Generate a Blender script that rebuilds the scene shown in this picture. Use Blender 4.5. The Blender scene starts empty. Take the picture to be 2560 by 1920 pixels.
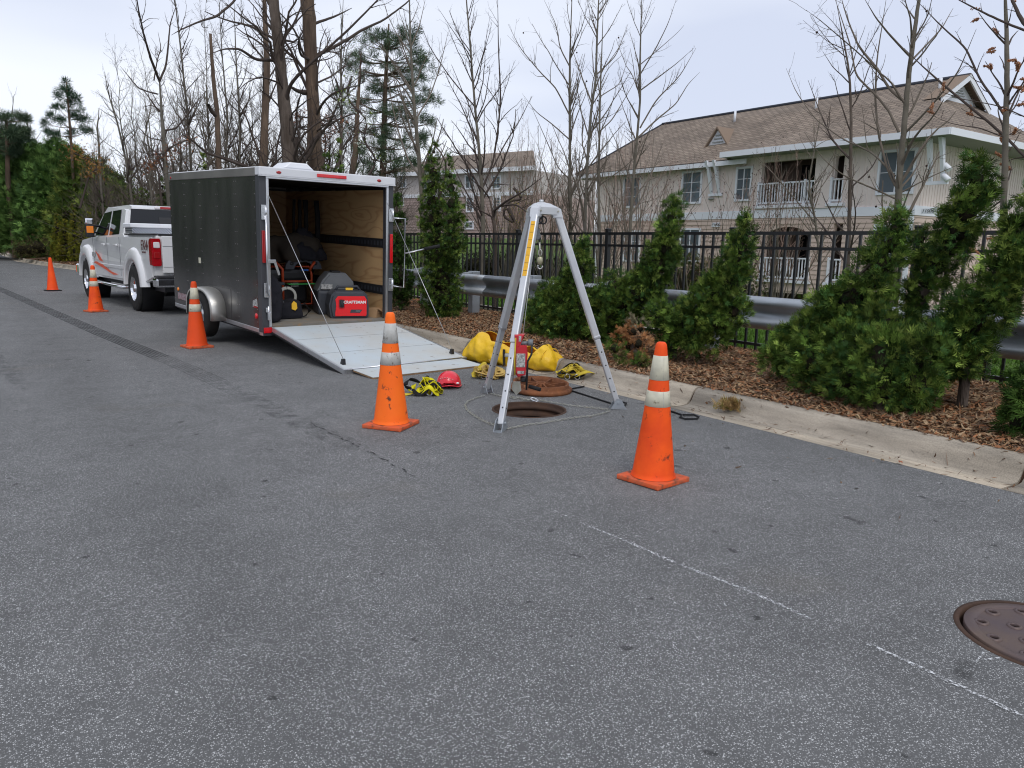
import bpy, bmesh, math, random
import numpy as np
from mathutils import Vector, Matrix
rnd = random.Random(7)
rng = np.random.default_rng(11)
scene = bpy.context.scene
COL = scene.collection
PI = math.pi
# ------------------------------------------------------------------ camera
F, CX, CY, CAMH = 1880.0, 1280.0, 960.0, 1.43
_p, _r, _az = math.radians(10.4), math.radians(1.15), math.radians(35.476)
_fw = np.array([math.sin(_az)*math.cos(_p), math.cos(_az)*math.cos(_p), -math.sin(_p)])
_rt = np.array([math.cos(_az), -math.sin(_az), 0.0]); _up = np.cross(_rt, _fw)
CR = _rt*math.cos(_r)+_up*math.sin(_r); CU = -_rt*math.sin(_r)+_up*math.cos(_r)
CAM = np.array([0, 0, CAMH])
cam = bpy.data.objects.new('camera', bpy.data.cameras.new('camera')); COL.objects.link(cam)
cam.matrix_world = Matrix(((CR[0], CU[0], -_fw[0], 0), (CR[1], CU[1], -_fw[1], 0), (CR[2], CU[2], -_fw[2], CAMH), (0, 0, 0, 1)))
cam.data.lens = F/2560*36; cam.data.sensor_width = 36; cam.data.clip_end = 2000; cam.data.clip_start = 0.05
scene.camera = cam
# ------------------------------------------------------------------ sky and light
SUN_EL, SUN_ROT = math.radians(52), math.radians(200)
w = bpy.data.worlds.new('World'); scene.world = w; w.use_nodes = True
nt = w.node_tree; nt.nodes.clear()
out = nt.nodes.new('ShaderNodeOutputWorld'); bg = nt.nodes.new('ShaderNodeBackground')
sky = nt.nodes.new('ShaderNodeTexSky'); sky.sky_type = 'NISHITA'; sky.sun_disc = False
sky.sun_elevation = SUN_EL; sky.sun_rotation = SUN_ROT
tc = nt.nodes.new('ShaderNodeTexCoord'); mp = nt.nodes.new('ShaderNodeMapping'); mp.inputs['Scale'].default_value = (1, 1, 4.5)
nz = nt.nodes.new('ShaderNodeTexNoise'); nz.inputs['Scale'].default_value = 1.1; nz.inputs['Detail'].default_value = 3.5; nz.inputs['Roughness'].default_value = 0.45
rp = nt.nodes.new('ShaderNodeValToRGB')
rp.color_ramp.elements[0].position = 0.40; rp.color_ramp.elements[0].color = (7.4, 8.0, 9.7, 1)
rp.color_ramp.elements[1].position = 0.62; rp.color_ramp.elements[1].color = (10.5, 10.9, 11.8, 1)
mx = nt.nodes.new('ShaderNodeMixRGB'); mx.inputs[0].default_value = 0.88
nt.links.new(tc.outputs['Generated'], mp.inputs[0]); nt.links.new(mp.outputs[0], nz.inputs['Vector'])
nt.links.new(nz.outputs[0], rp.inputs[0]); nt.links.new(sky.outputs[0], mx.inputs[1]); nt.links.new(rp.outputs[0], mx.inputs[2])
nt.links.new(mx.outputs[0], bg.inputs[0]); bg.inputs[1].default_value = 0.1; nt.links.new(bg.outputs[0], out.inputs[0])
sd = bpy.data.lights.new('sun', 'SUN'); sd.energy = 1.2; sd.angle = math.radians(22); sd.color = (1, 0.97, 0.93)
so = bpy.data.objects.new('sun', sd); COL.objects.link(so)
sdir = Vector((math.sin(SUN_ROT)*math.cos(SUN_EL), math.cos(SUN_ROT)*math.cos(SUN_EL), math.sin(SUN_EL)))
so.rotation_euler = sdir.to_track_quat('Z', 'Y').to_euler()
vs = scene.view_settings; vs.view_transform = 'Standard'; vs.look = 'None'; vs.gamma = 1; vs.use_curve_mapping = False; vs.exposure = 0.0
scene.cycles.filter_width = 1.1; scene.cycles.max_bounces = 6; scene.cycles.transparent_max_bounces = 12
# ------------------------------------------------------------------ helpers
def ray(x, y): return _fw+CR*(x-CX)/F-CU*(y-CY)/F
def G(x, y, z=0.0):
    d = ray(x, y); return CAM+d*(z-CAMH)/d[2]
def PX(x, y, X):
    d = ray(x, y); return CAM+d*X/d[0]
def PD(x, y, D):
    d = ray(x, y); return CAM+d*D/math.hypot(d[0], d[1])
def depth(P): return float((np.array(P)-CAM)@_fw)

def tag(o, label=None, cat=None, group=None, kind=None):
    if label: o['label'] = label
    if cat: o['category'] = cat
    if group: o['group'] = group
    if kind: o['kind'] = kind
    return o
def thing(name, label, cat, loc=(0, 0, 0), rz=0.0, group=None, rot=None, scale=1.0):
    o = bpy.data.objects.new(name, None); COL.objects.link(o); o.empty_display_size = 0.1
    o.location = Vector([float(v) for v in loc]); o.rotation_euler = rot if rot else (0, 0, rz)
    o.scale = (scale,)*3
    return tag(o, label, cat, group)
def copy_tree(o, parent=None):
    c = o.copy(); COL.objects.link(c)
    if parent: c.parent = parent
    for ch in o.children: copy_tree(ch, c)
    return c
def link(name, me, mats, parent=None, smooth=False):
    if not isinstance(mats, (list, tuple)): mats = [mats]
    for m in mats: me.materials.append(m)
    if smooth: me.shade_smooth()
    o = bpy.data.objects.new(name, me); COL.objects.link(o)
    if parent: o.parent = parent
    return o

class MB:
    """collects primitives into one bmesh, builds ONE mesh object"""
    def __init__(s): s.bm = bmesh.new(); s.mi = 0
    def mat(s, i): s.mi = i; return s
    def _tf(s, vs, M=None):
        if M is not None:
            for v in vs: v.co = M @ v.co
    def box(s, lo, hi, bevel=0.0, M=None, seg=1):
        lo, hi = [min(a, b) for a, b in zip(lo, hi)], [max(a, b) for a, b in zip(lo, hi)]
        r = bmesh.ops.create_cube(s.bm, size=1.0); vs_ = r['verts']
        for v in vs_:
            v.co = Vector([lo[i]+(v.co[i]+0.5)*(hi[i]-lo[i]) for i in range(3)])
        fs = list({f for v in vs_ for f in v.link_faces})
        for f in fs: f.material_index = s.mi
        if bevel > 0:
            es = list({e for v in vs_ for e in v.link_edges})
            rb = bmesh.ops.bevel(s.bm, geom=es, offset=bevel, segments=seg, affect='EDGES', profile=0.6)
            for f in rb['faces']: f.material_index = s.mi
            vs_ = list({v for f in rb['faces'] for v in f.verts} | {v for v in vs_ if v.is_valid})
        s._tf(vs_, M); return s
    def poly(s, pts):
        vv = [s.bm.verts.new(Vector([float(c) for c in p])) for p in pts]
        f = s.bm.faces.new(vv); f.material_index = s.mi; return s
    def prism(s, pts, axis, a, b, bevel=0.0, seg=1):
        """extrude 2-D polygon pts along axis from a to b; 2-D axes are the other two in order"""
        def p3(p, t):
            q = list(p); q.insert(axis, t); return Vector(q)
        A = [s.bm.verts.new(p3(p, a)) for p in pts]; B = [s.bm.verts.new(p3(p, b)) for p in pts]
        n = len(pts); fs = [s.bm.faces.new(A), s.bm.faces.new(B[::-1])]
        for i in range(n): fs.append(s.bm.faces.new((A[(i+1) % n], A[i], B[i], B[(i+1) % n])))
        for f in fs: f.material_index = s.mi
        if bevel > 0:
            es = list(set(fs[0].edges) | set(fs[1].edges))
            rb = bmesh.ops.bevel(s.bm, geom=es, offset=bevel, segments=seg, affect='EDGES')
            for f in rb['faces']: f.material_index = s.mi
        return s
    def tube(s, pts, r, n=8, cap=True, closed=False, flat=None):
        pts = [Vector([float(c) for c in p]) for p in pts]
        rs = r if isinstance(r, (list, tuple)) else [r]*len(pts)
        rings = []; L = len(pts)
        ref = None
        for i, p in enumerate(pts):
            if closed: t = pts[(i+1) % L]-pts[i-1]
            else: t = pts[min(i+1, L-1)]-pts[max(i-1, 0)]
            t.normalize()
            if ref is None:
                ref = Vector((0, 0, 1)) if abs(t.z) < 0.9 else Vector((1, 0, 0))
            a = t.cross(ref)
            if a.length < 1e-5: a = t.cross(Vector((0.3, 1, 0.1)))
            a.normalize(); b = t.cross(a); ref = -b if False else ref
            fl = flat if flat else 1.0
            rings.append([s.bm.verts.new(p+(a*math.cos(2*PI*k/n)+b*math.sin(2*PI*k/n)*fl)*rs[i]) for k in range(n)])
        m = L if closed else L-1
        for i in range(m):
            A, B = rings[i], rings[(i+1) % L]
            for k in range(n):
                f = s.bm.faces.new((A[k], A[(k+1) % n], B[(k+1) % n], B[k])); f.material_index = s.mi; f.smooth = True
        if cap and not closed:
            for rg in (rings[0], rings[-1][::-1]):
                f = s.bm.faces.new(rg); f.material_index = s.mi
        return s
    def lathe(s, prof, n=24, axis='z', c=(0, 0, 0), cap0=True, cap1=True, M=None, smooth=True):
        rings = []; made = []
        for (r, h) in prof:
            rg = []
            for k in range(n):
                a = 2*PI*k/n; x, y = r*math.cos(a), r*math.sin(a)
                p = {'z': (x, y, h), 'x': (h, x, y), 'y': (x, h, y)}[axis]
                rg.append(s.bm.verts.new(Vector(p)+Vector(c)))
            rings.append(rg); made += rg
        for i in range(len(rings)-1):
            A, B = rings[i], rings[i+1]
            for k in range(n):
                f = s.bm.faces.new((A[k], A[(k+1) % n], B[(k+1) % n], B[k])); f.material_index = s.mi; f.smooth = smooth
        if cap0: s.bm.faces.new(rings[0][::-1]).material_index = s.mi
        if cap1: s.bm.faces.new(rings[-1]).material_index = s.mi
        s._tf(made, M); return s
    def ball(s, c, r, sub=2, sc=(1, 1, 1)):
        q = bmesh.ops.create_icosphere(s.bm, subdivisions=sub, radius=1.0)
        for v in q['verts']: v.co = Vector((v.co.x*r*sc[0]+c[0], v.co.y*r*sc[1]+c[1], v.co.z*r*sc[2]+c[2]))
        for f in {f for v in q['verts'] for f in v.link_faces}: f.material_index = s.mi; f.smooth = True
        return s
    def build(s, name, mats, parent=None, smooth=False):
        bmesh.ops.recalc_face_normals(s.bm, faces=s.bm.faces)
        me = bpy.data.meshes.new(name); s.bm.to_mesh(me); s.bm.free()
        return link(name, me, mats, parent, smooth)

def mesh_np(name, V, faces, mats, parent=None, smooth=False, col=None, uv=None):
    """V (n,3); faces list of int arrays (m,3) or (m,4)"""
    me = bpy.data.meshes.new(name)
    V = np.ascontiguousarray(V, dtype=np.float32)
    me.vertices.add(len(V)); me.vertices.foreach_set('co', V.ravel())
    loops = np.concatenate([f.ravel() for f in faces]).astype(np.int32)
    tot = np.concatenate([np.full(len(f), f.shape[1], np.int32) for f in faces])
    st = np.concatenate([[0], np.cumsum(tot)[:-1]]).astype(np.int32)
    me.loops.add(len(loops)); me.loops.foreach_set('vertex_index', loops)
    me.polygons.add(len(tot)); me.polygons.foreach_set('loop_start', st); me.polygons.foreach_set('loop_total', tot)
    if smooth: me.polygons.foreach_set('use_smooth', np.ones(len(tot), bool))
    me.update(calc_edges=True)
    if col is not None:
        at = me.color_attributes.new('Col', 'FLOAT_COLOR', 'POINT')
        c4 = np.ones((len(V), 4), np.float32); c4[:, :3] = col; at.data.foreach_set('color', c4.ravel())
    return link(name, me, mats, parent)

def text_mesh(s, size, extr=0.002, shear=0.0, bold=0.0, space=1.0):
    cu = bpy.data.curves.new('lettering', 'FONT'); cu.body = s; cu.size = size; cu.extrude = extr; cu.shear = shear; cu.offset = bold
    cu.align_x = 'CENTER'; cu.align_y = 'CENTER'; cu.space_character = space; cu.resolution_u = 3
    ob = bpy.data.objects.new('lettering', cu); COL.objects.link(ob)
    dg = bpy.context.evaluated_depsgraph_get(); me = bpy.data.meshes.new_from_object(ob.evaluated_get(dg))
    bpy.data.objects.remove(ob); bpy.data.curves.remove(cu); return me
def lettering(s, size, m, parent, loc, xdir, ydir, **k):
    me = text_mesh(s, size, **k); xd, yd = Vector(xdir).normalized(), Vector(ydir).normalized(); zd = xd.cross(yd)
    me.transform(Matrix(((xd.x, yd.x, zd.x, loc[0]), (xd.y, yd.y, zd.y, loc[1]), (xd.z, yd.z, zd.z, loc[2]), (0, 0, 0, 1))))
    return link('lettering', me, m, parent)

# ------------------------------------------------------------------ materials
MATS = {}
def mat(name, col, rough=0.6, metal=0.0, var=None, bump=None, dirt=None, attr=False, coat=0.0, spec=None, coords='Object', stretch=None, alpha=None, trans=0.0, streak=None):
    """var=(scale, col2, amount) ; bump=(scale, strength, dist) ; dirt=(scale, threshold, col, softness)"""
    m = bpy.data.materials.new(name); m.use_nodes = True; n = m.node_tree; b = n.nodes['Principled BSDF']
    b.inputs['Roughness'].default_value = rough; b.inputs['Metallic'].default_value = metal
    b.inputs['Coat Weight'].default_value = coat; b.inputs['Coat Roughness'].default_value = 0.08
    if spec is None and rough >= 0.6: spec = 0.2
    if spec is not None: b.inputs['Specular IOR Level'].default_value = spec
    if trans: b.inputs['Transmission Weight'].default_value = trans
    t = n.nodes.new('ShaderNodeTexCoord'); vec = t.outputs[coords]
    if stretch:
        mp_ = n.nodes.new('ShaderNodeMapping'); mp_.inputs['Scale'].default_value = stretch; n.links.new(vec, mp_.inputs[0]); vec = mp_.outputs[0]
    def noise(sc, det=4, ro=0.55):
        z = n.nodes.new('ShaderNodeTexNoise'); z.inputs['Scale'].default_value = sc; z.inputs['Detail'].default_value = det; z.inputs['Roughness'].default_value = ro
        n.links.new(vec, z.inputs['Vector']); return z.outputs[0]
    def ramp(fac, a, b_):
        q = n.nodes.new('ShaderNodeMapRange'); q.inputs['From Min'].default_value = a; q.inputs['From Max'].default_value = b_
        n.links.new(fac, q.inputs[0]); return q.outputs[0]
    def mix(f, a, b_):
        q = n.nodes.new('ShaderNodeMixRGB')
        for i, v in ((0, f), (1, a), (2, b_)):
            if hasattr(v, 'is_linked'): n.links.new(v, q.inputs[i])
            else: q.inputs[i].default_value = v if i == 0 else (*v, 1)
        return q.outputs[0]
    c = None
    if attr:
        a = n.nodes.new('ShaderNodeVertexColor'); a.layer_name = 'Col'; c = a.outputs[0]
    base = c if c is not None else tuple(col)
    if var:
        base = mix(ramp(noise(var[0]), 0.5-0.5*var[2] if var[2] < 1 else 0.3, 0.5+0.5*var[2] if var[2] < 1 else 0.7), base, tuple(var[1]))
    if dirt:
        for d in (dirt if isinstance(dirt[0], (list, tuple)) else [dirt]):
            base = mix(ramp(noise(d[0], 6, 0.65), d[1], d[1]+d[3]), base, tuple(d[2]))
    if hasattr(base, 'is_linked'): n.links.new(base, b.inputs['Base Color'])
    else: b.inputs['Base Color'].default_value = (*base, 1)
    if bump:
        q = n.nodes.new('ShaderNodeBump'); q.inputs['Strength'].default_value = bump[1]; q.inputs['Distance'].default_value = bump[2]
        n.links.new(noise(bump[0], 5), q.inputs['Height']); n.links.new(q.outputs[0], b.inputs['Normal'])
    if alpha:
        z = ramp(noise(alpha[0], 5, 0.7), alpha[1], alpha[1]+alpha[2]); n.links.new(z, b.inputs['Alpha'])
    MATS[name] = m; return m

M = MATS
mat('cone_orange', (0.95, 0.105, 0.006), 0.55, spec=0.3, var=(6, (0.75, 0.06, 0.006), 1), dirt=[(11, 0.595, (0.10, 0.03, 0.015), 0.10), (4, 0.62, (0.45, 0.06, 0.02), 0.12)], bump=(40, 0.1, 0.002))
mat('cone_light', (1.0, 0.17, 0.010), 0.55, spec=0.3, var=(5, (0.95, 0.14, 0.01), 1), dirt=[(13, 0.60, (0.12, 0.04, 0.02), 0.06), (5, 0.64, (0.5, 0.08, 0.02), 0.1)], bump=(40, 0.1, 0.002))
mat('cone_dull', (0.80, 0.075, 0.008), 0.6, spec=0.3, var=(4, (0.70, 0.07, 0.012), 1), dirt=[(7, 0.62, (0.3, 0.05, 0.02), 0.1)])
mat('cone_clean', (1.0, 0.10, 0.008), 0.5, spec=0.3, var=(3, (0.82, 0.06, 0.008), 1))
mat('cone_base', (0.72, 0.11, 0.03), 0.7, var=(14, (0.55, 0.13, 0.06), 1), dirt=[(18, 0.49, (0.15, 0.07, 0.045), 0.2)], bump=(60, 0.4, 0.004))
mat('cone_band', (0.70, 0.66, 0.50), 0.4, var=(10, (0.50, 0.48, 0.38), 1), dirt=[(22, 0.6, (0.2, 0.17, 0.11), 0.12)])
mat('cone_band_grimy', (0.55, 0.55, 0.52), 0.4, var=(12, (0.4, 0.39, 0.36), 1), dirt=[(16, 0.54, (0.13, 0.10, 0.07), 0.1)])
mat('black_rubber', (0.018, 0.018, 0.019), 0.75, bump=(50, 0.2, 0.002))
mat('tyre', (0.02, 0.02, 0.021), 0.8, var=(8, (0.035, 0.034, 0.032), 1))
mat('black_plastic', (0.015, 0.015, 0.017), 0.45)
mat('alu', (0.62, 0.63, 0.65), 0.36, 0.85, var=(5, (0.5, 0.51, 0.53), 1), dirt=(14, 0.62, (0.3, 0.3, 0.3), 0.1))
mat('alu_bright', (0.75, 0.76, 0.78), 0.28, 0.9, var=(3, (0.62, 0.63, 0.66), 1))
mat('alu_leg', (0.66, 0.665, 0.67), 0.4, 0.55, var=(4, (0.52, 0.54, 0.57), 1), dirt=(20, 0.64, (0.3, 0.3, 0.3), 0.08))
mat('galv', (0.42, 0.46, 0.50), 0.42, 0.6, var=(2.5, (0.33, 0.35, 0.37), 1), dirt=(3.2, 0.58, (0.24, 0.19, 0.15), 0.25), bump=(60, 0.05, 0.002))
mat('chrome', (0.8, 0.8, 0.82), 0.08, 1.0)
mat('zinc', (0.55, 0.55, 0.5), 0.35, 0.8, var=(15, (0.4, 0.38, 0.3), 1))
mat('rust', (0.27, 0.105, 0.045), 0.85, var=(9, (0.12, 0.05, 0.028), 1), dirt=(20, 0.58, (0.32, 0.15, 0.07), 0.15), bump=(45, 0.5, 0.004))
mat('rust_dark', (0.05, 0.032, 0.025), 0.8, var=(7, (0.09, 0.05, 0.032), 1), bump=(35, 0.6, 0.006))
mat('iron_cover', (0.085, 0.062, 0.072), 0.5, 0.35, var=(3.5, (0.14, 0.095, 0.07), 1), dirt=(5, 0.60, (0.22, 0.15, 0.09), 0.25), bump=(60, 0.25, 0.002))
mat('white_paint_truck', (0.74, 0.74, 0.75), 0.22, coat=0.6, var=(1.5, (0.7, 0.7, 0.7), 1))
mat('glass_dark', (0.008, 0.009, 0.011), 0.05, spec=0.45)
mat('red_lens', (0.75, 0.008, 0.015), 0.15, coat=0.6, var=(25, (0.55, 0.005, 0.01), 1))
mat('truck_lens', (0.42, 0.006, 0.012), 0.15, coat=0.5, var=(25, (0.3, 0.004, 0.008), 1))
mat('rust_shaded', (0.10, 0.04, 0.02), 0.9, var=(9, (0.06, 0.03, 0.02), 1), bump=(45, 0.5, 0.004))  # rust darkened: shadow between the lid's ribs put into the plate colour
mat('red_dark', (0.35, 0.01, 0.012), 0.2, coat=0.6)
mat('amber', (0.9, 0.25, 0.02), 0.2, coat=0.5)
mat('clear_lens', (0.75, 0.7, 0.7), 0.1, coat=0.5)
mat('decal_orange', (0.75, 0.12, 0.06), 0.4)
mat('decal_dark', (0.1, 0.03, 0.03), 0.4)
mat('trailer_skin', (0.030, 0.029, 0.030), 0.2, coat=0.1, var=(1.1, (0.065, 0.062, 0.062), 1), bump=(1.6, 0.25, 0.02), stretch=(1, 1.6, 0.5))
mat('trailer_rear', (0.055, 0.057, 0.065), 0.4, var=(3, (0.047, 0.048, 0.055), 1))
mat('trailer_white', (0.75, 0.76, 0.78), 0.4, var=(2, (0.66, 0.67, 0.7), 1))
mat('rail_alu', (0.30, 0.28, 0.265), 0.4, 0.5, var=(2, (0.22, 0.21, 0.2), 1))
mat('dark_inside', (0.018, 0.016, 0.015), 0.8)
mat('frame_steel', (0.03, 0.03, 0.033), 0.55)
mat('fender', (0.62, 0.61, 0.58), 0.45, 0.75, var=(4, (0.5, 0.49, 0.46), 1), dirt=(14, 0.62, (0.35, 0.32, 0.28), 0.12))
mat('ramp_grey', (0.50, 0.565, 0.60), 0.6, var=(1.6, (0.50, 0.50, 0.47), 1), dirt=[(13, 0.63, (0.25, 0.22, 0.19), 0.08)], bump=(30, 0.08, 0.003))
mat('floor_worn', (0.24, 0.23, 0.21), 0.75, var=(4, (0.2, 0.17, 0.13), 1), dirt=[(8, 0.56, (0.32, 0.22, 0.12), 0.1)], stretch=(1, 2.5, 1))
mat('ply_edge', (0.30, 0.19, 0.11), 0.7, var=(30, (0.2, 0.12, 0.06), 1))
mat('cardboard', (0.38, 0.24, 0.13), 0.75, var=(9, (0.33, 0.2, 0.11), 1))
mat('gen_red', (0.80, 0.012, 0.018), 0.32, coat=0.3)
mat('gen_dark', (0.045, 0.05, 0.062), 0.5)
mat('gen_grey', (0.18, 0.19, 0.20), 0.55, var=(5, (0.14, 0.15, 0.16), 1))
mat('tube_orange', (0.55, 0.075, 0.02), 0.45, var=(8, (0.4, 0.05, 0.015), 1))
mat('white_print', (0.8, 0.8, 0.8), 0.5)
mat('yellow_print', (0.85, 0.5, 0.03), 0.5)
mat('green_tag', (0.06, 0.55, 0.12), 0.5)
mat('blue_bit', (0.02, 0.15, 0.6), 0.5)
mat('black_fabric', (0.014, 0.014, 0.018), 0.9, bump=(14, 0.5, 0.02), var=(5, (0.022, 0.022, 0.028), 1))
mat('drab_fabric', (0.055, 0.045, 0.034), 0.95, bump=(10, 0.5, 0.02), var=(4, (0.035, 0.03, 0.026), 1))
mat('yellow_vinyl', (0.80, 0.50, 0.012), 0.45, var=(4, (0.72, 0.42, 0.01), 1), bump=(5, 0.6, 0.05), dirt=(18, 0.66, (0.4, 0.24, 0.02), 0.1))
mat('yellow_inside', (0.62, 0.27, 0.012), 0.6, bump=(7, 0.5, 0.03))
mat('web_yellow', (0.80, 0.74, 0.015), 0.7, var=(18, (0.6, 0.52, 0.02), 1), bump=(90, 0.3, 0.002))
mat('web_mustard', (0.60, 0.47, 0.05), 0.8, var=(14, (0.42, 0.3, 0.04), 1), bump=(90, 0.3, 0.002))
mat('web_tan', (0.48, 0.33, 0.10), 0.8, var=(14, (0.6, 0.42, 0.14), 1), bump=(90, 0.3, 0.002))
mat('web_black', (0.015, 0.015, 0.016), 0.8, bump=(90, 0.3, 0.002))
mat('helmet_red', (0.72, 0.012, 0.03), 0.3, coat=0.4)
mat('winch_red', (0.50, 0.02, 0.03), 0.4, dirt=(12, 0.6, (0.2, 0.02, 0.02), 0.1))
mat('sticker', (0.6, 0.6, 0.58), 0.5, var=(60, (0.12, 0.12, 0.12), 1))
mat('sticker_yellow', (0.85, 0.47, 0.02), 0.5, var=(70, (0.7, 0.36, 0.02), 1))
mat('fence_black', (0.008, 0.008, 0.009), 0.35)
mat('wood_post', (0.3, 0.28, 0.24), 0.85, var=(8, (0.22, 0.2, 0.17), 1))
mat('soil', (0.05, 0.03, 0.02), 0.95, var=(6, (0.09, 0.05, 0.03), 1), bump=(30, 0.8, 0.02))
mat('grass', (0.06, 0.12, 0.02), 0.9, var=(1.2, (0.09, 0.13, 0.03), 1), bump=(60, 0.8, 0.02))
mat('bank_soil', (0.14, 0.085, 0.055), 0.95, var=(2, (0.10, 0.06, 0.04), 1), bump=(20, 0.8, 0.03))
mat('forest_floor', (0.09, 0.065, 0.045), 0.95, var=(0.8, (0.06, 0.05, 0.03), 1), bump=(8, 0.6, 0.05))
mat('siding_tan', (0.60, 0.475, 0.40), 0.7, var=(0.7, (0.56, 0.445, 0.375), 1))
mat('siding_cream', (0.77, 0.68, 0.635), 0.7, var=(0.8, (0.71, 0.62, 0.57), 1))
mat('white_trim', (0.74, 0.76, 0.80), 0.55)
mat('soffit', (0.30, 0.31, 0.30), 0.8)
mat('roof_edge', (0.05, 0.055, 0.07), 0.8)
mat('window_glass', (0.10, 0.125, 0.14), 0.08, spec=0.8, var=(0.9, (0.17, 0.21, 0.24), 1))
mat('blind', (0.32, 0.38, 0.42), 0.5)
mat('screen', (0.11, 0.13, 0.15), 0.6)
mat('recess', (0.05, 0.035, 0.03), 0.9)
mat('bark_dark', (0.06, 0.045, 0.035), 0.95, var=(5, (0.15, 0.12, 0.10), 1), bump=(9, 1.0, 0.12), stretch=(1, 1, 0.2))
mat('bark_brown', (0.20, 0.14, 0.10), 0.95, var=(5, (0.08, 0.058, 0.045), 1), bump=(8, 1.0, 0.12), stretch=(1, 1, 0.15))
mat('bark_grey', (0.11, 0.10, 0.08), 0.9, var=(4, (0.17, 0.155, 0.13), 1), bump=(14, 0.5, 0.01))
mat('bark_pale', (0.17, 0.15, 0.12), 0.9, var=(7, (0.10, 0.09, 0.07), 1), bump=(20, 0.5, 0.008), dirt=(9, 0.62, (0.12, 0.11, 0.08), 0.1))
mat('twig', (0.075, 0.058, 0.05), 0.9)
mat('twig_grey', (0.15, 0.125, 0.10), 0.9)
mat('twig_red', (0.30, 0.20, 0.16), 0.9)
mat('bud', (0.36, 0.17, 0.09), 0.8)
mat('seed_ball', (0.05, 0.03, 0.025), 0.9)
mat('leaf', (1, 1, 1), 0.7, attr=True, spec=0.12)
mat('chips', (1, 1, 1), 0.9, attr=True)
mat('cable_steel', (0.5, 0.5, 0.5), 0.35, 0.8)
mat('number_print', (0.03, 0.03, 0.03), 0.6)

def node_mat(name):
    m = bpy.data.materials.new(name); m.use_nodes = True; MATS[name] = m
    return m, m.node_tree, m.node_tree.nodes['Principled BSDF'], m.node_tree.links
def N(n, t, **k):
    q = n.nodes.new(t)
    for a, v in k.items(): setattr(q, a, v)
    return q
# asphalt: pale chippings in dark binder, worn lanes, oil spots
def asphalt(name, base=0.117, speck=1.75):
    m, n, b, L = node_mat(name)
    tc = N(n, 'ShaderNodeTexCoord'); P = tc.outputs['Object']
    def vor(sc, feat='F1'):
        v = N(n, 'ShaderNodeTexVoronoi'); v.inputs['Scale'].default_value = sc; L.new(P, v.inputs['Vector']); return v
    def rng_(s, a, b_, c=0, d=1):
        q = N(n, 'ShaderNodeMapRange'); q.inputs[1].default_value = a; q.inputs[2].default_value = b_; q.inputs[3].default_value = c; q.inputs[4].default_value = d
        L.new(s, q.inputs[0]); return q.outputs[0]
    def mth(op, a, b_):
        q = N(n, 'ShaderNodeMath', operation=op)
        for i, v in enumerate((a, b_)):
            if hasattr(v, 'is_linked'): L.new(v, q.inputs[i])
            else: q.inputs[i].default_value = v
        return q.outputs[0]
    def nz_(sc, det=3):
        z = N(n, 'ShaderNodeTexNoise'); z.inputs['Scale'].default_value = sc; z.inputs['Detail'].default_value = det; L.new(P, z.inputs['Vector']); return z.outputs[0]
    v1, v2 = vor(190), vor(85)
    s1 = N(n, 'ShaderNodeSeparateColor'); L.new(v1.outputs['Color'], s1.inputs[0])
    s2 = N(n, 'ShaderNodeSeparateColor'); L.new(v2.outputs['Color'], s2.inputs[0])
    # brightness of each chip, mostly dark, a few pale
    c1 = mth('POWER', s1.outputs[0], 2.4); in1 = rng_(v1.outputs['Distance'], 0.55, 0.25)
    a = mth('MULTIPLY', mth('MULTIPLY', c1, in1), 0.30*speck)
    c2 = mth('POWER', s2.outputs[0], 16); in2 = rng_(v2.outputs['Distance'], 0.40, 0.25)
    bb = mth('MULTIPLY', mth('MULTIPLY', c2, in2), 0.20*speck)
    big = rng_(nz_(0.55, 4), 0.3, 0.7, 0.92, 1.08)
    mid = rng_(nz_(5, 4), 0.3, 0.7, 0.92, 1.08)
    tot = mth('ADD', mth('ADD', a, bb), base)
    tot = mth('MULTIPLY', mth('MULTIPLY', tot, big), mid)
    sx = N(n, 'ShaderNodeSeparateXYZ'); L.new(P, sx.inputs[0]); xw = mth('ADD', sx.outputs[0], mth('MULTIPLY', mth('SUBTRACT', nz_(0.35, 2), 0.5), 0.9))
    lane = mth('ADD', rng_(mth('ABSOLUTE', mth('SUBTRACT', xw, 0.75), 0), 0.05, 0.42, 0.90, 1.0), rng_(mth('ABSOLUTE', mth('SUBTRACT', xw, 2.75), 0), 0.1, 0.6, 0.97, 1.0)); tot = mth('MULTIPLY', tot, mth('SUBTRACT', lane, 1.0))
    spots = rng_(nz_(3.1, 2), 0.72, 0.76, 1, 0.6)
    tot = mth('MULTIPLY', tot, spots); tot = mth('MULTIPLY', tot, rng_(nz_(8.5, 1), 0.735, 0.76, 1, 0.5)); tot = mth('MULTIPLY', tot, rng_(nz_(1.7, 6), 0.35, 0.65, 0.95, 1.05))
    cb = N(n, 'ShaderNodeCombineColor')
    L.new(tot, cb.inputs[0]); L.new(mth('MULTIPLY', tot, 1.005), cb.inputs[1]); L.new(mth('MULTIPLY', tot, 1.0), cb.inputs[2])
    # faint tan stain
    tn = N(n, 'ShaderNodeMixRGB'); L.new(rng_(nz_(0.8, 5), 0.62, 0.8, 0, 0.35), tn.inputs[0]); L.new(cb.outputs[0], tn.inputs[1]); tn.inputs[2].default_value = (0.16, 0.135, 0.10, 1)
    L.new(tn.outputs[0], b.inputs['Base Color']); b.inputs['Roughness'].default_value = 0.85; b.inputs['Specular IOR Level'].default_value = 0.15
    bp = N(n, 'ShaderNodeBump'); bp.inputs['Strength'].default_value = 0.55; bp.inputs['Distance'].default_value = 0.003
    L.new(rng_(v1.outputs['Distance'], 0.6, 0.1), bp.inputs['Height']); L.new(bp.outputs[0], b.inputs['Normal'])
    return m
asphalt('asphalt'); asphalt('asphalt_old', 0.075, 0.8); asphalt('asphalt_rubbered', 0.055, 0.5)
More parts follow.
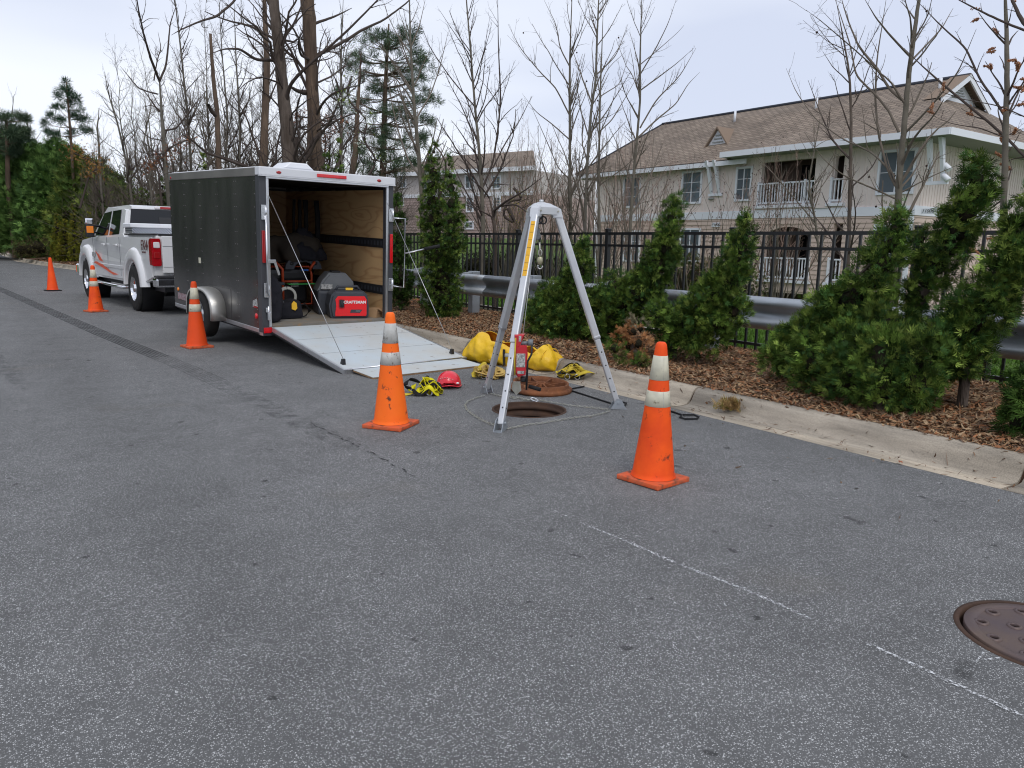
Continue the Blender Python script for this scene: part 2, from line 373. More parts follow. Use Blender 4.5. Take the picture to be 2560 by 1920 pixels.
def concrete(name, base):
    m, n, b, L = node_mat(name)
    tc = N(n, 'ShaderNodeTexCoord'); P = tc.outputs['Object']
    mpn = N(n, 'ShaderNodeMapping'); mpn.inputs['Scale'].default_value = (5, 0.7, 5); L.new(P, mpn.inputs[0])
    z1 = N(n, 'ShaderNodeTexNoise'); z1.inputs['Scale'].default_value = 1.6; z1.inputs['Detail'].default_value = 7; z1.inputs['Roughness'].default_value = 0.6; L.new(mpn.outputs[0], z1.inputs['Vector'])
    z2 = N(n, 'ShaderNodeTexNoise'); z2.inputs['Scale'].default_value = 120; z2.inputs['Detail'].default_value = 2; L.new(P, z2.inputs['Vector'])
    r1 = N(n, 'ShaderNodeValToRGB'); e = r1.color_ramp.elements
    e[0].position = 0.33; e[0].color = tuple(c*0.52 for c in base)+(1,); e[1].position = 0.62; e[1].color = tuple(base)+(1,)
    L.new(z1.outputs[0], r1.inputs[0])
    mm = N(n, 'ShaderNodeMixRGB', blend_type='MULTIPLY'); mm.inputs[0].default_value = 0.5
    r2 = N(n, 'ShaderNodeValToRGB'); r2.color_ramp.elements[0].position = 0.35; r2.color_ramp.elements[0].color = (0.6, 0.6, 0.6, 1); r2.color_ramp.elements[1].position = 0.6; r2.color_ramp.elements[1].color = (1.1, 1.1, 1.1, 1)
    L.new(z2.outputs[0], r2.inputs[0]); L.new(r1.outputs[0], mm.inputs[1]); L.new(r2.outputs[0], mm.inputs[2])
    L.new(mm.outputs[0], b.inputs['Base Color']); b.inputs['Roughness'].default_value = 0.9
    bp = N(n, 'ShaderNodeBump'); bp.inputs['Strength'].default_value = 0.4; bp.inputs['Distance'].default_value = 0.004
    L.new(z2.outputs[0], bp.inputs['Height']); L.new(bp.outputs[0], b.inputs['Normal'])
concrete('concrete', (0.43, 0.375, 0.30)); concrete('concrete_gutter', (0.52, 0.445, 0.345))
def plywood():
    m, n, b, L = node_mat('plywood')
    tc = N(n, 'ShaderNodeTexCoord'); P = tc.outputs['Object']
    mpn = N(n, 'ShaderNodeMapping'); mpn.inputs['Scale'].default_value = (1, 0.55, 2.2); L.new(P, mpn.inputs[0])
    z = N(n, 'ShaderNodeTexNoise'); z.inputs['Scale'].default_value = 1.5; z.inputs['Detail'].default_value = 1.5; z.inputs['Distortion'].default_value = 0.6; L.new(mpn.outputs[0], z.inputs['Vector'])
    mu = N(n, 'ShaderNodeMath', operation='MULTIPLY'); mu.inputs[1].default_value = 15; L.new(z.outputs[0], mu.inputs[0])
    fr = N(n, 'ShaderNodeMath', operation='PINGPONG'); fr.inputs[1].default_value = 1.0; L.new(mu.outputs[0], fr.inputs[0])
    r = N(n, 'ShaderNodeValToRGB'); e = r.color_ramp.elements
    e[0].color = (0.40, 0.225, 0.10, 1); e[0].position = 0.0; e[1].color = (0.52, 0.33, 0.16, 1); e[1].position = 0.45
    L.new(fr.outputs[0], r.inputs[0]); L.new(r.outputs[0], b.inputs['Base Color']); b.inputs['Roughness'].default_value = 0.6
plywood()
def shingles():
    m, n, b, L = node_mat('shingles')
    tc = N(n, 'ShaderNodeTexCoord'); P = tc.outputs['UV']
    br = N(n, 'ShaderNodeTexBrick'); L.new(P, br.inputs['Vector']); br.inputs['Scale'].default_value = 1.0
    br.inputs['Brick Width'].default_value = 0.33; br.inputs['Row Height'].default_value = 0.17; br.inputs['Mortar Size'].default_value = 0.030; br.inputs['Mortar Smooth'].default_value = 0.6
    br.inputs['Color1'].default_value = (0.27, 0.215, 0.165, 1); br.inputs['Color2'].default_value = (0.19, 0.148, 0.113, 1); br.inputs['Mortar'].default_value = (0.10, 0.078, 0.062, 1)
    z = N(n, 'ShaderNodeTexNoise'); z.inputs['Scale'].default_value = 0.8; z.inputs['Detail'].default_value = 6; L.new(P, z.inputs['Vector'])
    r = N(n, 'ShaderNodeMapRange'); r.inputs[1].default_value = 0.3; r.inputs[2].default_value = 0.7; r.inputs[3].default_value = 0.8; r.inputs[4].default_value = 1.2; L.new(z.outputs[0], r.inputs[0])
    mm = N(n, 'ShaderNodeVectorMath', operation='SCALE'); L.new(br.outputs[0], mm.inputs[0]); L.new(r.outputs[0], mm.inputs['Scale'])
    L.new(mm.outputs[0], b.inputs['Base Color']); b.inputs['Roughness'].default_value = 0.9
shingles()
def tread():
    m, n, b, L = node_mat('tread_plate')
    tc = N(n, 'ShaderNodeTexCoord'); P = tc.outputs['Object']
    mpn = N(n, 'ShaderNodeMapping'); mpn.inputs['Rotation'].default_value = (0, math.radians(45), 0); L.new(P, mpn.inputs[0])
    w_ = N(n, 'ShaderNodeTexWave'); w_.inputs['Scale'].default_value = 9; w_.inputs['Distortion'].default_value = 0; L.new(mpn.outputs[0], w_.inputs['Vector'])
    r = N(n, 'ShaderNodeValToRGB'); r.color_ramp.elements[0].position = 0.45; r.color_ramp.elements[0].color = (0.18, 0.2, 0.26, 1); r.color_ramp.elements[1].position = 0.6; r.color_ramp.elements[1].color = (0.7, 0.72, 0.76, 1)
    L.new(w_.outputs[0], r.inputs[0]); L.new(r.outputs[0], b.inputs['Base Color']); b.inputs['Metallic'].default_value = 0.7; b.inputs['Roughness'].default_value = 0.3
tread()
# ================================================================== SETTING
_kp = np.array([(5.57, -30), (5.57, 22), (5.25, 30), (4.3, 37), (3.0, 47), (2.5, 52), (2.1, 80), (1.6, 130), (1.6, 260)], float)
def kerbX(y): return float(np.interp(y, _kp[:, 1], _kp[:, 0]))
def circum(a, b, c):
    ax, ay, bx, by, cx, cy = a[0], a[1], b[0], b[1], c[0], c[1]
    d = 2*(ax*(by-cy)+bx*(cy-ay)+cx*(ay-by))
    ux = ((ax*ax+ay*ay)*(by-cy)+(bx*bx+by*by)*(cy-ay)+(cx*cx+cy*cy)*(ay-by))/d
    uy = ((ax*ax+ay*ay)*(cx-bx)+(bx*bx+by*by)*(ax-cx)+(cx*cx+cy*cy)*(bx-ax))/d
    return ux, uy, math.hypot(ax-ux, ay-uy)
H1 = G(1323, 1024)[:2]; R1 = 0.335
_c2 = circum(G(2383.5, 1547.5), G(2474.5, 1501), G(2545, 1660)); H2 = np.array(_c2[:2]); R2 = _c2[2]
print('hole', H1, 'cover', H2, R2)
# road with two round openings
bm = bmesh.new()
ys = [-12, -4, 4, 12, 20, 26, 30, 34, 37, 42, 47, 52, 65, 80, 130]
outl = [(-9, -12), (kerbX(0)-0.47, -12)]+[(kerbX(y)-0.47, y) for y in ys[1:]]+[(-9, 130)]
def loop_edges(pts):
    vv = [bm.verts.new((x, y, 0)) for x, y in pts]
    for i in range(len(vv)): bm.edges.new((vv[i], vv[(i+1) % len(vv)]))
loop_edges(outl)
for (c, R_) in ((H1, R1), (H2, R2)):
    loop_edges([(c[0]+R_*math.cos(a), c[1]+R_*math.sin(a)) for a in np.linspace(0, 2*PI, 64, endpoint=False)])
bmesh.ops.triangle_fill(bm, use_beauty=True, use_dissolve=False, edges=bm.edges, normal=(0, 0, 1))
bmesh.ops.delete(bm, geom=[f for f in bm.faces if any(math.hypot(f.calc_center_median().x-c[0], f.calc_center_median().y-c[1]) < R_*0.97 and all(math.hypot(v.co.x-c[0], v.co.y-c[1]) < R_*1.01 for v in f.verts) for c, R_ in ((H1, R1), (H2, R2)))], context='FACES_ONLY')
for f in bm.faces:
    if f.normal.z < 0: f.normal_flip()
me = bpy.data.meshes.new('road'); bm.to_mesh(me); bm.free()
tag(link('road', me, M['asphalt']), kind='structure')
def sheet(name, pts, m, z, kind='structure'):
    b = MB(); b.poly([(x, y, z) for x, y in pts]); return tag(b.build(name, m), kind=kind)
sheet('side_road', [(-9, 53), (2.0, 53), (1.55, 80), (1.1, 130), (-9, 130)], M['asphalt_old'], 0.004)
sheet('verge', [(-9, -12), (-60, -12), (-60, 200), (-9, 200)], M['grass'], -0.02)
# strips drawn on the road along a polyline (tyre rubber, chalk, crack)
def strip_mesh(b, pts, w_, z, off=0.0):
    P = np.array(pts, float)[:, :2]
    T = np.gradient(P, axis=0); T /= np.linalg.norm(T, axis=1)[:, None]; Nn = np.stack([-T[:, 1], T[:, 0]], 1)
    for i in range(len(P)-1):
        q = [P[i]+Nn[i]*(off-w_/2), P[i+1]+Nn[i+1]*(off-w_/2), P[i+1]+Nn[i+1]*(off+w_/2), P[i]+Nn[i]*(off+w_/2)]
        b.poly([(x, y, z) for x, y in q])
def dens(pxs, n=8):
    W = [G(x, y)[:2] for x, y in pxs]; o = []
    for a, c in zip(W[:-1], W[1:]):
        for t in np.linspace(0, 1, n, endpoint=False): o.append(a*(1-t)+c*t)
    o.append(W[-1]); return o
mt = mat('rubber_trace', (0.055, 0.056, 0.058), 0.7, alpha=(3, 0.12, 0.75))
b = MB(); band = dens([(-60, 700), (0, 723), (127, 779), (253, 834), (400, 893)])
for k in range(6): strip_mesh(b, band, 0.030, 0.004, (k-2.5)*0.042)
tag(b.build('tyre_marks', mt), kind='structure')
b = MB()
for k in range(6): strip_mesh(b, dens([(400, 893), (470, 922), (540, 954)]), 0.028, 0.004, (k-2.5)*0.042)
tag(b.build('fading_tyre_marks', mat('rubber_fading', (0.065, 0.065, 0.067), 0.7, alpha=(4, 0.33, 0.9))), kind='structure')
mt2 = mat('rubber_faint', (0.075, 0.076, 0.08), 0.7, alpha=(7, 0.46, 0.6))
b = MB(); strip_mesh(b, dens([(540, 954), (640, 1003), (760, 1062), (900, 1125)]), 0.22, 0.004)
strip_mesh(b, dens([(-60, 860), (0, 905), (60, 960)]), 0.2, 0.004)
tag(b.build('faint_tyre_marks', mt2), kind='structure')
b = MB(); strip_mesh(b, [p+np.array([0.012*math.sin(i*1.7), 0.012*math.cos(i*2.3)]) for i, p in enumerate(dens([(770, 1056), (860, 1100), (939, 1139), (1040, 1195)], 10))], 0.012, 0.006)
tag(b.build('road_crack', mat('crack', (0.035, 0.035, 0.037), 0.9, alpha=(16, 0.46, 0.15))), kind='structure')
mch = mat('road_paint', (0.66, 0.67, 0.68), 0.8, alpha=(95, 0.49, 0.10))
b = MB(); strip_mesh(b, [p+np.array([0.0015*math.sin(i*1.1), 0.0015*math.cos(i*1.9)]) for i, p in enumerate(dens([(1470, 1316), (1560, 1352), (1700, 1414), (1860, 1474), (2030, 1550)], 12))], 0.020, 0.005)
strip_mesh(b, [p+np.array([0.0015*math.sin(i*1.3), 0.0015*math.cos(i*1.7)]) for i, p in enumerate(dens([(2170, 1612), (2330, 1685), (2540, 1785), (2640, 1835)], 12))], 0.021, 0.005)
tag(b.build('white_line', mch), kind='structure')
b = MB(); strip_mesh(b, dens([(1350, 1262), (1470, 1316)], 10), 0.012, 0.005); strip_mesh(b, dens([(2030, 1550), (2170, 1612)], 10), 0.01, 0.005)
tag(b.build('faded_line', mat('road_paint_faint', (0.6, 0.6, 0.6), 0.8, alpha=(60, 0.56, 0.05))), kind='structure')
b = MB(); strip_mesh(b, dens([(2440, 1659), (2448, 1647), (2459, 1632)], 3), 0.007, 0.005); strip_mesh(b, dens([(2455, 1652), (2480, 1650), (2505, 1645)], 4), 0.008, 0.005)
tag(b.build('paint_tick', mch), kind='structure')

# ---- kerb and gutter, cast in lengths with joints
prof = [(-0.47, 0.0015), (-0.30, -0.004), (-0.215, 0.004), (-0.175, 0.035), (-0.15, 0.085), (-0.125, 0.125), (-0.09, 0.147), (-0.05, 0.152), (0.0, 0.148), (0.012, 0.10), (0.012, -0.1), (-0.47, -0.1)]
kerb = bpy.data.objects.new('kerb', None); COL.objects.link(kerb); kerb['kind'] = 'structure'
j = [G(1740, 1000, 0.03)[1], G(2535, 1205, 0.02)[1], G(1178, 862, 0.08)[1]]
print('joints', j)
cuts = [-9, -6, -3, -0.6, j[1], j[0], (j[0]+j[2])/2, j[2], 12, 15, 18, 21, 24, 27, 30, 33, 36, 39, 42, 45, 48, 51]+list(range(54, 130, 6))
for a, c in zip(cuts[:-1], cuts[1:]):
    b = MB(); g = 0.011; sec = []
    nn = max(2, int((c-a)/0.8))
    for y in np.linspace(a+g, c-g, nn+1):
        jz = 0.0
        sec.append([b.bm.verts.new((kerbX(y)+px_, y, pz+jz)) for px_, pz in prof])
    for s0, s1 in zip(sec[:-1], sec[1:]):
        for k in range(len(prof)-1):
            f = b.bm.faces.new((s0[k], s0[k+1], s1[k+1], s1[k])); f.smooth = k < 9; f.material_index = 1 if k < 1 else 0
    for s in (sec[0], sec[-1]): b.bm.faces.new(s)
    o = b.build('kerb_segment', [M['concrete'], M['concrete_gutter']], kerb)
# joint filler under the kerb (dark)
b = MB()
for a, c in zip(cuts[:-1], cuts[1:]):
    if a < 54:
        x = kerbX(a); b.prism([(px_+x, pz-0.028) for px_, pz in prof], 1, a-0.012, a+0.012)
b.build('joint_gap', M['soil'], kerb)

# ---- terrain on the house side
def sm(a, b_, x): t = np.clip((x-a)/(b_-a), 0, 1); return t*t*(3-2*t)
def terr(X, Y):
    """height of the ground at X,Y beyond the kerb"""
    s = X-np.interp(Y, _kp[:, 1], _kp[:, 0])
    near = 1-sm(24, 36, Y)
    bed = 0.135+0.035*sm(0, 0.5, s)+0.012*np.sin(X*3.1+Y*1.7)*sm(0.1, 0.4, s)+0.015*np.sin(Y*0.9)*sm(0.1, 0.4, s)
    drop = (-0.12*sm(2.5, 3.3, s)-0.55*sm(3.6, 8, s)-2.15*sm(13.5, 20, s)*(1-0.75*sm(19, 27, Y)))*near
    bank = (1.0*sm(0.2, 4.5, s)+0.8*sm(4, 14, s))*sm(30, 46, Y)
    far = -1.0*sm(12, 30, s)*sm(24, 36, Y)*0
    return bed+drop+bank+far
def grid(name, s0, s1, ns, y0, y1, ny, m, lift=0.0, pw=1.0):
    ss = s0+(s1-s0)*np.linspace(0, 1, ns)**pw; yy = np.linspace(y0, y1, ny)
    S, Y = np.meshgrid(ss, yy); X = np.interp(Y, _kp[:, 1], _kp[:, 0])+S
    Z = terr(X, Y)+lift
    V = np.stack([X, Y, Z], -1).reshape(-1, 3); i = np.arange(ns*ny).reshape(ny, ns)
    q = np.stack([i[:-1, :-1], i[:-1, 1:], i[1:, 1:], i[1:, :-1]], -1).reshape(-1, 4)
    return mesh_np(name, V, [q], m, smooth=True)
tag(grid('mulch_bed', 0.008, 2.9, 20, -12, 26, 140, M['soil']), kind='structure')
tag(grid('lawn', 2.9, 140, 90, -40, 60, 100, M['grass'], pw=2.2), kind='structure')
tag(grid('soil_bank', 0.008, 2.9, 14, 26, 200, 100, M['bank_soil']), kind='structure')
tag(grid('woodland_floor', 2.9, 160, 60, 60, 260, 40, M['forest_floor'], pw=2), kind='structure')

# ---- chips of bark on the bed, loose litter on the gutter
def chips(name, n, xs, yf, lab, cat, size=(0.03, 0.009), cols=((0.30, 0.17, 0.09), (0.19, 0.12, 0.075), (0.36, 0.25, 0.15), (0.12, 0.075, 0.05), (0.30, 0.13, 0.06)), z_of=None, dens_near=True):
    Y = yf(n); s = xs(n); X = np.interp(Y, _kp[:, 1], _kp[:, 0])+s
    Z = (terr(X, Y) if z_of is None else z_of(X, Y, s))+rng.uniform(0.002, 0.022, n)
    L_ = size[0]*rng.lognormal(0, 0.45, n); W_ = size[1]*rng.lognormal(0, 0.35, n)
    a = rng.uniform(0, 2*PI, n); tl = rng.normal(0, 0.35, n); rl = rng.normal(0, 0.5, n)
    d = np.stack([np.cos(a)*np.cos(tl), np.sin(a)*np.cos(tl), np.sin(tl)], 1)
    e = np.stack([-np.sin(a)*np.cos(rl), np.cos(a)*np.cos(rl), np.sin(rl)], 1)
    c = np.stack([X, Y, Z], 1)
    bend = rng.normal(0, 0.2, n)[:, None]*W_[:, None]*e*2
    V = np.stack([c-d*L_[:, None], c+e*W_[:, None]+bend, c+d*L_[:, None], c-e*W_[:, None]+bend], 1).reshape(-1, 3)
    i = np.arange(n)*4; q = np.stack([i, i+1, i+2, i+3], 1)
    cc = np.array(cols)[rng.integers(0, len(cols), n)]*rng.uniform(0.7, 1.25, (n, 1))
    o = mesh_np(name, V, [q], M['chips'], col=np.repeat(cc, 4, 0)); return tag(o, lab, cat, kind='stuff')
chips('bark_mulch', 90000, lambda n: rng.uniform(0.0, 2.9, n), lambda n: 1.0+14*rng.uniform(0, 1, n)**1.5, 'brown shredded bark mulch covering the planting bed behind the kerb', 'mulch')
chips('distant_mulch', 14000, lambda n: rng.uniform(0.0, 2.8, n), lambda n: rng.uniform(15, 50, n), 'dull brown litter covering the far bank behind the kerb', 'mulch', size=(0.05, 0.02))
chips('needle_straw', 26000, lambda n: rng.uniform(0.0, 2.9, n), lambda n: 1.0+13*rng.uniform(0, 1, n)**1.5, 'thin tan needles strewn over the bark mulch', 'needles', size=(0.045, 0.0022), cols=((0.42, 0.28, 0.15), (0.34, 0.2, 0.1), (0.5, 0.36, 0.2), (0.2, 0.12, 0.07)))
def gz(X, Y, s): return np.interp(s, [p[0] for p in prof[:9]], [p[1] for p in prof[:9]])-0.002
chips('gutter_litter', 760, lambda n: -0.46+0.46*rng.uniform(0, 1, n)**1.2, lambda n: rng.uniform(1.2, 12, n), 'scattered brown needles and bark bits lying along the concrete gutter', 'litter', size=(0.03, 0.003), cols=((0.14, 0.08, 0.05), (0.2, 0.11, 0.06), (0.1, 0.06, 0.04)), z_of=gz)
chips('kerb_edge_litter', 2600, lambda n: np.minimum(rng.normal(-0.005, 0.035, n), 0.02), lambda n: rng.uniform(1.2, 14, n), 'bark crumbs spilling onto the top edge of the kerb', 'litter', size=(0.02, 0.006), z_of=lambda X, Y, s: 0.145+0*X)
chips('road_leaf_bits', 60, lambda n: rng.uniform(-1.6, -0.5, n), lambda n: rng.uniform(1.5, 9, n), 'few small dry leaf bits lying on the asphalt beside the gutter', 'litter', size=(0.016, 0.006), cols=((0.1, 0.07, 0.05), (0.2, 0.12, 0.06)), z_of=lambda X, Y, s: 0*X)
# grass blades on the lawn behind the fence
n = 60000
s_ = 3.0+9*rng.uniform(0, 1, n); Y_ = rng.uniform(0, 26, n); X_ = 5.57+s_; Z_ = terr(X_, Y_)
h = rng.uniform(0.04, 0.10, n); a = rng.uniform(0, 2*PI, n)
V = np.stack([np.stack([X_-0.02*np.cos(a), Y_-0.02*np.sin(a), Z_], 1), np.stack([X_+0.02*np.cos(a), Y_+0.02*np.sin(a), Z_], 1), np.stack([X_+0.03*np.sin(a), Y_+0.03*np.cos(a), Z_+h], 1)], 1).reshape(-1, 3)
cc = np.repeat(np.array([0.07, 0.14, 0.02])*rng.uniform(0.6, 1.5, (n, 1)), 3, 0)
tag(mesh_np('lawn_grass', V, [np.arange(3*n).reshape(-1, 3)], M['leaf'], col=cc), 'short green grass of the lawn beyond the black fence', 'grass', kind='stuff')
b = MB(); b.box((8.75, 7.2, -0.1), (9.0, 26, 0.16), 0.02); o = b.build('garden_wall', M['concrete']); tag(o, 'low pale concrete edging wall just beyond the black fence', 'wall')

# ---- fallen leaf, brush pile
def leaf_obj(name, px, col, size, lab):
    c = G(*px, 0.012); b = MB(); pts = []
    for k in range(9):
        t = k/8*PI*2; r = size*(0.7+0.3*math.cos(2*t)); pts.append((r*math.cos(t)*1.3, r*math.sin(t), 0.01*math.sin(3*t)+0.006))
    for k in range(8): b.poly([(0, 0, 0.014), pts[k], pts[k+1]])
    o = b.build(name, mat('dry_leaf_'+name, col, 0.8)); o.location = c; o.rotation_euler = (0.1, 0.05, 0.8); return tag(o, lab, 'leaf')
leaf_obj('fallen_leaf', (2251, 1157), (0.35, 0.13, 0.07), 0.022, 'reddish brown fallen leaf at the edge of the gutter')
leaf_obj('curled_leaf', (2206, 1152), (0.24, 0.17, 0.1), 0.02, 'pale curled leaf lying just left of the red-brown leaf')

# ---- manhole (open) and its lid, second lid near right
t = thing('manhole', 'open round manhole with rusty iron ring under the tripod', 'manhole', (H1[0], H1[1], 0))
b = MB(); b.lathe([(R1+0.003, -0.02), (R1-0.002, 0.005), (R1-0.018, 0.006), (R1-0.022, -0.004), (R1-0.022, -0.030), (0.288, -0.034), (0.290, -0.06), (0.300, -0.064), (0.300, -0.085), (0.285, -0.09), (0.283, -0.12)], 64, cap0=False, cap1=False)
b.build('frame_ring', M['rust_dark'], t)
b = MB(); b.lathe([(0.285, -0.12), (0.30, -0.125), (0.30, -0.17), (0.278, -0.18), (0.278, -0.24), (0.30, -0.25), (0.33, -0.6), (0.45, -1.2), (0.45, -2.5)], 64, cap0=False, cap1=True)
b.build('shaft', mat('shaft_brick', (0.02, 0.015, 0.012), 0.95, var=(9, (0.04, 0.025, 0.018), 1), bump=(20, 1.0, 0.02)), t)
lc = G(1351, 970, 0.03); R_ = 0.315
t = thing('manhole_cover', 'rusty upturned manhole lid with radial ribs behind the open hole', 'manhole lid', (lc[0], lc[1], 0.012), 0.3, rot=(0.05, 0.0, 0.3))
b = MB(); b.lathe([(R_-0.033, 0.018), (0.001, 0.018)], 64, cap0=False, cap1=False)
b.build('plate', M['rust_shaded'], t)
b = MB(); b.lathe([(R_-0.032, 0.02), (R_-0.034, 0.085), (R_-0.050, 0.085), (R_-0.053, 0.02)], 64, cap0=False, cap1=False); b.lathe([(R_, 0.0), (R_+0.004, 0.03), (R_-0.02, 0.045), (R_-0.03, 0.045), (R_-0.032, 0.055)], 64, cap1=False); b.build('rim', M['rust'], t)
b = MB(); b.lathe([(0.055, 0.015), (0.052, 0.078), (0.034, 0.078), (0.032, 0.02)], 32, cap0=False, cap1=False); b.build('hub', M['rust'], t)
rib = None
for k in range(8):
    a = k*PI/4+0.2
    if rib is None:
        b = MB(); b.prism([(0.05, 0.018), (R_-0.053, 0.018), (R_-0.053, 0.075), (0.16, 0.062), (0.05, 0.076)], 1, -0.007, 0.007); rib = b.build('rib', M['rust'], t); o = rib
    else: o = rib.copy(); COL.objects.link(o); o.parent = t
    o.rotation_euler = (0, 0, a)
t = thing('manhole_cover', 'brown iron manhole cover with ringed holes set flush in the near asphalt', 'manhole cover', (H2[0], H2[1], 0))
b = MB(); b.lathe([(R2+0.002, -0.03), (R2, 0.002), (R2-0.02, 0.003), (R2-0.022, -0.03), (R2-0.03, -0.05), (R2-0.03, -0.095)], 64, cap0=False, cap1=False); b.build('frame_ring', M['rust_dark'], t)
b = MB(); b.lathe([(R2+0.01, -0.09), (0.001, -0.09)], 48, cap0=False, cap1=False); b.build('seat', M['black_rubber'], t)
holes = []
for k in range(10): holes.append((0.205, k*2*PI/10+0.1))
for k in range(5): holes.append((0.10, k*2*PI/5+0.4))
bmc = bmesh.new(); Rr = R2-0.035
def loopc(cx, cy, r, n_, z=0.0):
    vv = [bmc.verts.new((cx+r*math.cos(2*PI*k/n_), cy+r*math.sin(2*PI*k/n_), z)) for k in range(n_)]
    ee = [bmc.edges.new((vv[i], vv[(i+1) % n_])) for i in range(n_)]; return vv, ee
ed = []; v_, e_ = loopc(0, 0, Rr-0.045, 64); ed += e_
for r_, a_ in holes: v_, e_ = loopc(r_*math.cos(a_), r_*math.sin(a_), 0.0155, 14); ed += e_
bmesh.ops.triangle_fill(bmc, use_beauty=True, edges=ed, normal=(0, 0, 1))
bmesh.ops.delete(bmc, geom=[f for f in bmc.faces if any(all(math.hypot(v.co.x-r_*math.cos(a_), v.co.y-r_*math.sin(a_)) < 0.0162 for v in f.verts) for r_, a_ in holes)], context='FACES_ONLY')
for v in bmc.verts: v.co.z = 0.002
me = bpy.data.meshes.new('cover_plate'); bmc.to_mesh(me); bmc.free(); link('cover_plate', me, M['iron_cover'], t)
b = MB(); b.lathe([(Rr, -0.04), (Rr, 0.004), (Rr-0.003, 0.007), (Rr-0.04, 0.007), (Rr-0.046, 0.001)], 64, cap0=False, cap1=False); b.build('cover_rim', M['iron_cover'], t)
b = MB(); b.lathe([(0.0154, -0.004), (0.0156, 0.006), (0.018, 0.008), (0.026, 0.007), (0.028, 0.0)], 18, cap0=False, cap1=False); boss = None
for r_, a_ in holes:
    if boss is None: boss = b.build('ringed_hole', M['iron_cover'], t); o = boss
    else: o = boss.copy(); COL.objects.link(o); o.parent = t
    o.location = (r_*math.cos(a_), r_*math.sin(a_), 0)

# ---- black fence
FX = 8.2
fence = thing('fence', 'black metal picket fence running behind the guardrail', 'fence', (FX, 8.98, 0.1))
posts = [8.98+2.42*k for k in range(-4, 6)]
b = MB(); b.box((-0.035, -0.035, -0.05), (0.035, 0.035, 1.60), 0.003); b.box((-0.041, -0.041, 1.60), (0.041, 0.041, 1.63), 0.008); pp = None
for y in posts:
    if pp is None: pp = b.build('post', M['fence_black'], fence); o = pp
    else: o = pp.copy(); COL.objects.link(o); o.parent = fence
    o.location = (0, y-8.98, 0)
for y in posts[:-1]:
    for z0, hgt in ((1.53, 0.042), (1.35, 0.036), (0.12, 0.036)):
        b = MB(); b.box((-0.019, y-8.98+0.036, z0), (0.019, y-8.98+2.42-0.036, z0+hgt)); b.build('rail', M['fence_black'], fence)
b = MB(); b.box((-0.0135, -0.0135, 0.03), (0.0135, 0.0135, 1.54)); pk = None
for y in posts[:-1]:
    for k in range(1, 15):
        yy = y-8.98+2.42*k/15
        if pk is None: pk = b.build('picket', M['fence_black'], fence); o = pk
        else: o = pk.copy(); COL.objects.link(o); o.parent = fence
        o.location = (0, yy, 0)
# ---- guardrail
GX = 7.45
gr = thing('guardrail', 'galvanised steel corrugated guardrail on posts behind the shrubs', 'guardrail', (GX, 0, 0.13))
wp = [(0.0, 0.0), (-0.035, 0.012), (-0.075, 0.045), (-0.082, 0.085), (-0.06, 0.115), (-0.005, 0.16), (0.0, 0.19), (-0.005, 0.22), (-0.06, 0.265), (-0.082, 0.295), (-0.075, 0.335), (-0.035, 0.368), (0.0, 0.38)]
zb = 0.40
for k, (a, c) in enumerate([(-4, -0.2), (-0.2, 3.6), (3.6, 7.4), (7.4, 11.2), (11.2, 15), (15, 18.8)]):
    b = MB(); off = 0.004*(k % 2)
    front = [(x-off, z+zb) for x, z in wp]; back = [(x+0.004-off, z+zb) for x, z in wp[::-1]]
    A = [b.bm.verts.new((x, a, z)) for x, z in front]; B_ = [b.bm.verts.new((x, c+0.1, z)) for x, z in front]
    for q in range(len(A)-1):
        f = b.bm.faces.new((A[q], A[q+1], B_[q+1], B_[q])); f.smooth = True
    o = b.build('beam', M['galv'], gr); md = o.modifiers.new('thick', 'SOLIDIFY'); md.thickness = 0.005
for y in np.arange(-3.1, 18, 1.9):
    b = MB(); b.box((0.006, y-0.06, 0.42), (0.16, y+0.06, 0.80), 0.006); b.build('spacer', M['galv'], gr)
    b = MB(); b.box((0.16, y-0.08, -0.1), (0.33, y+0.08, 0.82), 0.008); b.build('post', M['galv'], gr)

# ================================================================== BUILDINGS
def uvplane(name, quad, m, parent, ux, uy):
    """flat roof plane with UV in metres"""
    me = bpy.data.meshes.new(name); me.from_pydata([tuple(float(c) for c in q) for q in quad], [], [list(range(len(quad)))])
    uv = me.uv_layers.new(name='UVMap'); o0 = Vector(quad[0]); ux, uy = Vector(ux).normalized(), Vector(uy).normalized()
    for i, l in enumerate(me.loops):
        d = Vector(quad[l.vertex_index])-o0; uv.data[i].uv = (d.dot(ux), d.dot(uy))
    return link(name, me, m, parent)
def railing(parent, p0, p1, z0, h=0.95, n=None):
    """white balcony railing between two plan points"""
    p0, p1 = Vector(p0), Vector(p1); L_ = (p1-p0).length; d = (p1-p0)/L_
    n = n or int(L_/0.14); b = MB()
    ang = math.atan2(d.y, d.x); MM = Matrix.Translation((p0.x, p0.y, z0)) @ Matrix.Rotation(ang, 4, 'Z')
    b.box((0, -0.04, h-0.06), (L_, 0.04, h), M=MM); b.box((0, -0.03, 0.08), (L_, 0.03, 0.15), M=MM)
    for k in range(n+1):
        x = k*L_/n; w_ = 0.02 if k % 8 else 0.045
        b.box((x-w_, -w_, 0.0 if k % 8 == 0 else 0.15), (x+w_, w_, h-0.06 if k % 8 else h+0.06), M=MM)
    return b.build('railing', M['white_trim'], parent)
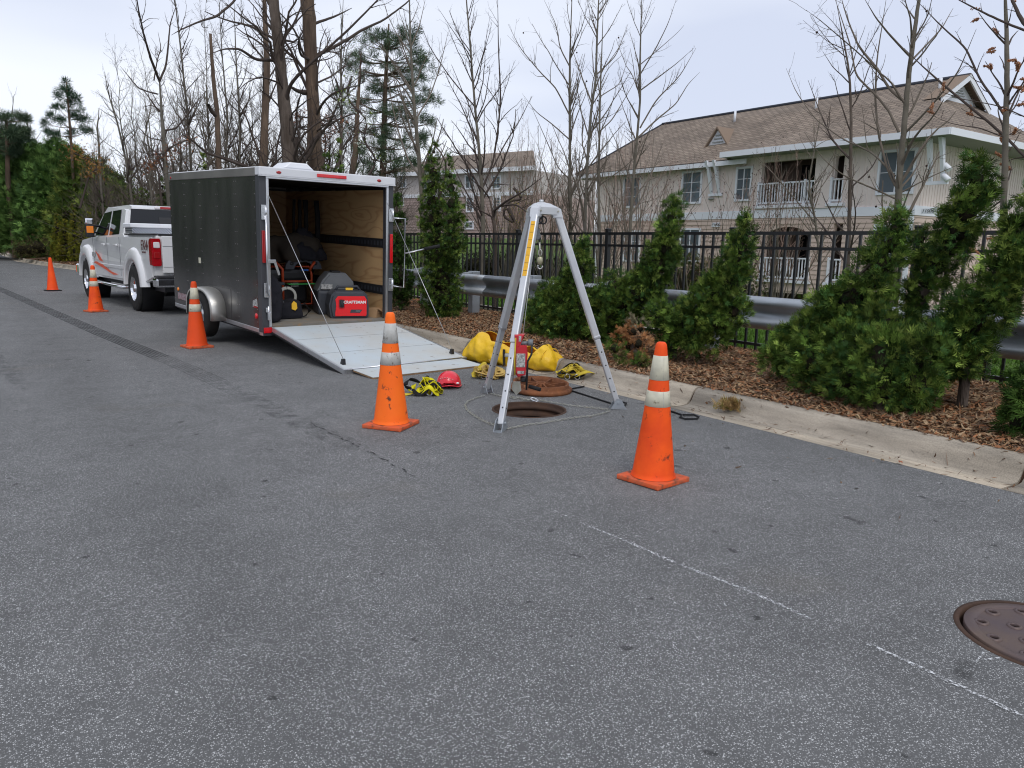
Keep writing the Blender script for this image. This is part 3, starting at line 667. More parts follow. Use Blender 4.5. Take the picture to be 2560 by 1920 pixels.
def window(parent, o, ax, w_, h, cols=2, rows=3, glass='window_glass', fw=0.09, half_screen=False):
    """window on a wall: o lower corner, ax unit vector along wall, outward normal = ax x z"""
    ax = Vector(ax).normalized(); nrm = ax.cross(Vector((0, 0, 1)))
    MM = Matrix(((ax.x, nrm.x, 0, o[0]), (ax.y, nrm.y, 0, o[1]), (0, 0, 1, o[2]), (0, 0, 0, 1)))
    b = MB()
    b.box((-fw, 0.0, -fw), (0, 0.06, h+fw), M=MM); b.box((w_, 0.0, -fw), (w_+fw, 0.06, h+fw), M=MM)
    b.box((0, 0.0, h), (w_, 0.06, h+fw), M=MM); b.box((-fw*0.2-0.05, 0.0, -fw), (w_+0.05, 0.075, 0), M=MM)
    f = b.build('window', M['white_trim'], parent)
    for c in range(cols):
        b = MB(); x0, x1 = w_*c/cols+0.015, w_*(c+1)/cols-0.015
        b.box((x0, 0.008, 0.01), (x1, 0.018, h-0.01), M=MM)
        b.build('pane', M['screen' if (half_screen and c == 0) else glass], f)
    b = MB()
    for c in range(1, cols): b.box((w_*c/cols-0.02, 0.004, 0), (w_*c/cols+0.02, 0.045, h), M=MM)
    for r_ in range(1, rows): b.box((0, 0.006, h*r_/rows-0.012), (w_, 0.03, h*r_/rows+0.012), M=MM)
    b.build('muntin', M['white_trim'], f); return f
def siding(parent, p0, p1, z0, z1, step=0.19, m='siding_tan', vertical=False, holes=()):
    """lap boards (stepped) or upright battens along wall p0->p1, outward = dir x z"""
    p0, p1 = Vector(p0), Vector(p1); L_ = (p1-p0).length; d = (p1-p0)/L_; nrm = d.cross(Vector((0, 0, 1)))
    MM = Matrix(((d.x, nrm.x, 0, p0.x), (d.y, nrm.y, 0, p0.y), (0, 0, 1, 0), (0, 0, 0, 1)))
    b = MB()
    spans = []
    def clear(a0, a1, c0, c1):
        for (hx0, hx1, hz0, hz1) in holes:
            if a0 < hx1 and a1 > hx0 and c0 < hz1 and c1 > hz0: return False
        return True
    if vertical:
        x = 0.1
        while x < L_:
            for (za, zb_) in ((z0, z1),):
                segs = [(za, zb_)]
                for (hx0, hx1, hz0, hz1) in holes:
                    if x+0.03 > hx0 and x < hx1:
                        ns = []
                        for s0, s1 in segs:
                            if hz0 > s0: ns.append((s0, min(s1, hz0)))
                            if hz1 < s1: ns.append((max(s0, hz1), s1))
                        segs = ns
                for s0, s1 in segs:
                    if s1-s0 > 0.05: b.box((x, 0.0, s0), (x+0.035, 0.022, s1), M=MM)
            x += step
    else:
        z = z0
        while z < z1:
            zt = min(z+step, z1); segs = [(0, L_)]
            for (hx0, hx1, hz0, hz1) in holes:
                if z < hz1 and zt > hz0:
                    ns = []
                    for s0, s1 in segs:
                        if hx0 > s0: ns.append((s0, min(s1, hx0)))
                        if hx1 < s1: ns.append((max(s0, hx1), s1))
                    segs = ns
            for s0, s1 in segs:
                if s1-s0 > 0.05:
                    b.poly([MM @ Vector(q) for q in ((s0, 0.035, z), (s1, 0.035, z), (s1, 0.004, zt), (s0, 0.004, zt))])
                    b.poly([MM @ Vector(q) for q in ((s0, 0.002, z), (s1, 0.002, z), (s1, 0.035, z), (s0, 0.035, z))])
            z += step
    o = b.build('siding', M[m], parent); o['kind'] = 'stuff'; return o

HX, HY0, HY1 = 28.0, 14.4, 31.6
house = thing('apartment_building', 'tan and cream two tone apartment building with brown shingle roof at right', 'building', (HX, HY0, -2.8))
house.location = (0, 0, 0)
def hz(px, py): q = PX(px, py, HX); return float(q[1]), float(q[2])
# openings in the facade, as (y0,y1,z0,z1)
def rect(x0, y0, x1, y1):
    a, b_ = hz(x0, y1), hz(x1, y0); m_ = hz((x0+x1)/2, y0), hz((x0+x1)/2, y1)
    return (b_[0], a[0], m_[1][1], m_[0][1])
up1 = rect(1899, 415, 2040, 503); up2 = rect(2080, 395, 2112, 503)
lo1 = rect(1905, 556, 2030, 688); lo2 = rect(2074, 548, 2110, 688)
ops = [(up1[0], up1[1], 3.45, 5.15), (up2[0], up2[1], 3.45, 5.15), (lo1[0], lo1[1], 0.35, 2.45), (lo2[0], lo2[1], 0.35, 2.55), (lo1[0], lo1[1], -2.5, -0.3), (lo2[0], lo2[1], -2.5, -0.3)]
Lh = HY1-HY0
# facade wall: direction from HY1 to HY0 so that outward = -X
p_l, p_r = (HX, HY1, 0), (HX, HY0, 0)
def fy(y): return HY1-y
b = MB()
ycuts = sorted(set([HY0, HY1]+[v for o_ in ops for v in o_[:2]])); 
for ya, yb in zip(ycuts[:-1], ycuts[1:]):
    zs = [(-2.9, 5.5)]
    for o_ in ops:
        if ya >= o_[0]-1e-6 and yb <= o_[1]+1e-6:
            ns = []
            for s0, s1 in zs:
                if o_[2] > s0: ns.append((s0, min(s1, o_[2])))
                if o_[3] < s1: ns.append((max(s0, o_[3]), s1))
            zs = ns
    for s0, s1 in zs:
        for (c0, c1, mi) in ((s0, min(s1, 2.84), 1), (max(s0, 2.84), s1, 0)):
            if c1 > c0: b.mat(mi); b.box((HX, ya, c0), (HX+0.2, yb, c1))
b.mat(0); b.box((HX+0.2, HY0, 2.84), (40, HY0+0.2, 5.5)); b.box((HX+0.2, HY1-0.2, 2.84), (40, HY1, 5.5)); b.mat(1); b.box((HX+0.2, HY0, -2.9), (40, HY0+0.2, 2.84)); b.box((HX+0.2, HY1-0.2, -2.9), (40, HY1, 2.84))
b.box((39.8, HY0+0.2, -2.9), (40, HY1-0.2, 5.5))
b.build('wall', [M['siding_cream'], M['siding_tan']], house)
b = MB()
for o_ in ops:  # recessed balconies
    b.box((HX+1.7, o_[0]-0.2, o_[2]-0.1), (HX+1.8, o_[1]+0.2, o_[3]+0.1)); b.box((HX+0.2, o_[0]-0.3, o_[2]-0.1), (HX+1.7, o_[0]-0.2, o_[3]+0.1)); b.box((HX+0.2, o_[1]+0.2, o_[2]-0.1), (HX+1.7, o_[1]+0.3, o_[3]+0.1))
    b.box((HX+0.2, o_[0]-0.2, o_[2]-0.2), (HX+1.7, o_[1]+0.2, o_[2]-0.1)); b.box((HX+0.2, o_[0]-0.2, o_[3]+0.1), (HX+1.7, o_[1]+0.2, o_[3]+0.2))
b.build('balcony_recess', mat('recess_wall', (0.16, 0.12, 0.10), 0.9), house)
for o_ in ops[:4]:
    railing(house, (HX-0.06, o_[1]+0.05, 0), (HX-0.06, o_[0]-0.05, 0), o_[2]-0.12)
    b = MB(); b.box((HX-0.14, o_[0]-0.2, o_[2]-0.22), (HX-0.001, o_[1]+0.2, o_[2]-0.1)); b.build('balcony_edge', M['white_trim'], house)
    b = MB(); yc = (o_[0]+o_[1])/2; b.box((HX+1.62, yc-0.45, o_[2]-0.1), (HX+1.69, yc+0.45, o_[3]-0.05)); b.build('balcony_door', M['glass_dark'], house)
# spandrels making the arch over the lower balcony
o_ = ops[2]; yc, hw = (o_[0]+o_[1])/2, (o_[1]-o_[0])/2
for sgn in (-1, 1):
    pts = [(yc+sgn*hw, o_[3])]+[(yc+sgn*hw*math.cos(t), o_[3]-0.55+0.55*math.sin(t)) for t in np.linspace(0, PI/2, 9)]
    b = MB(); b.prism(pts, 0, HX, HX+0.15); b.build('arch_spandrel', M['siding_tan'], house)
rects = {'w1': rect(1706, 432, 1754, 505), 'w2': rect(1841, 422, 1879, 498), 'w3': rect(2196, 380, 2289, 480), 'l1': rect(1700, 575, 1750, 650), 'l2': rect(2183, 566, 2272, 655), 'w0': rect(1560, 445, 1600, 515), 'l0': rect(1560, 580, 1600, 650)}
for k, r_ in rects.items():
    window(house, (HX, r_[1], r_[2]), (0, -1, 0), r_[1]-r_[0], r_[3]-r_[2], 2, {'w3': 2, 'l1': 2, 'l2': 2}.get(k, 3), half_screen=(k in ('w3', 'w2')))
hol = [(fy(r_[1])-0.1, fy(r_[0])+0.1, r_[2]-0.1, r_[3]+0.1) for r_ in rects.values()]+[(fy(o_[1]), fy(o_[0]), o_[2]-0.2, o_[3]) for o_ in ops]
siding(house, p_l, p_r, 3.16, 5.45, 0.2, 'siding_cream', True, hol)
siding(house, p_l, p_r, -2.8, 2.82, 0.185, 'siding_tan', False, hol)
siding(house, (HX, HY0, 0), (40, HY0, 0), 3.16, 5.45, 0.2, 'siding_cream', True)
siding(house, (HX, HY0, 0), (40, HY0, 0), -2.8, 2.82, 0.185, 'siding_tan')
b = MB(); b.box((HX-0.05, HY0-0.05, 2.82), (HX-0.001, HY1, 3.16)); b.box((HX, HY0-0.05, 2.82), (40, HY0-0.001, 3.16)); b.build('band_board', M['white_trim'], house)
for y in (HY0+0.07, HY1-0.07):
    b = MB(); b.box((HX-0.045, y-0.09, -2.8), (HX-0.002, y+0.09, 2.81)); b.build('corner_board', M['white_trim'], house)
# columns between balcony openings
b = MB()
for (a0, a1) in ((ops[1][1], ops[0][0]),):
    b.box((HX-0.1, a0+0.05, 3.17), (HX-0.03, a1-0.05, 5.45))
b.build('column', M['siding_cream'], house)
# eaves, soffit
ex, ez = 27.0, 5.62; yk = 22.6
b = MB(); b.box((ex-0.04, 13.0, ez-0.23), (ex, yk, ez)); b.box((ex, 12.96, ez-0.23), (41, 13.0, ez)); b.box((ex, yk-0.04, ez-0.23), (27.6, yk, ez)); b.build('fascia', M['white_trim'], house)
b = MB(); b.box((27.5, 21.6, ez-0.50), (27.54, 33.0, ez-0.3)); b.box((27.54, 32.96, ez-0.50), (40.5, 33.0, ez-0.3)); b.build('fascia', M['white_trim'], house)
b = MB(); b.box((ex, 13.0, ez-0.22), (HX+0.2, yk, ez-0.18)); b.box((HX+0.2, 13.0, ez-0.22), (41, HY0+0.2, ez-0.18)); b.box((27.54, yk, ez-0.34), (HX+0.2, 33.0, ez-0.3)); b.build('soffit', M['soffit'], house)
# roof
rx_, rz_ = 31.6, 8.15; gy, gz_ = 15.0, 8.15; y_l = 30.6
pk_ = (rx_, gy, rz_); gb = (rx_-1.75, gy, rz_-0.95); gb2 = (rx_+1.75, gy, rz_-0.95)
sl = (rx_-ex, 0, rz_-ez)
uvplane('roof', [(ex, 13.0, ez+0.002), gb, pk_, (rx_, y_l, rz_), (27.5, 33.0, ez-0.27), (27.5, yk, ez-0.27), (ex, yk, ez)], M['shingles'], house, (0, 1, 0), sl)
uvplane('roof', [(ex, 13.0, ez+0.002), (36.4, 13.0, ez+0.002), gb2, gb], M['shingles'], house, (1, 0, 0), (0, 2, rz_-0.95-ez))
uvplane('roof', [(36.4, 13.0, ez), (36.4, 33, ez-0.27), (rx_, y_l, rz_), pk_, gb2], M['shingles'], house, (0, 1, 0), (-4.8, 0, rz_-ez))
uvplane('roof', [(27.5, 33.0, ez-0.27), (rx_, y_l, rz_), (36.4, 33.0, ez-0.27)], M['shingles'], house, (1, 0, 0), (0, -2.4, rz_-ez))
# east wing continuing to the right behind the hip
uvplane('roof', [(34, 13.0, ez+0.01), (52, 13.0, ez+0.01), (52, 17.5, 7.6), (35.5, 17.5, 7.6)], M['shingles'], house, (1, 0, 0), (0, 4.5, 2))
b = MB(); b.box((41, 12.96, ez-0.3), (52, 13.0, ez)); b.build('fascia', M['white_trim'], house)
b = MB(); b.box((40, HY0, -2.9), (52, HY0+0.2, 5.5)); b.build('wall', M['siding_cream'], house)
b = MB(); b.tube([(rx_, gy-0.3, rz_+0.03), (rx_, y_l, rz_+0.03)], 0.07, 6); b.tube([(rx_, y_l, rz_+0.02), (27.5, 33.0, ez-0.25)], 0.05, 6); b.build('ridge_cap', M['roof_edge'], house)
# gablet
b = MB(); b.prism([(rx_-1.55, rz_-0.95), (rx_+1.55, rz_-0.95), (rx_, rz_-0.12)], 1, gy+0.05, gy+0.12); b.build('gable_wall', M['white_trim'], house)
b = MB()
for s in (-1, 1):
    q = [(rx_, rz_+0.05), (rx_+s*1.95, rz_-1.03), (rx_+s*1.95, rz_-1.25), (rx_, rz_-0.17)]
    b.prism(q, 1, gy-0.32, gy-0.26); 
b.build('barge_board', M['white_trim'], house)
b = MB()
for s in (-1, 1):
    b.poly([(rx_, gy-0.34, rz_+0.07), (rx_+s*1.97, gy-0.34, rz_-1.02), (rx_+s*1.97, gy+0.4, rz_-1.02), (rx_, gy+0.4, rz_+0.07)])
b.build('gable_roof', mat('shingle_plain', (0.24, 0.18, 0.135), 0.9), house)
for k in range(5):
    hw = 0.5-0.09*k; z = rz_-0.78+0.09*k
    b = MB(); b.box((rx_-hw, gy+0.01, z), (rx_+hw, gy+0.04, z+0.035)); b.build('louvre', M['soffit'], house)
# small triangular vent dormer on the front slope
dy = float(PX(1822, 350, 29.6)[1]); dz = float(PX(1822, 372, 28.9)[2])
b = MB(); b.prism([(dy-0.75, dz), (dy+0.75, dz), (dy, dz+0.95)], 0, 28.85, 28.95); o = b.build('vent_dormer', M['white_trim'], house)
for k in range(4):
    hw = 0.40-0.09*k; z = dz+0.18+0.15*k; b = MB(); b.box((28.80, dy-hw, z), (28.84, dy+hw, z+0.05)); b.build('louvre', M['soffit'], o)
b = MB()
for s in (-1, 1): b.prism([(dy, dz+1.05), (dy+s*0.86, dz-0.03), (dy+s*0.82, dz-0.08), (dy, dz+0.95)], 0, 28.7, 31.0)
b.build('dormer_roof', M['shingle_plain'], house)
for (px, py) in ((1836, 312), (2040, 272), (2350, 218)):
    q = PX(px, py, 30.6); zz = ez+(30.6-ex)*(rz_-ez)/(rx_-ex)
    b = MB(); b.lathe([(0.06, zz-0.1), (0.06, zz+0.42)], 10, c=(30.6, q[1], 0)); b.build('vent_pipe', M['white_trim'], house)
# brackets
for (ya, yb) in ((hz(1782, 470)[0], None), (hz(2330, 440)[0], None)):
    for dy_ in (0.0, 0.42):
        b = MB(); b.prism([(HX-0.10, 3.97), (HX-0.025, 3.97), (HX-0.35, 5.39), (HX-0.62, 5.39), (HX-0.40, 4.9)], 1, ya-dy_-0.06, ya-dy_+0.06); b.build('bracket', M['white_trim'], house)
    b = MB(); b.box((HX-0.1, ya-0.6, 3.85), (HX-0.002, ya+0.15, 3.97)); b.build('bracket_plate', M['white_trim'], house)
fl = thing('floodlight', 'white twin floodlight under the eave at the building corner', 'floodlight', (HX-0.02, hz(2352, 440)[0], 4.55))
for dz_ in (0.0, -0.35):
    b = MB(); b.lathe([(0.02, 0), (0.09, -0.05), (0.1, -0.32), (0.07, -0.34)], 14, M=Matrix.Translation((-0.1, -0.1, dz_)) @ Matrix.Rotation(-0.8, 4, 'X')); b.build('lamp_head', M['white_trim'], fl)
b = MB(); b.tube([(0, 0, 0.0), (-0.08, -0.05, 0.1), (-0.1, -0.1, 0)], 0.02, 6); b.tube([(0, 0, -0.2), (-0.08, -0.05, -0.25), (-0.1, -0.1, -0.35)], 0.02, 6); b.build('arm', M['black_plastic'], fl)
# number plates
for (px, py, m_, nm) in ((1792, 562, 'siding_cream', 'white building number plate reading 11006 on the tan siding'), (2322, 528, 'white_trim', 'dark building number 11006 on the white band beside the tall shrub')):
    y, z = hz(px, py); X_ = HX-0.05 if m_ != 'white_trim' else HX-0.056
    t = thing('number_plate', nm, 'number sign', (X_, y, z))
    b = MB(); b.box((-0.02, -0.24, -0.1), (0.0, 0.24, 0.1), 0.006); b.build('plate', M['white_trim'], t)
    lettering('11006', 0.17, M['number_print'], t, (-0.024, 0, 0), (0, -1, 0), (0, 0, 1), shear=0.25, bold=0.002)
b = MB(); y, z = hz(1780, 497); b.box((HX-0.12, y-0.15, z-0.04), (HX-0.024, y+0.15, z+0.04), 0.02); b.build('wall_vent', M['soffit'], house)

# second apartment building far behind
A_, B2 = PD(960, 600, 84), PD(1330, 600, 72)
dv = (B2-A_); dv[2] = 0; Lb = np.linalg.norm(dv); dv /= Lb; nb = np.array([dv[1], -dv[0], 0])
if nb @ (CAM-A_) < 0: nb = -nb
def PL(px, py, off=0.0):
    d = ray(px, py); a0 = A_+nb*off; t_ = ((a0-CAM) @ nb)/(d @ nb); return CAM+d*t_
bld = thing('apartment_building', 'distant pale apartment building seen between bare trees behind the pair of conifers', 'building', (A_[0], A_[1], -3)); bld.location = (0, 0, 0)
zt = float(PL(1180, 432)[2]); zm = float(PL(1180, 486)[2])
MM = Matrix(((dv[0], nb[0], 0, A_[0]), (dv[1], nb[1], 0, A_[1]), (0, 0, 1, 0), (0, 0, 0, 1)))
b = MB(); b.mat(0); b.box((0, -12, zm), (Lb, 0, zt), M=MM); b.mat(1); b.box((0, -12.01, -4), (Lb, -0.01, zm), M=MM); b.build('wall', [mat('pale_wall', (0.52, 0.48, 0.46), 0.8), mat('pink_wall', (0.42, 0.33, 0.30), 0.8)], bld)
b = MB(); b.box((-0.6, 0.6, zt-0.05), (Lb+0.6, 0.7, zt+0.3), M=MM); b.box((0, 0.01, zm-0.2), (Lb, 0.08, zm+0.15), M=MM); b.build('fascia', M['white_trim'], bld)
b = MB()
z = -3.0
while z < zm-0.3: b.box((0, 0.005, z), (Lb, 0.035, z+0.04), M=MM); z += 0.28
b.build('siding', M['pink_wall'], bld)['kind'] = 'stuff'
rv = [MM @ Vector(q) for q in ((-0.7, 0.7, zt+0.3), (Lb+0.7, 0.7, zt+0.3), (Lb-4, -6, zt+2.6), (4, -6, zt+2.6))]
uvplane('roof', rv, M['shingles'], bld, tuple(dv), (0, 0, 1))
for (x0, y0, x1, y1) in ((1168, 494, 1182, 527), (1164, 556, 1182, 570), (992, 493, 1008, 512), (1165, 440, 1185, 470), (1235, 494, 1250, 525), (1232, 442, 1250, 470), (1060, 445, 1075, 470), (1062, 495, 1076, 525), (1000, 440, 1014, 468)):
    a0, a1 = PL(x0, y1), PL(x1, y0); wv = abs(float((a1-a0) @ dv)); hv = float(a1[2]-a0[2]); s0 = float(min((a0-A_) @ dv, (a1-A_) @ dv))
    o0 = MM @ Vector((s0, 0.0, float(a0[2])))
    ax_ = dv if np.cross(dv, [0, 0, 1]) @ nb > 0 else -dv
    if ax_ is not dv: o0 = MM @ Vector((s0+wv, 0.0, float(a0[2])))
    window(bld, o0, tuple(ax_), wv, hv, 2, 2, fw=0.14)
# ================================================================== CONES
def cone(px, py, label, s=1.0, rz=0.3, banded=True, base='cone_base', body='cone_orange', band='cone_band', tilt=(0, 0)):
    p = G(px, py); t = thing('traffic_cone', label, 'traffic cone', (p[0], p[1], 0), group='traffic cones around the work area', rot=(tilt[0], tilt[1], rz), scale=s)
    H_ = 0.91; r0, r1 = 0.135, 0.034
    def rr(z): return r0+(r1-r0)*(z-0.03)/(H_-0.03)
    b = MB()
    if banded:
        b.box((-0.19, -0.19, 0.012), (0.19, 0.19, 0.042), 0.012, seg=2)
        for v in b.bm.verts:  # rounded, slightly sagging corners
            d = math.hypot(v.co.x, v.co.y)
            if d > 0.2: v.co.z -= 0.010; f_ = 0.235/d if d > 0.235 else 1; v.co.x *= f_; v.co.y *= f_
            v.co.z += 0.005*math.sin(v.co.x*17)*math.sin(v.co.y*13)
        for sx in (-1, 1):
            for sy in (-1, 1): b.box((sx*0.15-0.015, sy*0.15-0.015, 0), (sx*0.15+0.015, sy*0.15+0.015, 0.014))
    else:
        b.box((-0.18, -0.18, 0.0), (0.18, 0.18, 0.028), 0.01, seg=2)
    b.build('base', M[base], t)
    b = MB(); b.lathe([(r0+0.012, 0.035), (r0+0.004, 0.05), (r0, 0.065), (rr(0.40), 0.40), (rr(0.78), 0.78), (rr(0.87), 0.87), (r1+0.001, 0.893), (r1-0.006, 0.905), (r1-0.014, H_)], 40, cap0=False, cap1=True)
    b.build('body', M[body], t)
    if banded:
        for z0, z1 in ((0.50, 0.60), (0.67, 0.825)):
            b = MB(); b.lathe([(rr(z0)+0.0003, z0), (rr(z0)+0.0022, z0+0.001), (rr(z1)+0.0022, z1-0.001), (rr(z1)+0.0003, z1)], 40, cap0=False, cap1=False); b.build('reflective_band', M[band], t)
            b = MB(); r_a, r_b = rr(z0)+0.003, rr(z1)+0.003
            ang = 4.35-rz; c, s_ = math.cos(ang), math.sin(ang); c2, s2 = math.cos(ang+0.02), math.sin(ang+0.02)
            b.poly([(r_a*c, r_a*s_, z0+0.002), (r_a*c2, r_a*s2, z0+0.002), (r_b*c2, r_b*s2, z1-0.002), (r_b*c, r_b*s_, z1-0.002)]); b.build('band_seam', M['sticker'], t)
    return t
cone(1632, 1200, 'nearest orange cone with cream bands, at right in front of the kerb', 0.96, 0.12, tilt=(0.0, 0.012))
cone(978, 1064, 'scuffed orange cone with grimy grey bands, in front of the trailer ramp', 0.995, 0.62, body='cone_light', band='cone_band_grimy')
cone(493, 868, 'orange cone with two pale bands standing beside the trailer wheel', 0.97, 0.15, body='cone_dull')
cone(240, 779, 'orange cone with two pale bands standing behind the truck bumper near its rear wheel', 0.99, 0.3)
cone(132, 727, 'plain orange cone without bands on a flat black base, farthest left', 0.97, 0.2, banded=False, base='black_rubber', body='cone_clean')

# ================================================================== ENCLOSED TRAILER  (local: x right, y forward, z up)
TTH, TPI = 0.101, 0.033
TO = np.array([3.89, 9.71, 0.0])
_tf = np.array([-math.sin(TTH)*math.cos(TPI), math.cos(TTH)*math.cos(TPI), math.sin(TPI)]); _tr = np.array([math.cos(TTH), math.sin(TTH), 0]); _tu = np.cross(_tr, _tf)
TMW = Matrix(((_tr[0], _tf[0], _tu[0], TO[0]), (_tr[1], _tf[1], _tu[1], TO[1]), (_tr[2], _tf[2], _tu[2], TO[2]), (0, 0, 0, 1)))
TR = thing('enclosed_trailer', 'dark grey enclosed cargo trailer with its rear ramp lowered onto the road', 'trailer', TO); TR.rotation_euler = TMW.to_euler()
TREUL = TMW.to_euler()
def TP(x, y, axis, val):
    Mi = np.array([_tr, _tf, _tu]); d = Mi @ ray(x, y); c = Mi @ (CAM-TO); t = (val-c[axis])/d[axis]; return c+d*t
W2, TL, ZB, ZT = 0.96, 3.4, 0.30, 2.32
VN = 0.0
# side walls (outer skin panels)
npan = 5
for s in (-1, 1):
    for k in range(npan):
        y0, y1 = 0.12+(TL-0.12)*k/npan, 0.12+(TL-0.12)*(k+1)/npan
        b = MB(); b.box((s*W2, y0+0.001, ZB+0.02), (s*(W2-0.012), y1-0.001, ZT-0.105)); b.build('side_panel', M['trailer_skin'], TR)
    b = MB()
    for k in range(npan+1):
        y = 0.12+(TL-0.12)*k/npan
        for z in np.arange(ZB+0.1, ZT-0.15, 0.16):
            for dy_ in (-0.03, 0.03):
                if 0.13 < y+dy_ < TL: b.lathe([(0.006, 0.0), (0.004, s*0.003)], 6, 'x', (s*W2, y+dy_, z), cap0=False)
    b.build('screw_row', M['rail_alu'], TR)['kind'] = 'stuff'
    b = MB(); b.box((s*(W2+0.004), 0.12, ZB-0.035), (s*(W2-0.03), TL, ZB+0.019), 0.004); b.build('bottom_trim', M['alu'], TR)
    b = MB(); b.box((s*(W2+0.008), 0.10, ZT-0.105), (s*(W2-0.05), TL+0.01, ZT+0.0), 0.006); b.build('top_rail', M['rail_alu'], TR)
    b = MB()
    for z in np.arange(ZB+0.02, ZT-0.2, 0.4): b.box((s*(W2-0.013), 0.13, z), (s*(W2-0.03), TL-0.02, z+0.03))
    b.build('wall_stud', M['frame_steel'], TR)
b = MB(); b.box((-W2, TL-0.01, ZB), (W2, TL+0.01, ZT-0.13)); b.build('front_wall', M['trailer_skin'], TR)
b = MB(); b.box((-W2, TL, ZT-0.13), (W2, TL+0.02, ZT)); b.build('front_rail', M['rail_alu'], TR)
b = MB(); b.box((-W2+0.03, 0.05, ZT-0.03), (W2-0.03, TL, ZT+0.012), 0.01); b.build('roof', M['trailer_white'], TR)
b = MB(); b.box((-0.42, 0.45, ZT+0.012), (-0.02, 0.85, ZT+0.04), 0.01)
b.prism([(-0.44, ZT+0.04), (0.0, ZT+0.04), (-0.1, ZT+0.12), (-0.34, ZT+0.12)], 1, 0.45, 0.85, 0.015); b.build('roof_vent', M['trailer_white'], TR)
# rear frame
OP = 0.865  # half opening
b = MB()
for s in (-1, 1): b.box((s*(W2+0.002), 0.0, ZB-0.02), (s*OP, 0.119, ZT-0.10), 0.006)
b.box((-OP, 0.0, 2.205), (OP, 0.11, ZT-0.10))
b.build('rear_frame', M['trailer_rear'], TR)
b = MB()
for s in (-1, 1): b.box((s*(OP+0.012), -0.014, 0.35), (s*(OP-0.022), 0.03, 2.19), 0.004)
b.box((-OP-0.012, -0.014, 2.19), (OP+0.012, 0.03, 2.222), 0.004); b.build('door_trim', M['alu_bright'], TR)
b = MB(); b.box((-W2-0.012, -0.035, ZT-0.095), (W2+0.012, 0.0995, ZT+0.006), 0.012, seg=2); b.box((-W2-0.014, -0.04, ZT-0.105), (W2+0.014, -0.002, ZT-0.0955)); b.build('rear_header', M['trailer_white'], TR)
b = MB(); b.box((-W2, -0.01, ZB-0.06), (W2, 0.11, ZB-0.021)); b.build('rear_sill', M['alu'], TR)
b = MB(); b.prism([(-W2, ZB-0.06), (-W2+0.16, ZB-0.06), (-W2+0.16, ZB+0.05), (-W2, ZB+0.05)], 1, -0.012, -0.001); b.build('corner_skirt', M['trailer_rear'], TR)
# interior
b = MB(); b.box((W2-0.035, 0.12, ZB+0.07), (W2-0.045, TL-0.05, ZT-0.16)); b.build('right_plywood', M['plywood'], TR)
b = MB(); b.box((-W2+0.035, 0.12, ZB+0.07), (-W2+0.045, TL-0.05, ZT-0.16)); b.build('left_plywood', M['plywood'], TR)
b = MB(); b.box((-W2+0.05, TL-0.06, ZB+0.07), (W2-0.05, TL-0.05, ZT-0.16)); b.build('front_plywood', M['plywood'], TR)
b = MB(); b.box((-W2+0.05, 0.1, ZT-0.10), (W2-0.05, TL-0.05, ZT-0.09)); b.build('ceiling_liner', M['dark_inside'], TR)
b = MB(); b.box((-W2+0.04, 0.02, ZB+0.03), (W2-0.04, TL-0.05, ZB+0.07)); b.build('floor', M['floor_worn'], TR)
b = MB(); b.box((-W2+0.02, 0.02, ZB-0.06), (W2-0.02, TL-0.02, ZB+0.025)); b.build('chassis', M['frame_steel'], TR)
for z in (1.36, 0.70):   # slotted black tie-down strips on the right wall
    b = MB(); b.box((W2-0.047, 0.14, z), (W2-0.058, TL-0.3, z+0.13), 0.003); o = b.build('tie_down_strip', M['black_plastic'], TR)
    b = MB()
    for y in np.arange(0.2, 2.4, 0.09): b.box((W2-0.0585, y, z+0.035), (W2-0.0595, y+0.035, z+0.095))
    b.build('slot', M['gen_dark'], o)
# lights
def lens(name, lo, hi, m='red_lens', bev=0.012): b = MB(); b.box(lo, hi, bev, seg=2); return b.build(name, M[m], TR)
lens('light_bar', (-0.21, -0.05, ZT-0.068), (0.21, -0.035, ZT-0.026), bev=0.007)
for x in (-0.72, 0.71):
    b = MB(); b.ball((x, -0.036, ZT-0.05), 0.035, 2, (1, 0.3, 0.55)); b.build('marker_light', M['red_dark'], TR)
for s in (-1, 1):
    o = lens('tail_light', (s*0.925-0.022, -0.022, 1.16), (s*0.925+0.022, -0.001, 1.56), 'red_lens' if s > 0 else 'red_dark', 0.008)
    lens('reflector', (s*0.89-0.065, -0.022, 0.275), (s*0.89+0.065, -0.0125, 0.345), bev=0.003)
    b = MB(); b.ball((s*(W2+0.008), 3.3, ZT-0.07), 0.022, 2, (0.5, 1, 1)); b.build('side_marker', M['red_dark'], TR)
b = MB(); b.ball((-W2-0.002, 0.19, 0.47), 0.04, 2, (0.4, 1, 1)); b.build('side_marker', M['red_lens'], TR)
b = MB(); b.ball((-W2-0.002, 3.22, 0.55), 0.03, 2, (0.5, 1, 1)); b.build('side_marker', M['amber'], TR)
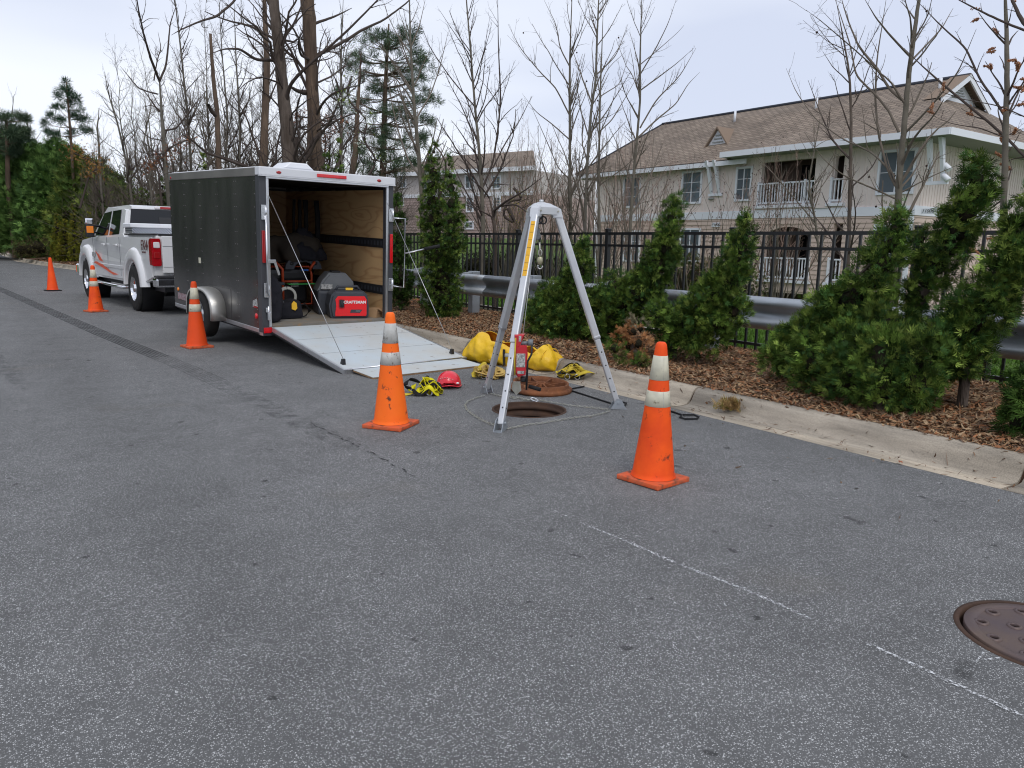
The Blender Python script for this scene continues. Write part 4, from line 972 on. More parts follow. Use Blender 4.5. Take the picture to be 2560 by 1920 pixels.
# door bars and hinges: left folded on the jamb, right swung out
def hinge(x, z, s):
    b = MB(); b.box((x-0.035, -0.03, z-0.09), (x+0.035, -0.0145, z+0.09), 0.004)
    for q in (-0.05, 0.0, 0.05): b.lathe([(0.008, 0), (0.006, -0.006)], 8, 'y', (x-0.012, -0.03, z+q), cap0=False)
    b.tube([(x+0.02, -0.035, z-0.07), (x+0.02, -0.035, z+0.07)], 0.013, 8); return b.build('hinge', M['alu_bright'], TR)
hinge(-0.915, 1.78, -1); hinge(-0.905, 0.82, -1); hinge(0.915, 1.82, 1); hinge(0.915, 0.86, 1)
b = MB(); b.tube([(-0.902, -0.045, 1.74), (-0.902, -0.048, 0.78)], 0.013, 8); b.build('lock_bar', M['alu_bright'], TR)
b = MB(); b.box((-0.90, -0.085, 1.165), (-0.80, -0.068, 1.205), 0.004, M=Matrix.Translation((0, 0, 0)) @ Matrix.Rotation(0.0, 4, 'Y')); b.prism([(-0.83, 1.17), (-0.80, 1.18), (-0.75, 1.02), (-0.775, 1.01)], 1, -0.085, -0.07); b.build('lock_handle', M['alu_bright'], TR)
b = MB(); b.tube([(0.935, -0.02, 1.78), (1.09, -0.1, 1.78), (1.09, -0.1, 0.82), (0.935, -0.02, 0.84)], 0.015, 8); b.build('lock_bar', M['alu_bright'], TR)
b = MB(); b.tube([(1.09, -0.1, 1.30), (1.20, -0.16, 1.33), (1.34, -0.22, 1.37)], 0.018, 8, flat=0.6); b.build('lock_handle', M['alu_bright'], TR)
b = MB(); b.tube([(1.34, -0.22, 1.37), (1.55, -0.3, 1.42)], 0.024, 8); b.build('handle_grip', M['black_rubber'], TR)
b = MB(); b.tube([(-0.89, -0.03, 0.62), (-0.89, -0.03, 0.46)], 0.012, 8); b.box((-0.905, -0.04, 0.44), (-0.86, -0.015, 0.54), 0.006); b.box((-0.925, -0.035, 0.54), (-0.875, -0.015, 0.60), 0.006); b.build('latch', M['alu_bright'], TR)
# stickers
b = MB(); b.prism([(0.14, 0.60), (0.30, 0.58), (0.29, 0.66), (0.16, 0.70)], 0, -W2-0.002, -W2-0.0005); b.build('decal', M['sticker'], TR)
b = MB(); b.box((-W2-0.0025, 0.15, 0.575), (-W2-0.0005, 0.27, 0.60)); b.build('decal', M['red_dark'], TR)
b = MB(); b.box((-W2-0.002, 2.62, 0.40), (-W2-0.0005, 3.25, 0.50)); b.build('decal', mat('decal_faded', (0.42, 0.36, 0.38), 0.5, var=(40, (0.15, 0.05, 0.06), 1)), TR)
b = MB(); b.box((-W2-0.0015, 2.15, 1.02), (-W2-0.0004, 2.24, 1.10)); b.build('decal', mat('label_cream', (0.6, 0.58, 0.45), 0.6), TR)
# fender and wheel
WY, WR = 1.75, 0.335
for s in (-1, 1):
    b = MB(); n_ = 18; ro = 0.47; prof_f = [(0.0, ro), (0.19, ro), (0.205, ro-0.012), (0.208, ro-0.04)]; prev = None
    for k in range(n_+1):
        a = PI*(-0.02)+PI*1.04*k/n_; ca, sa = math.cos(a), math.sin(a)
        # squarish fender
        e = 0.75; cx = math.copysign(abs(ca)**e, ca); cz = math.copysign(abs(sa)**e, sa)
        ring = [b.bm.verts.new((s*(W2+px_), WY-cx*(r_*1.12), 0.335+cz*r_*0.80)) for px_, r_ in prof_f]
        if prev:
            for q in range(3):
                f = b.bm.faces.new((prev[q], prev[q+1], ring[q+1], ring[q])); f.smooth = True
        prev = ring
    o = b.build('fender', M['fender'], TR); md = o.modifiers.new('thick', 'SOLIDIFY'); md.thickness = 0.006
    b = MB(); b.box((s*(W2+0.0005), WY-0.72, 0.34), (s*(W2+0.004), WY+0.7, 0.74), 0.0); b.build('splash_panel', M['trailer_skin'], TR)
    xc = s*(W2+0.10)
    b = MB(); w_ = 0.098
    b.lathe([(0.20, -w_), (WR-0.05, -w_), (WR-0.012, -w_*0.82), (WR, -w_*0.6), (WR, w_*0.6), (WR-0.012, w_*0.82), (WR-0.05, w_), (0.20, w_)], 40, 'x', (xc, WY, WR), cap0=False, cap1=False); wh = b.build('wheel', M['tyre'], TR)
    b = MB(); b.lathe([(0.205, s*w_*0.9), (0.195, s*w_*0.6), (0.16, s*w_*0.35), (0.06, s*w_*0.35), (0.055, s*w_*0.9), (0.03, s*w_*0.95)], 32, 'x', (xc, WY, WR), cap0=False); b.build('rim', M['alu'], wh)
    b = MB()
    for k in range(8):
        a = k*PI/4; b.ball((xc+s*w_*0.4, WY+0.125*math.cos(a), WR+0.125*math.sin(a)), 0.022, 1, (0.4, 1, 1))
    b.build('rim_slot', M['black_plastic'], wh)
b = MB(); b.tube([(-W2-0.05, WY, WR), (W2+0.05, WY, WR)], 0.035, 8); b.build('axle', M['frame_steel'], TR)
b = MB(); b.tube([(-0.8, TL, ZB-0.03), (0, TL+1.15, ZB-0.03)], 0.04, 6); b.tube([(0.8, TL, ZB-0.03), (0, TL+1.15, ZB-0.03)], 0.04, 6); b.tube([(0, TL+0.7, ZB+0.35), (0, TL+0.7, ZB-0.2)], 0.03, 8); b.build('tongue', M['frame_steel'], TR)
# ---- ramp: hinge at z .33 y -0.02, slopes to z ~.08 at 1.8 m, then thin flap
hz0 = 0.345
La = 1.86; dz_ = hz0-0.055; ra = math.asin(dz_/La); cr_, sr_ = math.cos(ra), math.sin(ra)
RM = TMW.inverted() @ Matrix.Translation(Vector(TMW @ Vector((0, -0.03, hz0)))) @ Matrix.Rotation(TTH, 4, 'Z') @ Matrix.Rotation(ra, 4, 'X')
b = MB(); b.box((-0.835, -La, -0.014), (0.835, 0, 0.0), M=RM); rampo = b.build('ramp_door', M['ramp_grey'], TR)
b = MB()
for s in (-1, 1): b.box((s*0.855, -La-0.01, -0.055), (s*0.8355, 0.0, 0.004), 0.004, M=RM)
b.box((-0.855, -La-0.03, -0.055), (0.855, -La-0.0105, 0.004), 0.004, M=RM); b.build('door_edge', M['alu'], rampo)
b = MB()
for s in (-1, 1): b.box((s*0.862, -La, -0.075), (s*0.84, 0.0, -0.056), 0.004, M=RM)
b.build('door_seal', M['black_rubber'], rampo)
b = MB(); b.box((-0.845, -La+0.005, -0.052), (0.845, -0.005, -0.0145), M=RM); b.build('door_skin', M['frame_steel'], rampo)
for y0_, y1_ in ((-0.62, -0.622), (-1.24, -1.242)):
    b = MB(); b.box((-0.833, y0_, 0.0002), (0.833, y0_-0.004, 0.0008), M=RM); b.build('board_joint', M['gen_dark'], rampo)
b = MB(); b.tube([RM @ Vector((-0.76, -La-0.035, 0.006)), RM @ Vector((0.76, -La-0.035, 0.006))], 0.009, 8); b.build('piano_hinge', M['alu_bright'], rampo)
e0 = RM @ Vector((0, -La-0.04, 0.0)); FMW = TMW @ RM
p0w = FMW @ Vector((0, -La-0.045, 0.0)); zf = p0w.z; Lf = 0.43; rf = math.asin(max(0.0, (zf-0.022))/Lf)
FM = TMW.inverted() @ Matrix.Translation(p0w) @ Matrix.Rotation(TTH, 4, 'Z') @ Matrix.Rotation(rf, 4, 'X')
b = MB(); b.box((-0.755, -Lf, -0.004), (0.755, 0, 0.0), M=FM); fo = b.build('ramp_flap', M['ramp_grey'], TR)
b = MB(); b.box((-0.754, -Lf+0.001, -0.022), (0.754, -0.001, -0.0042), M=FM); b.build('flap_board', M['ply_edge'], fo)
# lift cables
def wire(pts, r=0.006, name='cable', m='cable_steel', parent=TR):
    b = MB(); b.tube(pts, r, 6); return b.build(name, M[m], parent)
for s in (-1, 1):
    top = Vector((s*0.85, 0.0, 2.0)); bot = RM @ Vector((s*0.76, -La+0.17, 0.06)); wire([top, bot], 0.0042)
    b = MB(); b.prism([(-0.03, 0), (0.03, 0), (0.012, 0.06), (-0.012, 0.06)], 0, s*0.76-0.02, s*0.76+0.02)
    for v in b.bm.verts: v.co = RM @ (v.co+Vector((0, -La+0.17, 0.002)))
    b.build('cable_anchor', M['black_plastic'], rampo)

# ---- things inside the trailer
ZF = ZB+0.07
def inT(name, label, cat, x, y, z=ZF, rz=0.0, group=None):
    p = TMW @ Vector((x, y, z)); t = thing(name, label, cat, p, group=group); t.rotation_euler = (TMW.to_3x3() @ Matrix.Rotation(rz, 3, 'Z')).to_euler(); return t
# red generator
t = inT('generator', 'red and black portable inverter generator standing at the trailer opening', 'generator', 0.40, 0.22, rz=-0.33)
prof_g = [(-0.26, 0.02), (-0.23, 0.0), (0.24, 0.0), (0.27, 0.03), (0.275, 0.16), (0.25, 0.33), (0.20, 0.385), (-0.19, 0.385), (-0.25, 0.33), (-0.285, 0.18)]
b = MB(); b.prism(prof_g, 1, 0.0, 0.42, 0.03, 3); b.build('casing', M['gen_dark'], t)
b = MB(); b.prism([(-0.20, 0.035), (-0.12, 0.035), (-0.11, 0.045), (0.16, 0.045), (0.17, 0.035), (0.225, 0.035), (0.235, 0.06), (0.235, 0.27), (0.205, 0.315), (-0.165, 0.315), (-0.20, 0.27), (-0.185, 0.17), (-0.205, 0.08)], 1, -0.012, 0.02, 0.006, 2); b.build('front_panel', M['gen_red'], t)
b = MB(); b.box((-0.155, -0.016, 0.15), (-0.075, 0.0, 0.27), 0.02, seg=3); b.build('vent_window', M['black_plastic'], t)
b = MB(); b.tube([(-0.115, -0.022, 0.17), (-0.115, -0.03, 0.21), (-0.115, -0.022, 0.25)], 0.008, 6); b.build('pull_cord', M['gen_dark'], t)
lettering('CRAFTSMAN', 0.054, M['white_print'], t, (0.068, -0.0145, 0.232), (1, 0, 0), (0, 0, 1), bold=0.0016, space=1.02)
b = MB(); b.prism([(0.0, 0.085), (0.14, 0.085), (0.175, 0.13), (0.015, 0.13)], 1, -0.0155, -0.0125); b.build('badge', M['gen_dark'], t)
lettering('3000i', 0.03, M['gen_grey'], t, (0.11, -0.0165, 0.108), (1, 0, 0), (0, 0, 1), shear=0.2, bold=0.001)
b = MB(); b.tube([(-0.17, 0.21, 0.37), (-0.13, 0.21, 0.435), (0.14, 0.21, 0.435), (0.19, 0.21, 0.37)], 0.02, 10); b.build('carry_handle', M['gen_dark'], t)
b = MB(); b.box((-0.05, 0.04, 0.395), (0.05, 0.05, 0.43), 0.003); b.build('tag', M['yellow_print'], t)
# grey second generator behind
t = inT('generator', 'grey portable generator behind the red one against the plywood wall', 'generator', 0.52, 0.92, rz=-0.3)
b = MB(); b.box((-0.27, -0.24, 0.0), (0.27, 0.24, 0.36), 0.05, seg=2); b.build('casing', M['gen_dark'], t)
b = MB(); b.prism([(-0.27, 0.34), (0.27, 0.34), (0.25, 0.48), (0.14, 0.60), (-0.10, 0.60), (-0.19, 0.50)], 1, -0.22, 0.22, 0.03, 2); b.build('top_cover', M['gen_grey'], t)
b = MB(); b.box((-0.05, -0.1, 0.60), (0.08, 0.05, 0.625), 0.006); b.build('fuel_cap', M['black_plastic'], t)
b = MB(); b.box((-0.22, -0.243, 0.37), (-0.06, -0.225, 0.44)); b.build('label', M['sticker'], t)
# orange tube frame generator
t = inT('generator', 'orange tube frame wheeled generator deep in the trailer with a coat on top', 'generator', 0.02, 1.55)
def ftube(p, r=0.017): b = MB(); b.tube(p, r, 8); b.build('frame_tube', M['tube_orange'], t)
for y in (-0.25, 0.25):
    ftube([(-0.34, y, 0.1), (-0.36, y, 0.55), (-0.32, y, 0.66), (0.30, y, 0.66), (0.34, y, 0.55), (0.34, y, 0.1), (-0.34, y, 0.1)])
ftube([(-0.12, -0.26, 0.1), (-0.12, -0.26, 0.62), (-0.22, -0.26, 0.72)], 0.022); ftube([(-0.12, -0.25, 0.44), (0.34, -0.25, 0.44)])
for x in (-0.34, 0.34): ftube([(x, -0.25, 0.64), (x, 0.25, 0.64)])
ftube([(0.30, -0.28, 0.60), (0.36, -0.30, 0.72), (0.36, -0.1, 0.75)], 0.024)
b = MB(); b.box((-0.28, -0.20, 0.12), (0.30, 0.2, 0.42), 0.04); b.box((-0.3, -0.22, 0.43), (0.3, 0.2, 0.62), 0.06, seg=2); b.build('engine', M['black_plastic'], t)
for x in (-0.38, ):
    b = MB(); b.lathe([(0.05, -0.04), (0.12, -0.04), (0.13, -0.02), (0.13, 0.02), (0.12, 0.04), (0.05, 0.04)], 24, 'x', (x, -0.1, 0.13)); b.build('wheel', M['tyre'], t)
b = MB(); b.prism([(0.0, 0.36), (0.12, 0.36), (0.12, 0.42), (0.0, 0.42)], 1, -0.272, -0.268); b.build('label', M['sticker'], t)
t = inT('folding_seat_back', 'black slotted plastic arch lying on the orange generator under the coat', 'plastic arch', 0.22, 1.26, ZF+0.62)
b = MB(); prev = None
for k in range(17):
    a = PI*k/16; ro, ri = 0.25, 0.13
    ring = [b.bm.verts.new((rr_*math.cos(a)*1.15, y_, rr_*math.sin(a)*0.85)) for rr_, y_ in ((ro, 0.0), (ri, 0.0), (ri, 0.05), (ro, 0.05))]
    if prev:
        for q in range(4): b.bm.faces.new((prev[q], prev[(q+1) % 4], ring[(q+1) % 4], ring[q]))
    prev = ring
b.build('arch', M['gen_dark'], t)
for a in (0.55, 1.2, 1.95, 2.6):
    b = MB(); b.ball((0.19*math.cos(a)*1.15, -0.004, 0.19*math.sin(a)*0.85), 0.036, 1, (1, 0.15, 0.75)); b.build('slot', M['black_plastic'], t)
b = MB(); b.box((-0.05, -0.03, -0.02), (0.06, -0.01, 0.0), 0.004); b.build('blue_clip', M['blue_bit'], t)
# draped coat
def wrinkle(o, size, strength, levels=1):
    if levels: md = o.modifiers.new('sub', 'SUBSURF'); md.levels = levels; md.render_levels = levels
    tx = bpy.data.textures.new('fold_noise', 'CLOUDS'); tx.noise_scale = size; tx.noise_depth = 1
    md = o.modifiers.new('fold', 'DISPLACE'); md.texture = tx; md.strength = strength; md.mid_level = 0.5; md.texture_coords = 'GLOBAL'
def lump(name, label, cat, c, dims, m, seed, parent=None, n=3, amp=0.2, sag=True, top=True):
    b = MB(); bmesh.ops.create_icosphere(b.bm, subdivisions=n, radius=1.0)
    r_ = random.Random(seed); ks = [(Vector((r_.uniform(-3, 3), r_.uniform(-3, 3), r_.uniform(-3, 3))), r_.uniform(0, 6), r_.uniform(0.3, 1)) for _ in range(7)]
    for v in b.bm.verts:
        d = v.co.normalized(); f_ = 1+amp*sum(w_*math.sin(k_.dot(d)*1.6+ph) for k_, ph, w_ in ks)/2.2
        q = d*f_; z = q.z*dims[2]
        if sag and z < 0: z = max(z, -dims[2]*0.55)
        v.co = Vector((q.x*dims[0], q.y*dims[1], z))
    for f in b.bm.faces: f.smooth = True
    mn = min(v.co.z for v in b.bm.verts)
    for v in b.bm.verts: v.co.z -= mn
    o = b.build(name, m, parent)
    o.location = c; wrinkle(o, 0.10*max(dims)/0.3, 0.05)
    if not parent: tag(o, label, cat)
    return o
p = TMW @ Vector((0.14, 1.55, ZF+0.70)); lump('coat', 'drab olive and black coat heaped on top of the orange generator', 'coat', p, (0.44, 0.26, 0.27), M['drab_fabric'], 3, amp=0.28, n=4)
p = TMW @ Vector((0.36, 1.45, ZF+0.74)); lump('rain_jacket', 'black rain jacket lying over the olive coat', 'jacket', p, (0.24, 0.22, 0.27), M['black_fabric'], 8, amp=0.35, n=4)
# tool bags at the left
p = TMW @ Vector((-0.70, 0.36, ZF)); lump('duffel_bag', 'tall black fabric bag just inside the left side of the trailer opening', 'bag', p, (0.17, 0.2, 0.40), M['black_fabric'], 5, amp=0.12, n=4)
t = inT('tool_bag', 'open black tool bag with yellow tag on the trailer floor', 'bag', -0.38, 0.62)
b = MB(); b.box((-0.24, -0.16, 0), (0.22, 0.16, 0.23), 0.05, seg=2)
for v in b.bm.verts: v.co.x *= 1-0.25*v.co.z/0.23; v.co.z += 0.03*math.sin(v.co.x*14)*(v.co.z > 0.1)
b.build('bag_body', M['black_fabric'], t)
b = MB(); b.tube([(0.14, -0.1, 0.18), (0.24, -0.12, 0.20), (0.32, -0.1, 0.10), (0.26, -0.1, 0.03), (0.2, -0.12, 0.02)], 0.02, 6, flat=0.4); b.build('strap', M['web_black'], t)
b = MB(); b.prism([(0.02, 0.14), (0.07, 0.12), (0.10, 0.15), (0.09, 0.22), (0.05, 0.25), (0.02, 0.21)], 1, -0.18, -0.17); b.build('yellow_tag', M['yellow_print'], t)
b = MB(); b.prism([(-0.16, 0.18), (-0.03, 0.22), (-0.1, 0.29)], 1, -0.06, -0.05); b.build('paper', M['gen_grey'], t)
b = MB(); b.ball((-0.19, -0.13, 0.2), 0.04, 1, (1, 0.5, 0.5)); b.build('blue_cloth', M['blue_bit'], t)
t = inT('cable_coil', 'pale coiled hose ring standing above the black tool bag', 'coil', -0.26, 0.80, ZF+0.27, 0.0)
b = MB()
for r_ in (0.135, 0.115, 0.125): b.tube([(r_*math.cos(a), 0.02*(r_-0.12)*50*0.3, r_*math.sin(a)) for a in np.linspace(0, 2*PI, 30, endpoint=False)], 0.012, 6, closed=True)
b.build('coil', mat('hose_grey', (0.42, 0.42, 0.38), 0.6), t)
t = inT('plastic_bin', 'dark grey plastic bin behind the black tool bag', 'bin', -0.5, 1.15)
b = MB(); b.prism([(-0.2, 0), (0.2, 0), (0.25, 0.42), (-0.25, 0.42)], 1, -0.18, 0.18, 0.02); b.box((-0.28, -0.21, 0.42), (0.28, 0.21, 0.46), 0.01); b.build('tub', M['gen_dark'], t)
for s, x in ((0, 0.22),):
    b = MB(); b.box((x, -0.03, 0.3), (x+0.03, -0.01, 0.45)); 
t = inT('white_spray_can', 'white spray can beside the black bag in the trailer', 'can', -0.60, 0.56, ZF+0.40)
b = MB(); b.lathe([(0.02, 0), (0.022, 0.01), (0.022, 0.12), (0.012, 0.14), (0.01, 0.16)], 14); o = b.build('can', M['white_print'], t); o.rotation_euler = (0, -0.2, 0)
t = inT('cardboard_box', 'small opened brown cardboard box on the trailer floor beside the red generator', 'box', 0.83, 0.26, rz=0.4)
b = MB(); b.box((-0.085, -0.08, 0), (0.085, 0.08, 0.13), 0.002)
for v in b.bm.verts: v.co.x += 0.03*(v.co.z > 0.1)
b.build('carton', M['cardboard'], t)
b = MB(); b.poly([(-0.055, -0.081, 0.131), (0.115, -0.081, 0.131), (0.15, -0.15, 0.085), (-0.02, -0.15, 0.085)]); b.build('open_flap', M['cardboard'], t)
for z in (0.05, 0.085):
    b = MB(); b.box((-0.05, -0.083, z), (0.05, -0.081, z+0.015)); b.build('print', M['ply_edge'], t)
# hanging ropes and poles deep inside
t = inT('hanging_rope', 'thick black rope and straps hanging on the plywood wall inside the trailer', 'rope', 0.62, 1.9, 2.0)
for k, (x0, w_, h_) in enumerate(((0.0, 0.09, 1.1), (-0.06, 0.13, 1.0), (-0.2, 0.08, 0.9))):
    pts = [(x0-w_, -0.1, 0)]+[(x0-w_-0.01*k, -0.1-0.01*k, -h_*0.8*q) for q in (0.3, 0.6, 0.9)]+[(x0, -0.12, -h_)]+[(x0+w_+0.02, -0.1, -h_*0.8*q) for q in (0.9, 0.6, 0.3)]+[(x0+w_, -0.1, 0)]
    b = MB(); b.tube(pts, 0.035-0.006*k, 8); b.build('strand', M['web_black'], t)
b = MB(); b.tube([(0.02, -0.16, -0.72), (0.05, -0.17, -0.92)], 0.012, 6); b.build('red_tag', M['red_dark'], t)
for (x, y, z0, z1) in ((-0.08, 2.3, 1.45, 1.85), (-0.32, 2.5, 1.5, 1.7), (-0.18, 2.2, 0.95, 1.35), (-0.50, 2.4, 0.4, 2.1)):
    t = inT('steel_rod', {1.85: 'thin bright rod hanging highest in the dark trailer interior', 1.7: 'short bright rod hanging left of the tallest one inside the trailer', 1.35: 'bright rod leaning just behind the heaped coat', 2.1: 'long dim vertical pole at the left of the trailer interior'}[z1], 'rod', x, y, z0)
    b = MB(); b.tube([(0, 0, 0), (0.02, 0, (z1-z0))], 0.009 if z1 < 2 else 0.012, 6); b.build('rod', M['alu'] if z1 < 2 else M['gen_grey'], t)
t = inT('shelf_unit', 'dark shelf unit along the left wall inside the trailer', 'shelf', -0.68, 2.2)
for z in (0.0, 0.5, 1.0): b = MB(); b.box((-0.2, -0.9, z), (0.2, 0.9, z+0.03)); b.build('shelf', M['ply_edge'], t)
for y in (-0.9, 0.88): b = MB(); b.box((-0.2, y, 0.031), (0.2, y+0.02, 1.5)); b.build('upright', M['dark_inside'], t)
for k, (y, z) in enumerate(((-0.5, 0.53), (0.0, 0.53), (-0.4, 1.03), (0.3, 1.03))):
    p = TMW @ Vector((-0.68, 2.2+y, ZF+z)); q = thing('storage_box', ['dark storage box at the near end of the middle trailer shelf', 'dark storage box farther along the middle trailer shelf', 'dark storage box at the near end of the upper trailer shelf', 'dark storage box farther along the upper trailer shelf'][k], 'box', p); q.rotation_euler = TREUL
    b = MB(); b.box((-0.15, -0.18, 0), (0.15, 0.18, 0.24), 0.02); b.build('tub', M['gen_dark'], q); b = MB(); b.box((-0.16, -0.19, 0.241), (0.16, 0.19, 0.265), 0.006); b.build('lid', M['black_plastic'], q)
t = inT('green_sheet', 'bright green folded sheet lying on the generator frame', 'sheet', 0.14, 1.22, ZF+0.405)
b = MB(); b.box((-0.2, -0.05, 0.0), (0.26, 0.06, 0.008)); b.build('sheet', M['green_tag'], t)

# ================================================================== PICKUP TRUCK (local: x right, y forward, origin under rear axle)
TS = 1.08
rl = G(337, 777)[:2]
PTH = 0.085
tr_ = np.array([math.cos(PTH), math.sin(PTH)]); PO = rl+tr_*1.0*TS
PU = thing('pickup_truck', 'white crew cab pickup truck hitched in front of the trailer', 'pickup truck', (PO[0], PO[1], 0), PTH, scale=TS)
def arch(yc, r, z0=0.5, n=11): return [(yc-r*math.cos(t), 0.42+r*math.sin(t)) for t in np.linspace(-0.1, PI+0.1, n)][::-1]
WB = 3.97
# lower body side profile, y,z counter-clockwise
low = [(-1.18, 0.62), (-0.62, 0.55)]+[(0-0.52*math.cos(t), 0.44+0.50*math.sin(t)) for t in np.linspace(0.2, PI-0.2, 12)]+[(0.62, 0.50), (3.35, 0.50)]+[(WB-0.52*math.cos(t), 0.44+0.50*math.sin(t)) for t in np.linspace(0.2, PI-0.2, 12)]+[(4.75, 0.55), (4.95, 0.62), (4.98, 0.95), (4.90, 1.16), (4.4, 1.26), (3.45, 1.33), (0.85, 1.36), (0.70, 1.40), (-1.10, 1.40), (-1.20, 1.36), (-1.22, 1.0)]
b = MB(); b.prism(low, 0, -0.96, 0.96, 0.05, 2)
for v in b.bm.verts:
    if v.co.z > 1.2: v.co.x *= 1-0.25*(v.co.z-1.2)
    if v.co.y > 4.2: v.co.x *= 1-0.10*(v.co.y-4.2)
body = b.build('body', M['white_paint_truck'], PU)
body.modifiers.new('cut', 'BEVEL').width = 0.004
# fender flares
for yc in (0, WB):
    for s in (-1, 1):
        b = MB(); pr_ = None
        for k in range(15):
            a = 0.05+(PI-0.1)*k/14; ca, sa = math.cos(a), math.sin(a)
            ring = [b.bm.verts.new((s*x, yc-ca*r_, 0.44+sa*r_*0.98)) for x, r_ in ((0.90, 0.76), (0.97, 0.73), (1.01, 0.66), (1.02, 0.58), (1.015, 0.515), (0.90, 0.51))]
            if pr_:
                for q in range(5): f = b.bm.faces.new((pr_[q], pr_[q+1], ring[q+1], ring[q])); f.smooth = True
            pr_ = ring
        b.build('fender_flare', M['white_paint_truck'], PU)
        b = MB(); b.lathe([(0.50, s*0.60), (0.50, s*0.955)], 24, 'x', (0, yc, 0.44), cap0=True, cap1=False); b.build('wheel_well', M['black_plastic'], PU)
# cab
def cabv(z): return (z-1.33)/0.62
b = MB(); cab = [(0.72, 1.30), (3.55, 1.28), (2.75, 1.90), (2.45, 1.955), (1.10, 1.965), (0.90, 1.93)]
b.prism(cab, 0, -0.93, 0.93, 0.085, 4)
for v in b.bm.verts:
    if v.co.z > 1.3: v.co.x *= 1-0.17*((v.co.z-1.3)/0.66)
b.build('cab', M['white_paint_truck'], PU)
def cx_(z): return 0.93*(1-0.17*((z-1.3)/0.66))+0.006
for s in (-1, 1):   # side glass
    for nm, q in (('side_window', [(1.13, 1.40), (1.88, 1.38), (1.90, 1.86), (1.28, 1.87)]), ('side_window', [(2.03, 1.38), (3.12, 1.37), (2.66, 1.83), (2.05, 1.86)])):
        b = MB(); b.poly([(s*cx_(z), y, z) for y, z in q]); o = b.build(nm, M['glass_dark'], PU); md = o.modifiers.new('t', 'SOLIDIFY'); md.thickness = 0.006
    b = MB()
    for y in (1.96, 3.20): b.box((s*0.962, y-0.004, 0.56), (s*0.958, y+0.004, 1.34))
    b.box((s*0.962, 0.96, 0.6), (s*0.958, 0.968, 1.34)); b.build('door_gap', M['gen_dark'], PU)
    for y in (1.2, 2.2): b = MB(); b.box((s*0.96, y-0.1, 1.17), (s*0.995, y+0.1, 1.21), 0.01); b.build('door_handle', M['white_paint_truck'], PU)
    b = MB(); b.box((s*0.961, 0.6, 0.74), (s*0.972, 3.4, 0.80), 0.004); b.build('body_moulding', M['white_paint_truck'], PU)
b = MB(); b.poly([(-0.83, 0.728, 1.38), (0.83, 0.728, 1.38), (0.73, 0.872, 1.885), (-0.73, 0.872, 1.885)]); o = b.build('rear_window', M['glass_dark'], PU); md = o.modifiers.new('t', 'SOLIDIFY'); md.thickness = 0.012; md.offset = 0
b = MB(); b.box((-0.25, 0.735, 1.46), (0.25, 0.755, 1.74)); b.poly
for v in b.bm.verts: v.co.y += (v.co.z-1.40)*0.29-0.02
b.build('slider_window', M['black_plastic'], o)
b = MB(); b.box((-0.2, 0.86, 1.90), (0.2, 0.92, 1.945), 0.008); b.build('high_brake_light', M['red_dark'], PU)
for s in (-1, 1): b = MB(); b.box((s*0.2, 0.862, 1.903), (s*0.3, 0.92, 1.943), 0.006); b.build('cargo_light', M['clear_lens'], PU)
# windscreen
b = MB(); b.poly([(-0.85, 3.47, 1.36), (0.85, 3.47, 1.36), (0.74, 2.80, 1.88), (-0.74, 2.80, 1.88)]); b.build('windscreen', M['glass_dark'], PU)
# bed top rail, tailgate, bumper
b = MB()
for s in (-1, 1): b.box((s*0.93, -1.17, 1.385), (s*0.84, 0.68, 1.415), 0.008)
b.box((-0.83, -1.21, 1.385), (0.83, -1.12, 1.412), 0.008); b.build('bed_rail_cap', M['black_plastic'], PU)
b = MB(); b.box((-0.80, -1.245, 0.74), (0.80, -1.215, 1.375), 0.012, seg=2); tg = b.build('tailgate', M['white_paint_truck'], PU)
b = MB(); b.box((-0.12, -1.262, 1.13), (0.12, -1.246, 1.22), 0.01); b.build('handle', M['black_plastic'], tg)
b = MB(); b.box((-0.79, -1.2475, 1.195), (0.79, -1.2455, 1.203)); b.box((-0.79, -1.2475, 0.84), (0.79, -1.2455, 0.846)); b.build('crease', M['gen_grey'], tg)
for s in (-1, 1):
    b = MB(); b.prism([(-1.255, 0.86), (-1.10, 0.86), (-1.07, 0.95), (-1.08, 1.28), (-1.12, 1.33), (-1.25, 1.33)], 0, s*0.815, s*0.972, 0.015, 2); tlx = b.build('tail_light', M['truck_lens'], PU)
    b = MB(); b.box((s*0.84, -1.262, 1.17), (s*0.94, -1.25, 1.27), 0.01); b.build('reverse_lens', M['clear_lens'], tlx)
    b = MB(); b.box((s*0.84, -1.262, 0.99), (s*0.94, -1.25, 1.10), 0.01); b.build('turn_lens', M['red_dark'], tlx)
b = MB(); b.box((-0.97, -1.42, 0.50), (0.97, -1.16, 0.66), 0.035, seg=2); b.build('rear_bumper', M['chrome'], PU)
b = MB(); b.box((-0.95, -1.40, 0.665), (0.95, -1.20, 0.70), 0.01); b.build('bumper_step', M['black_plastic'], PU)
b = MB(); b.box((-0.08, -1.5, 0.40), (0.08, -1.1, 0.48), 0.01); b.ball((0, -1.52, 0.54), 0.035, 2); b.build('hitch', M['frame_steel'], PU)
b = MB(); b.box((-0.98, 4.95, 0.5), (0.98, 5.08, 0.72), 0.03); b.build('front_bumper', M['chrome'], PU)
b = MB(); b.box((-0.75, 4.92, 0.78), (0.75, 4.99, 1.12), 0.02); b.build('grille', M['chrome'], PU)
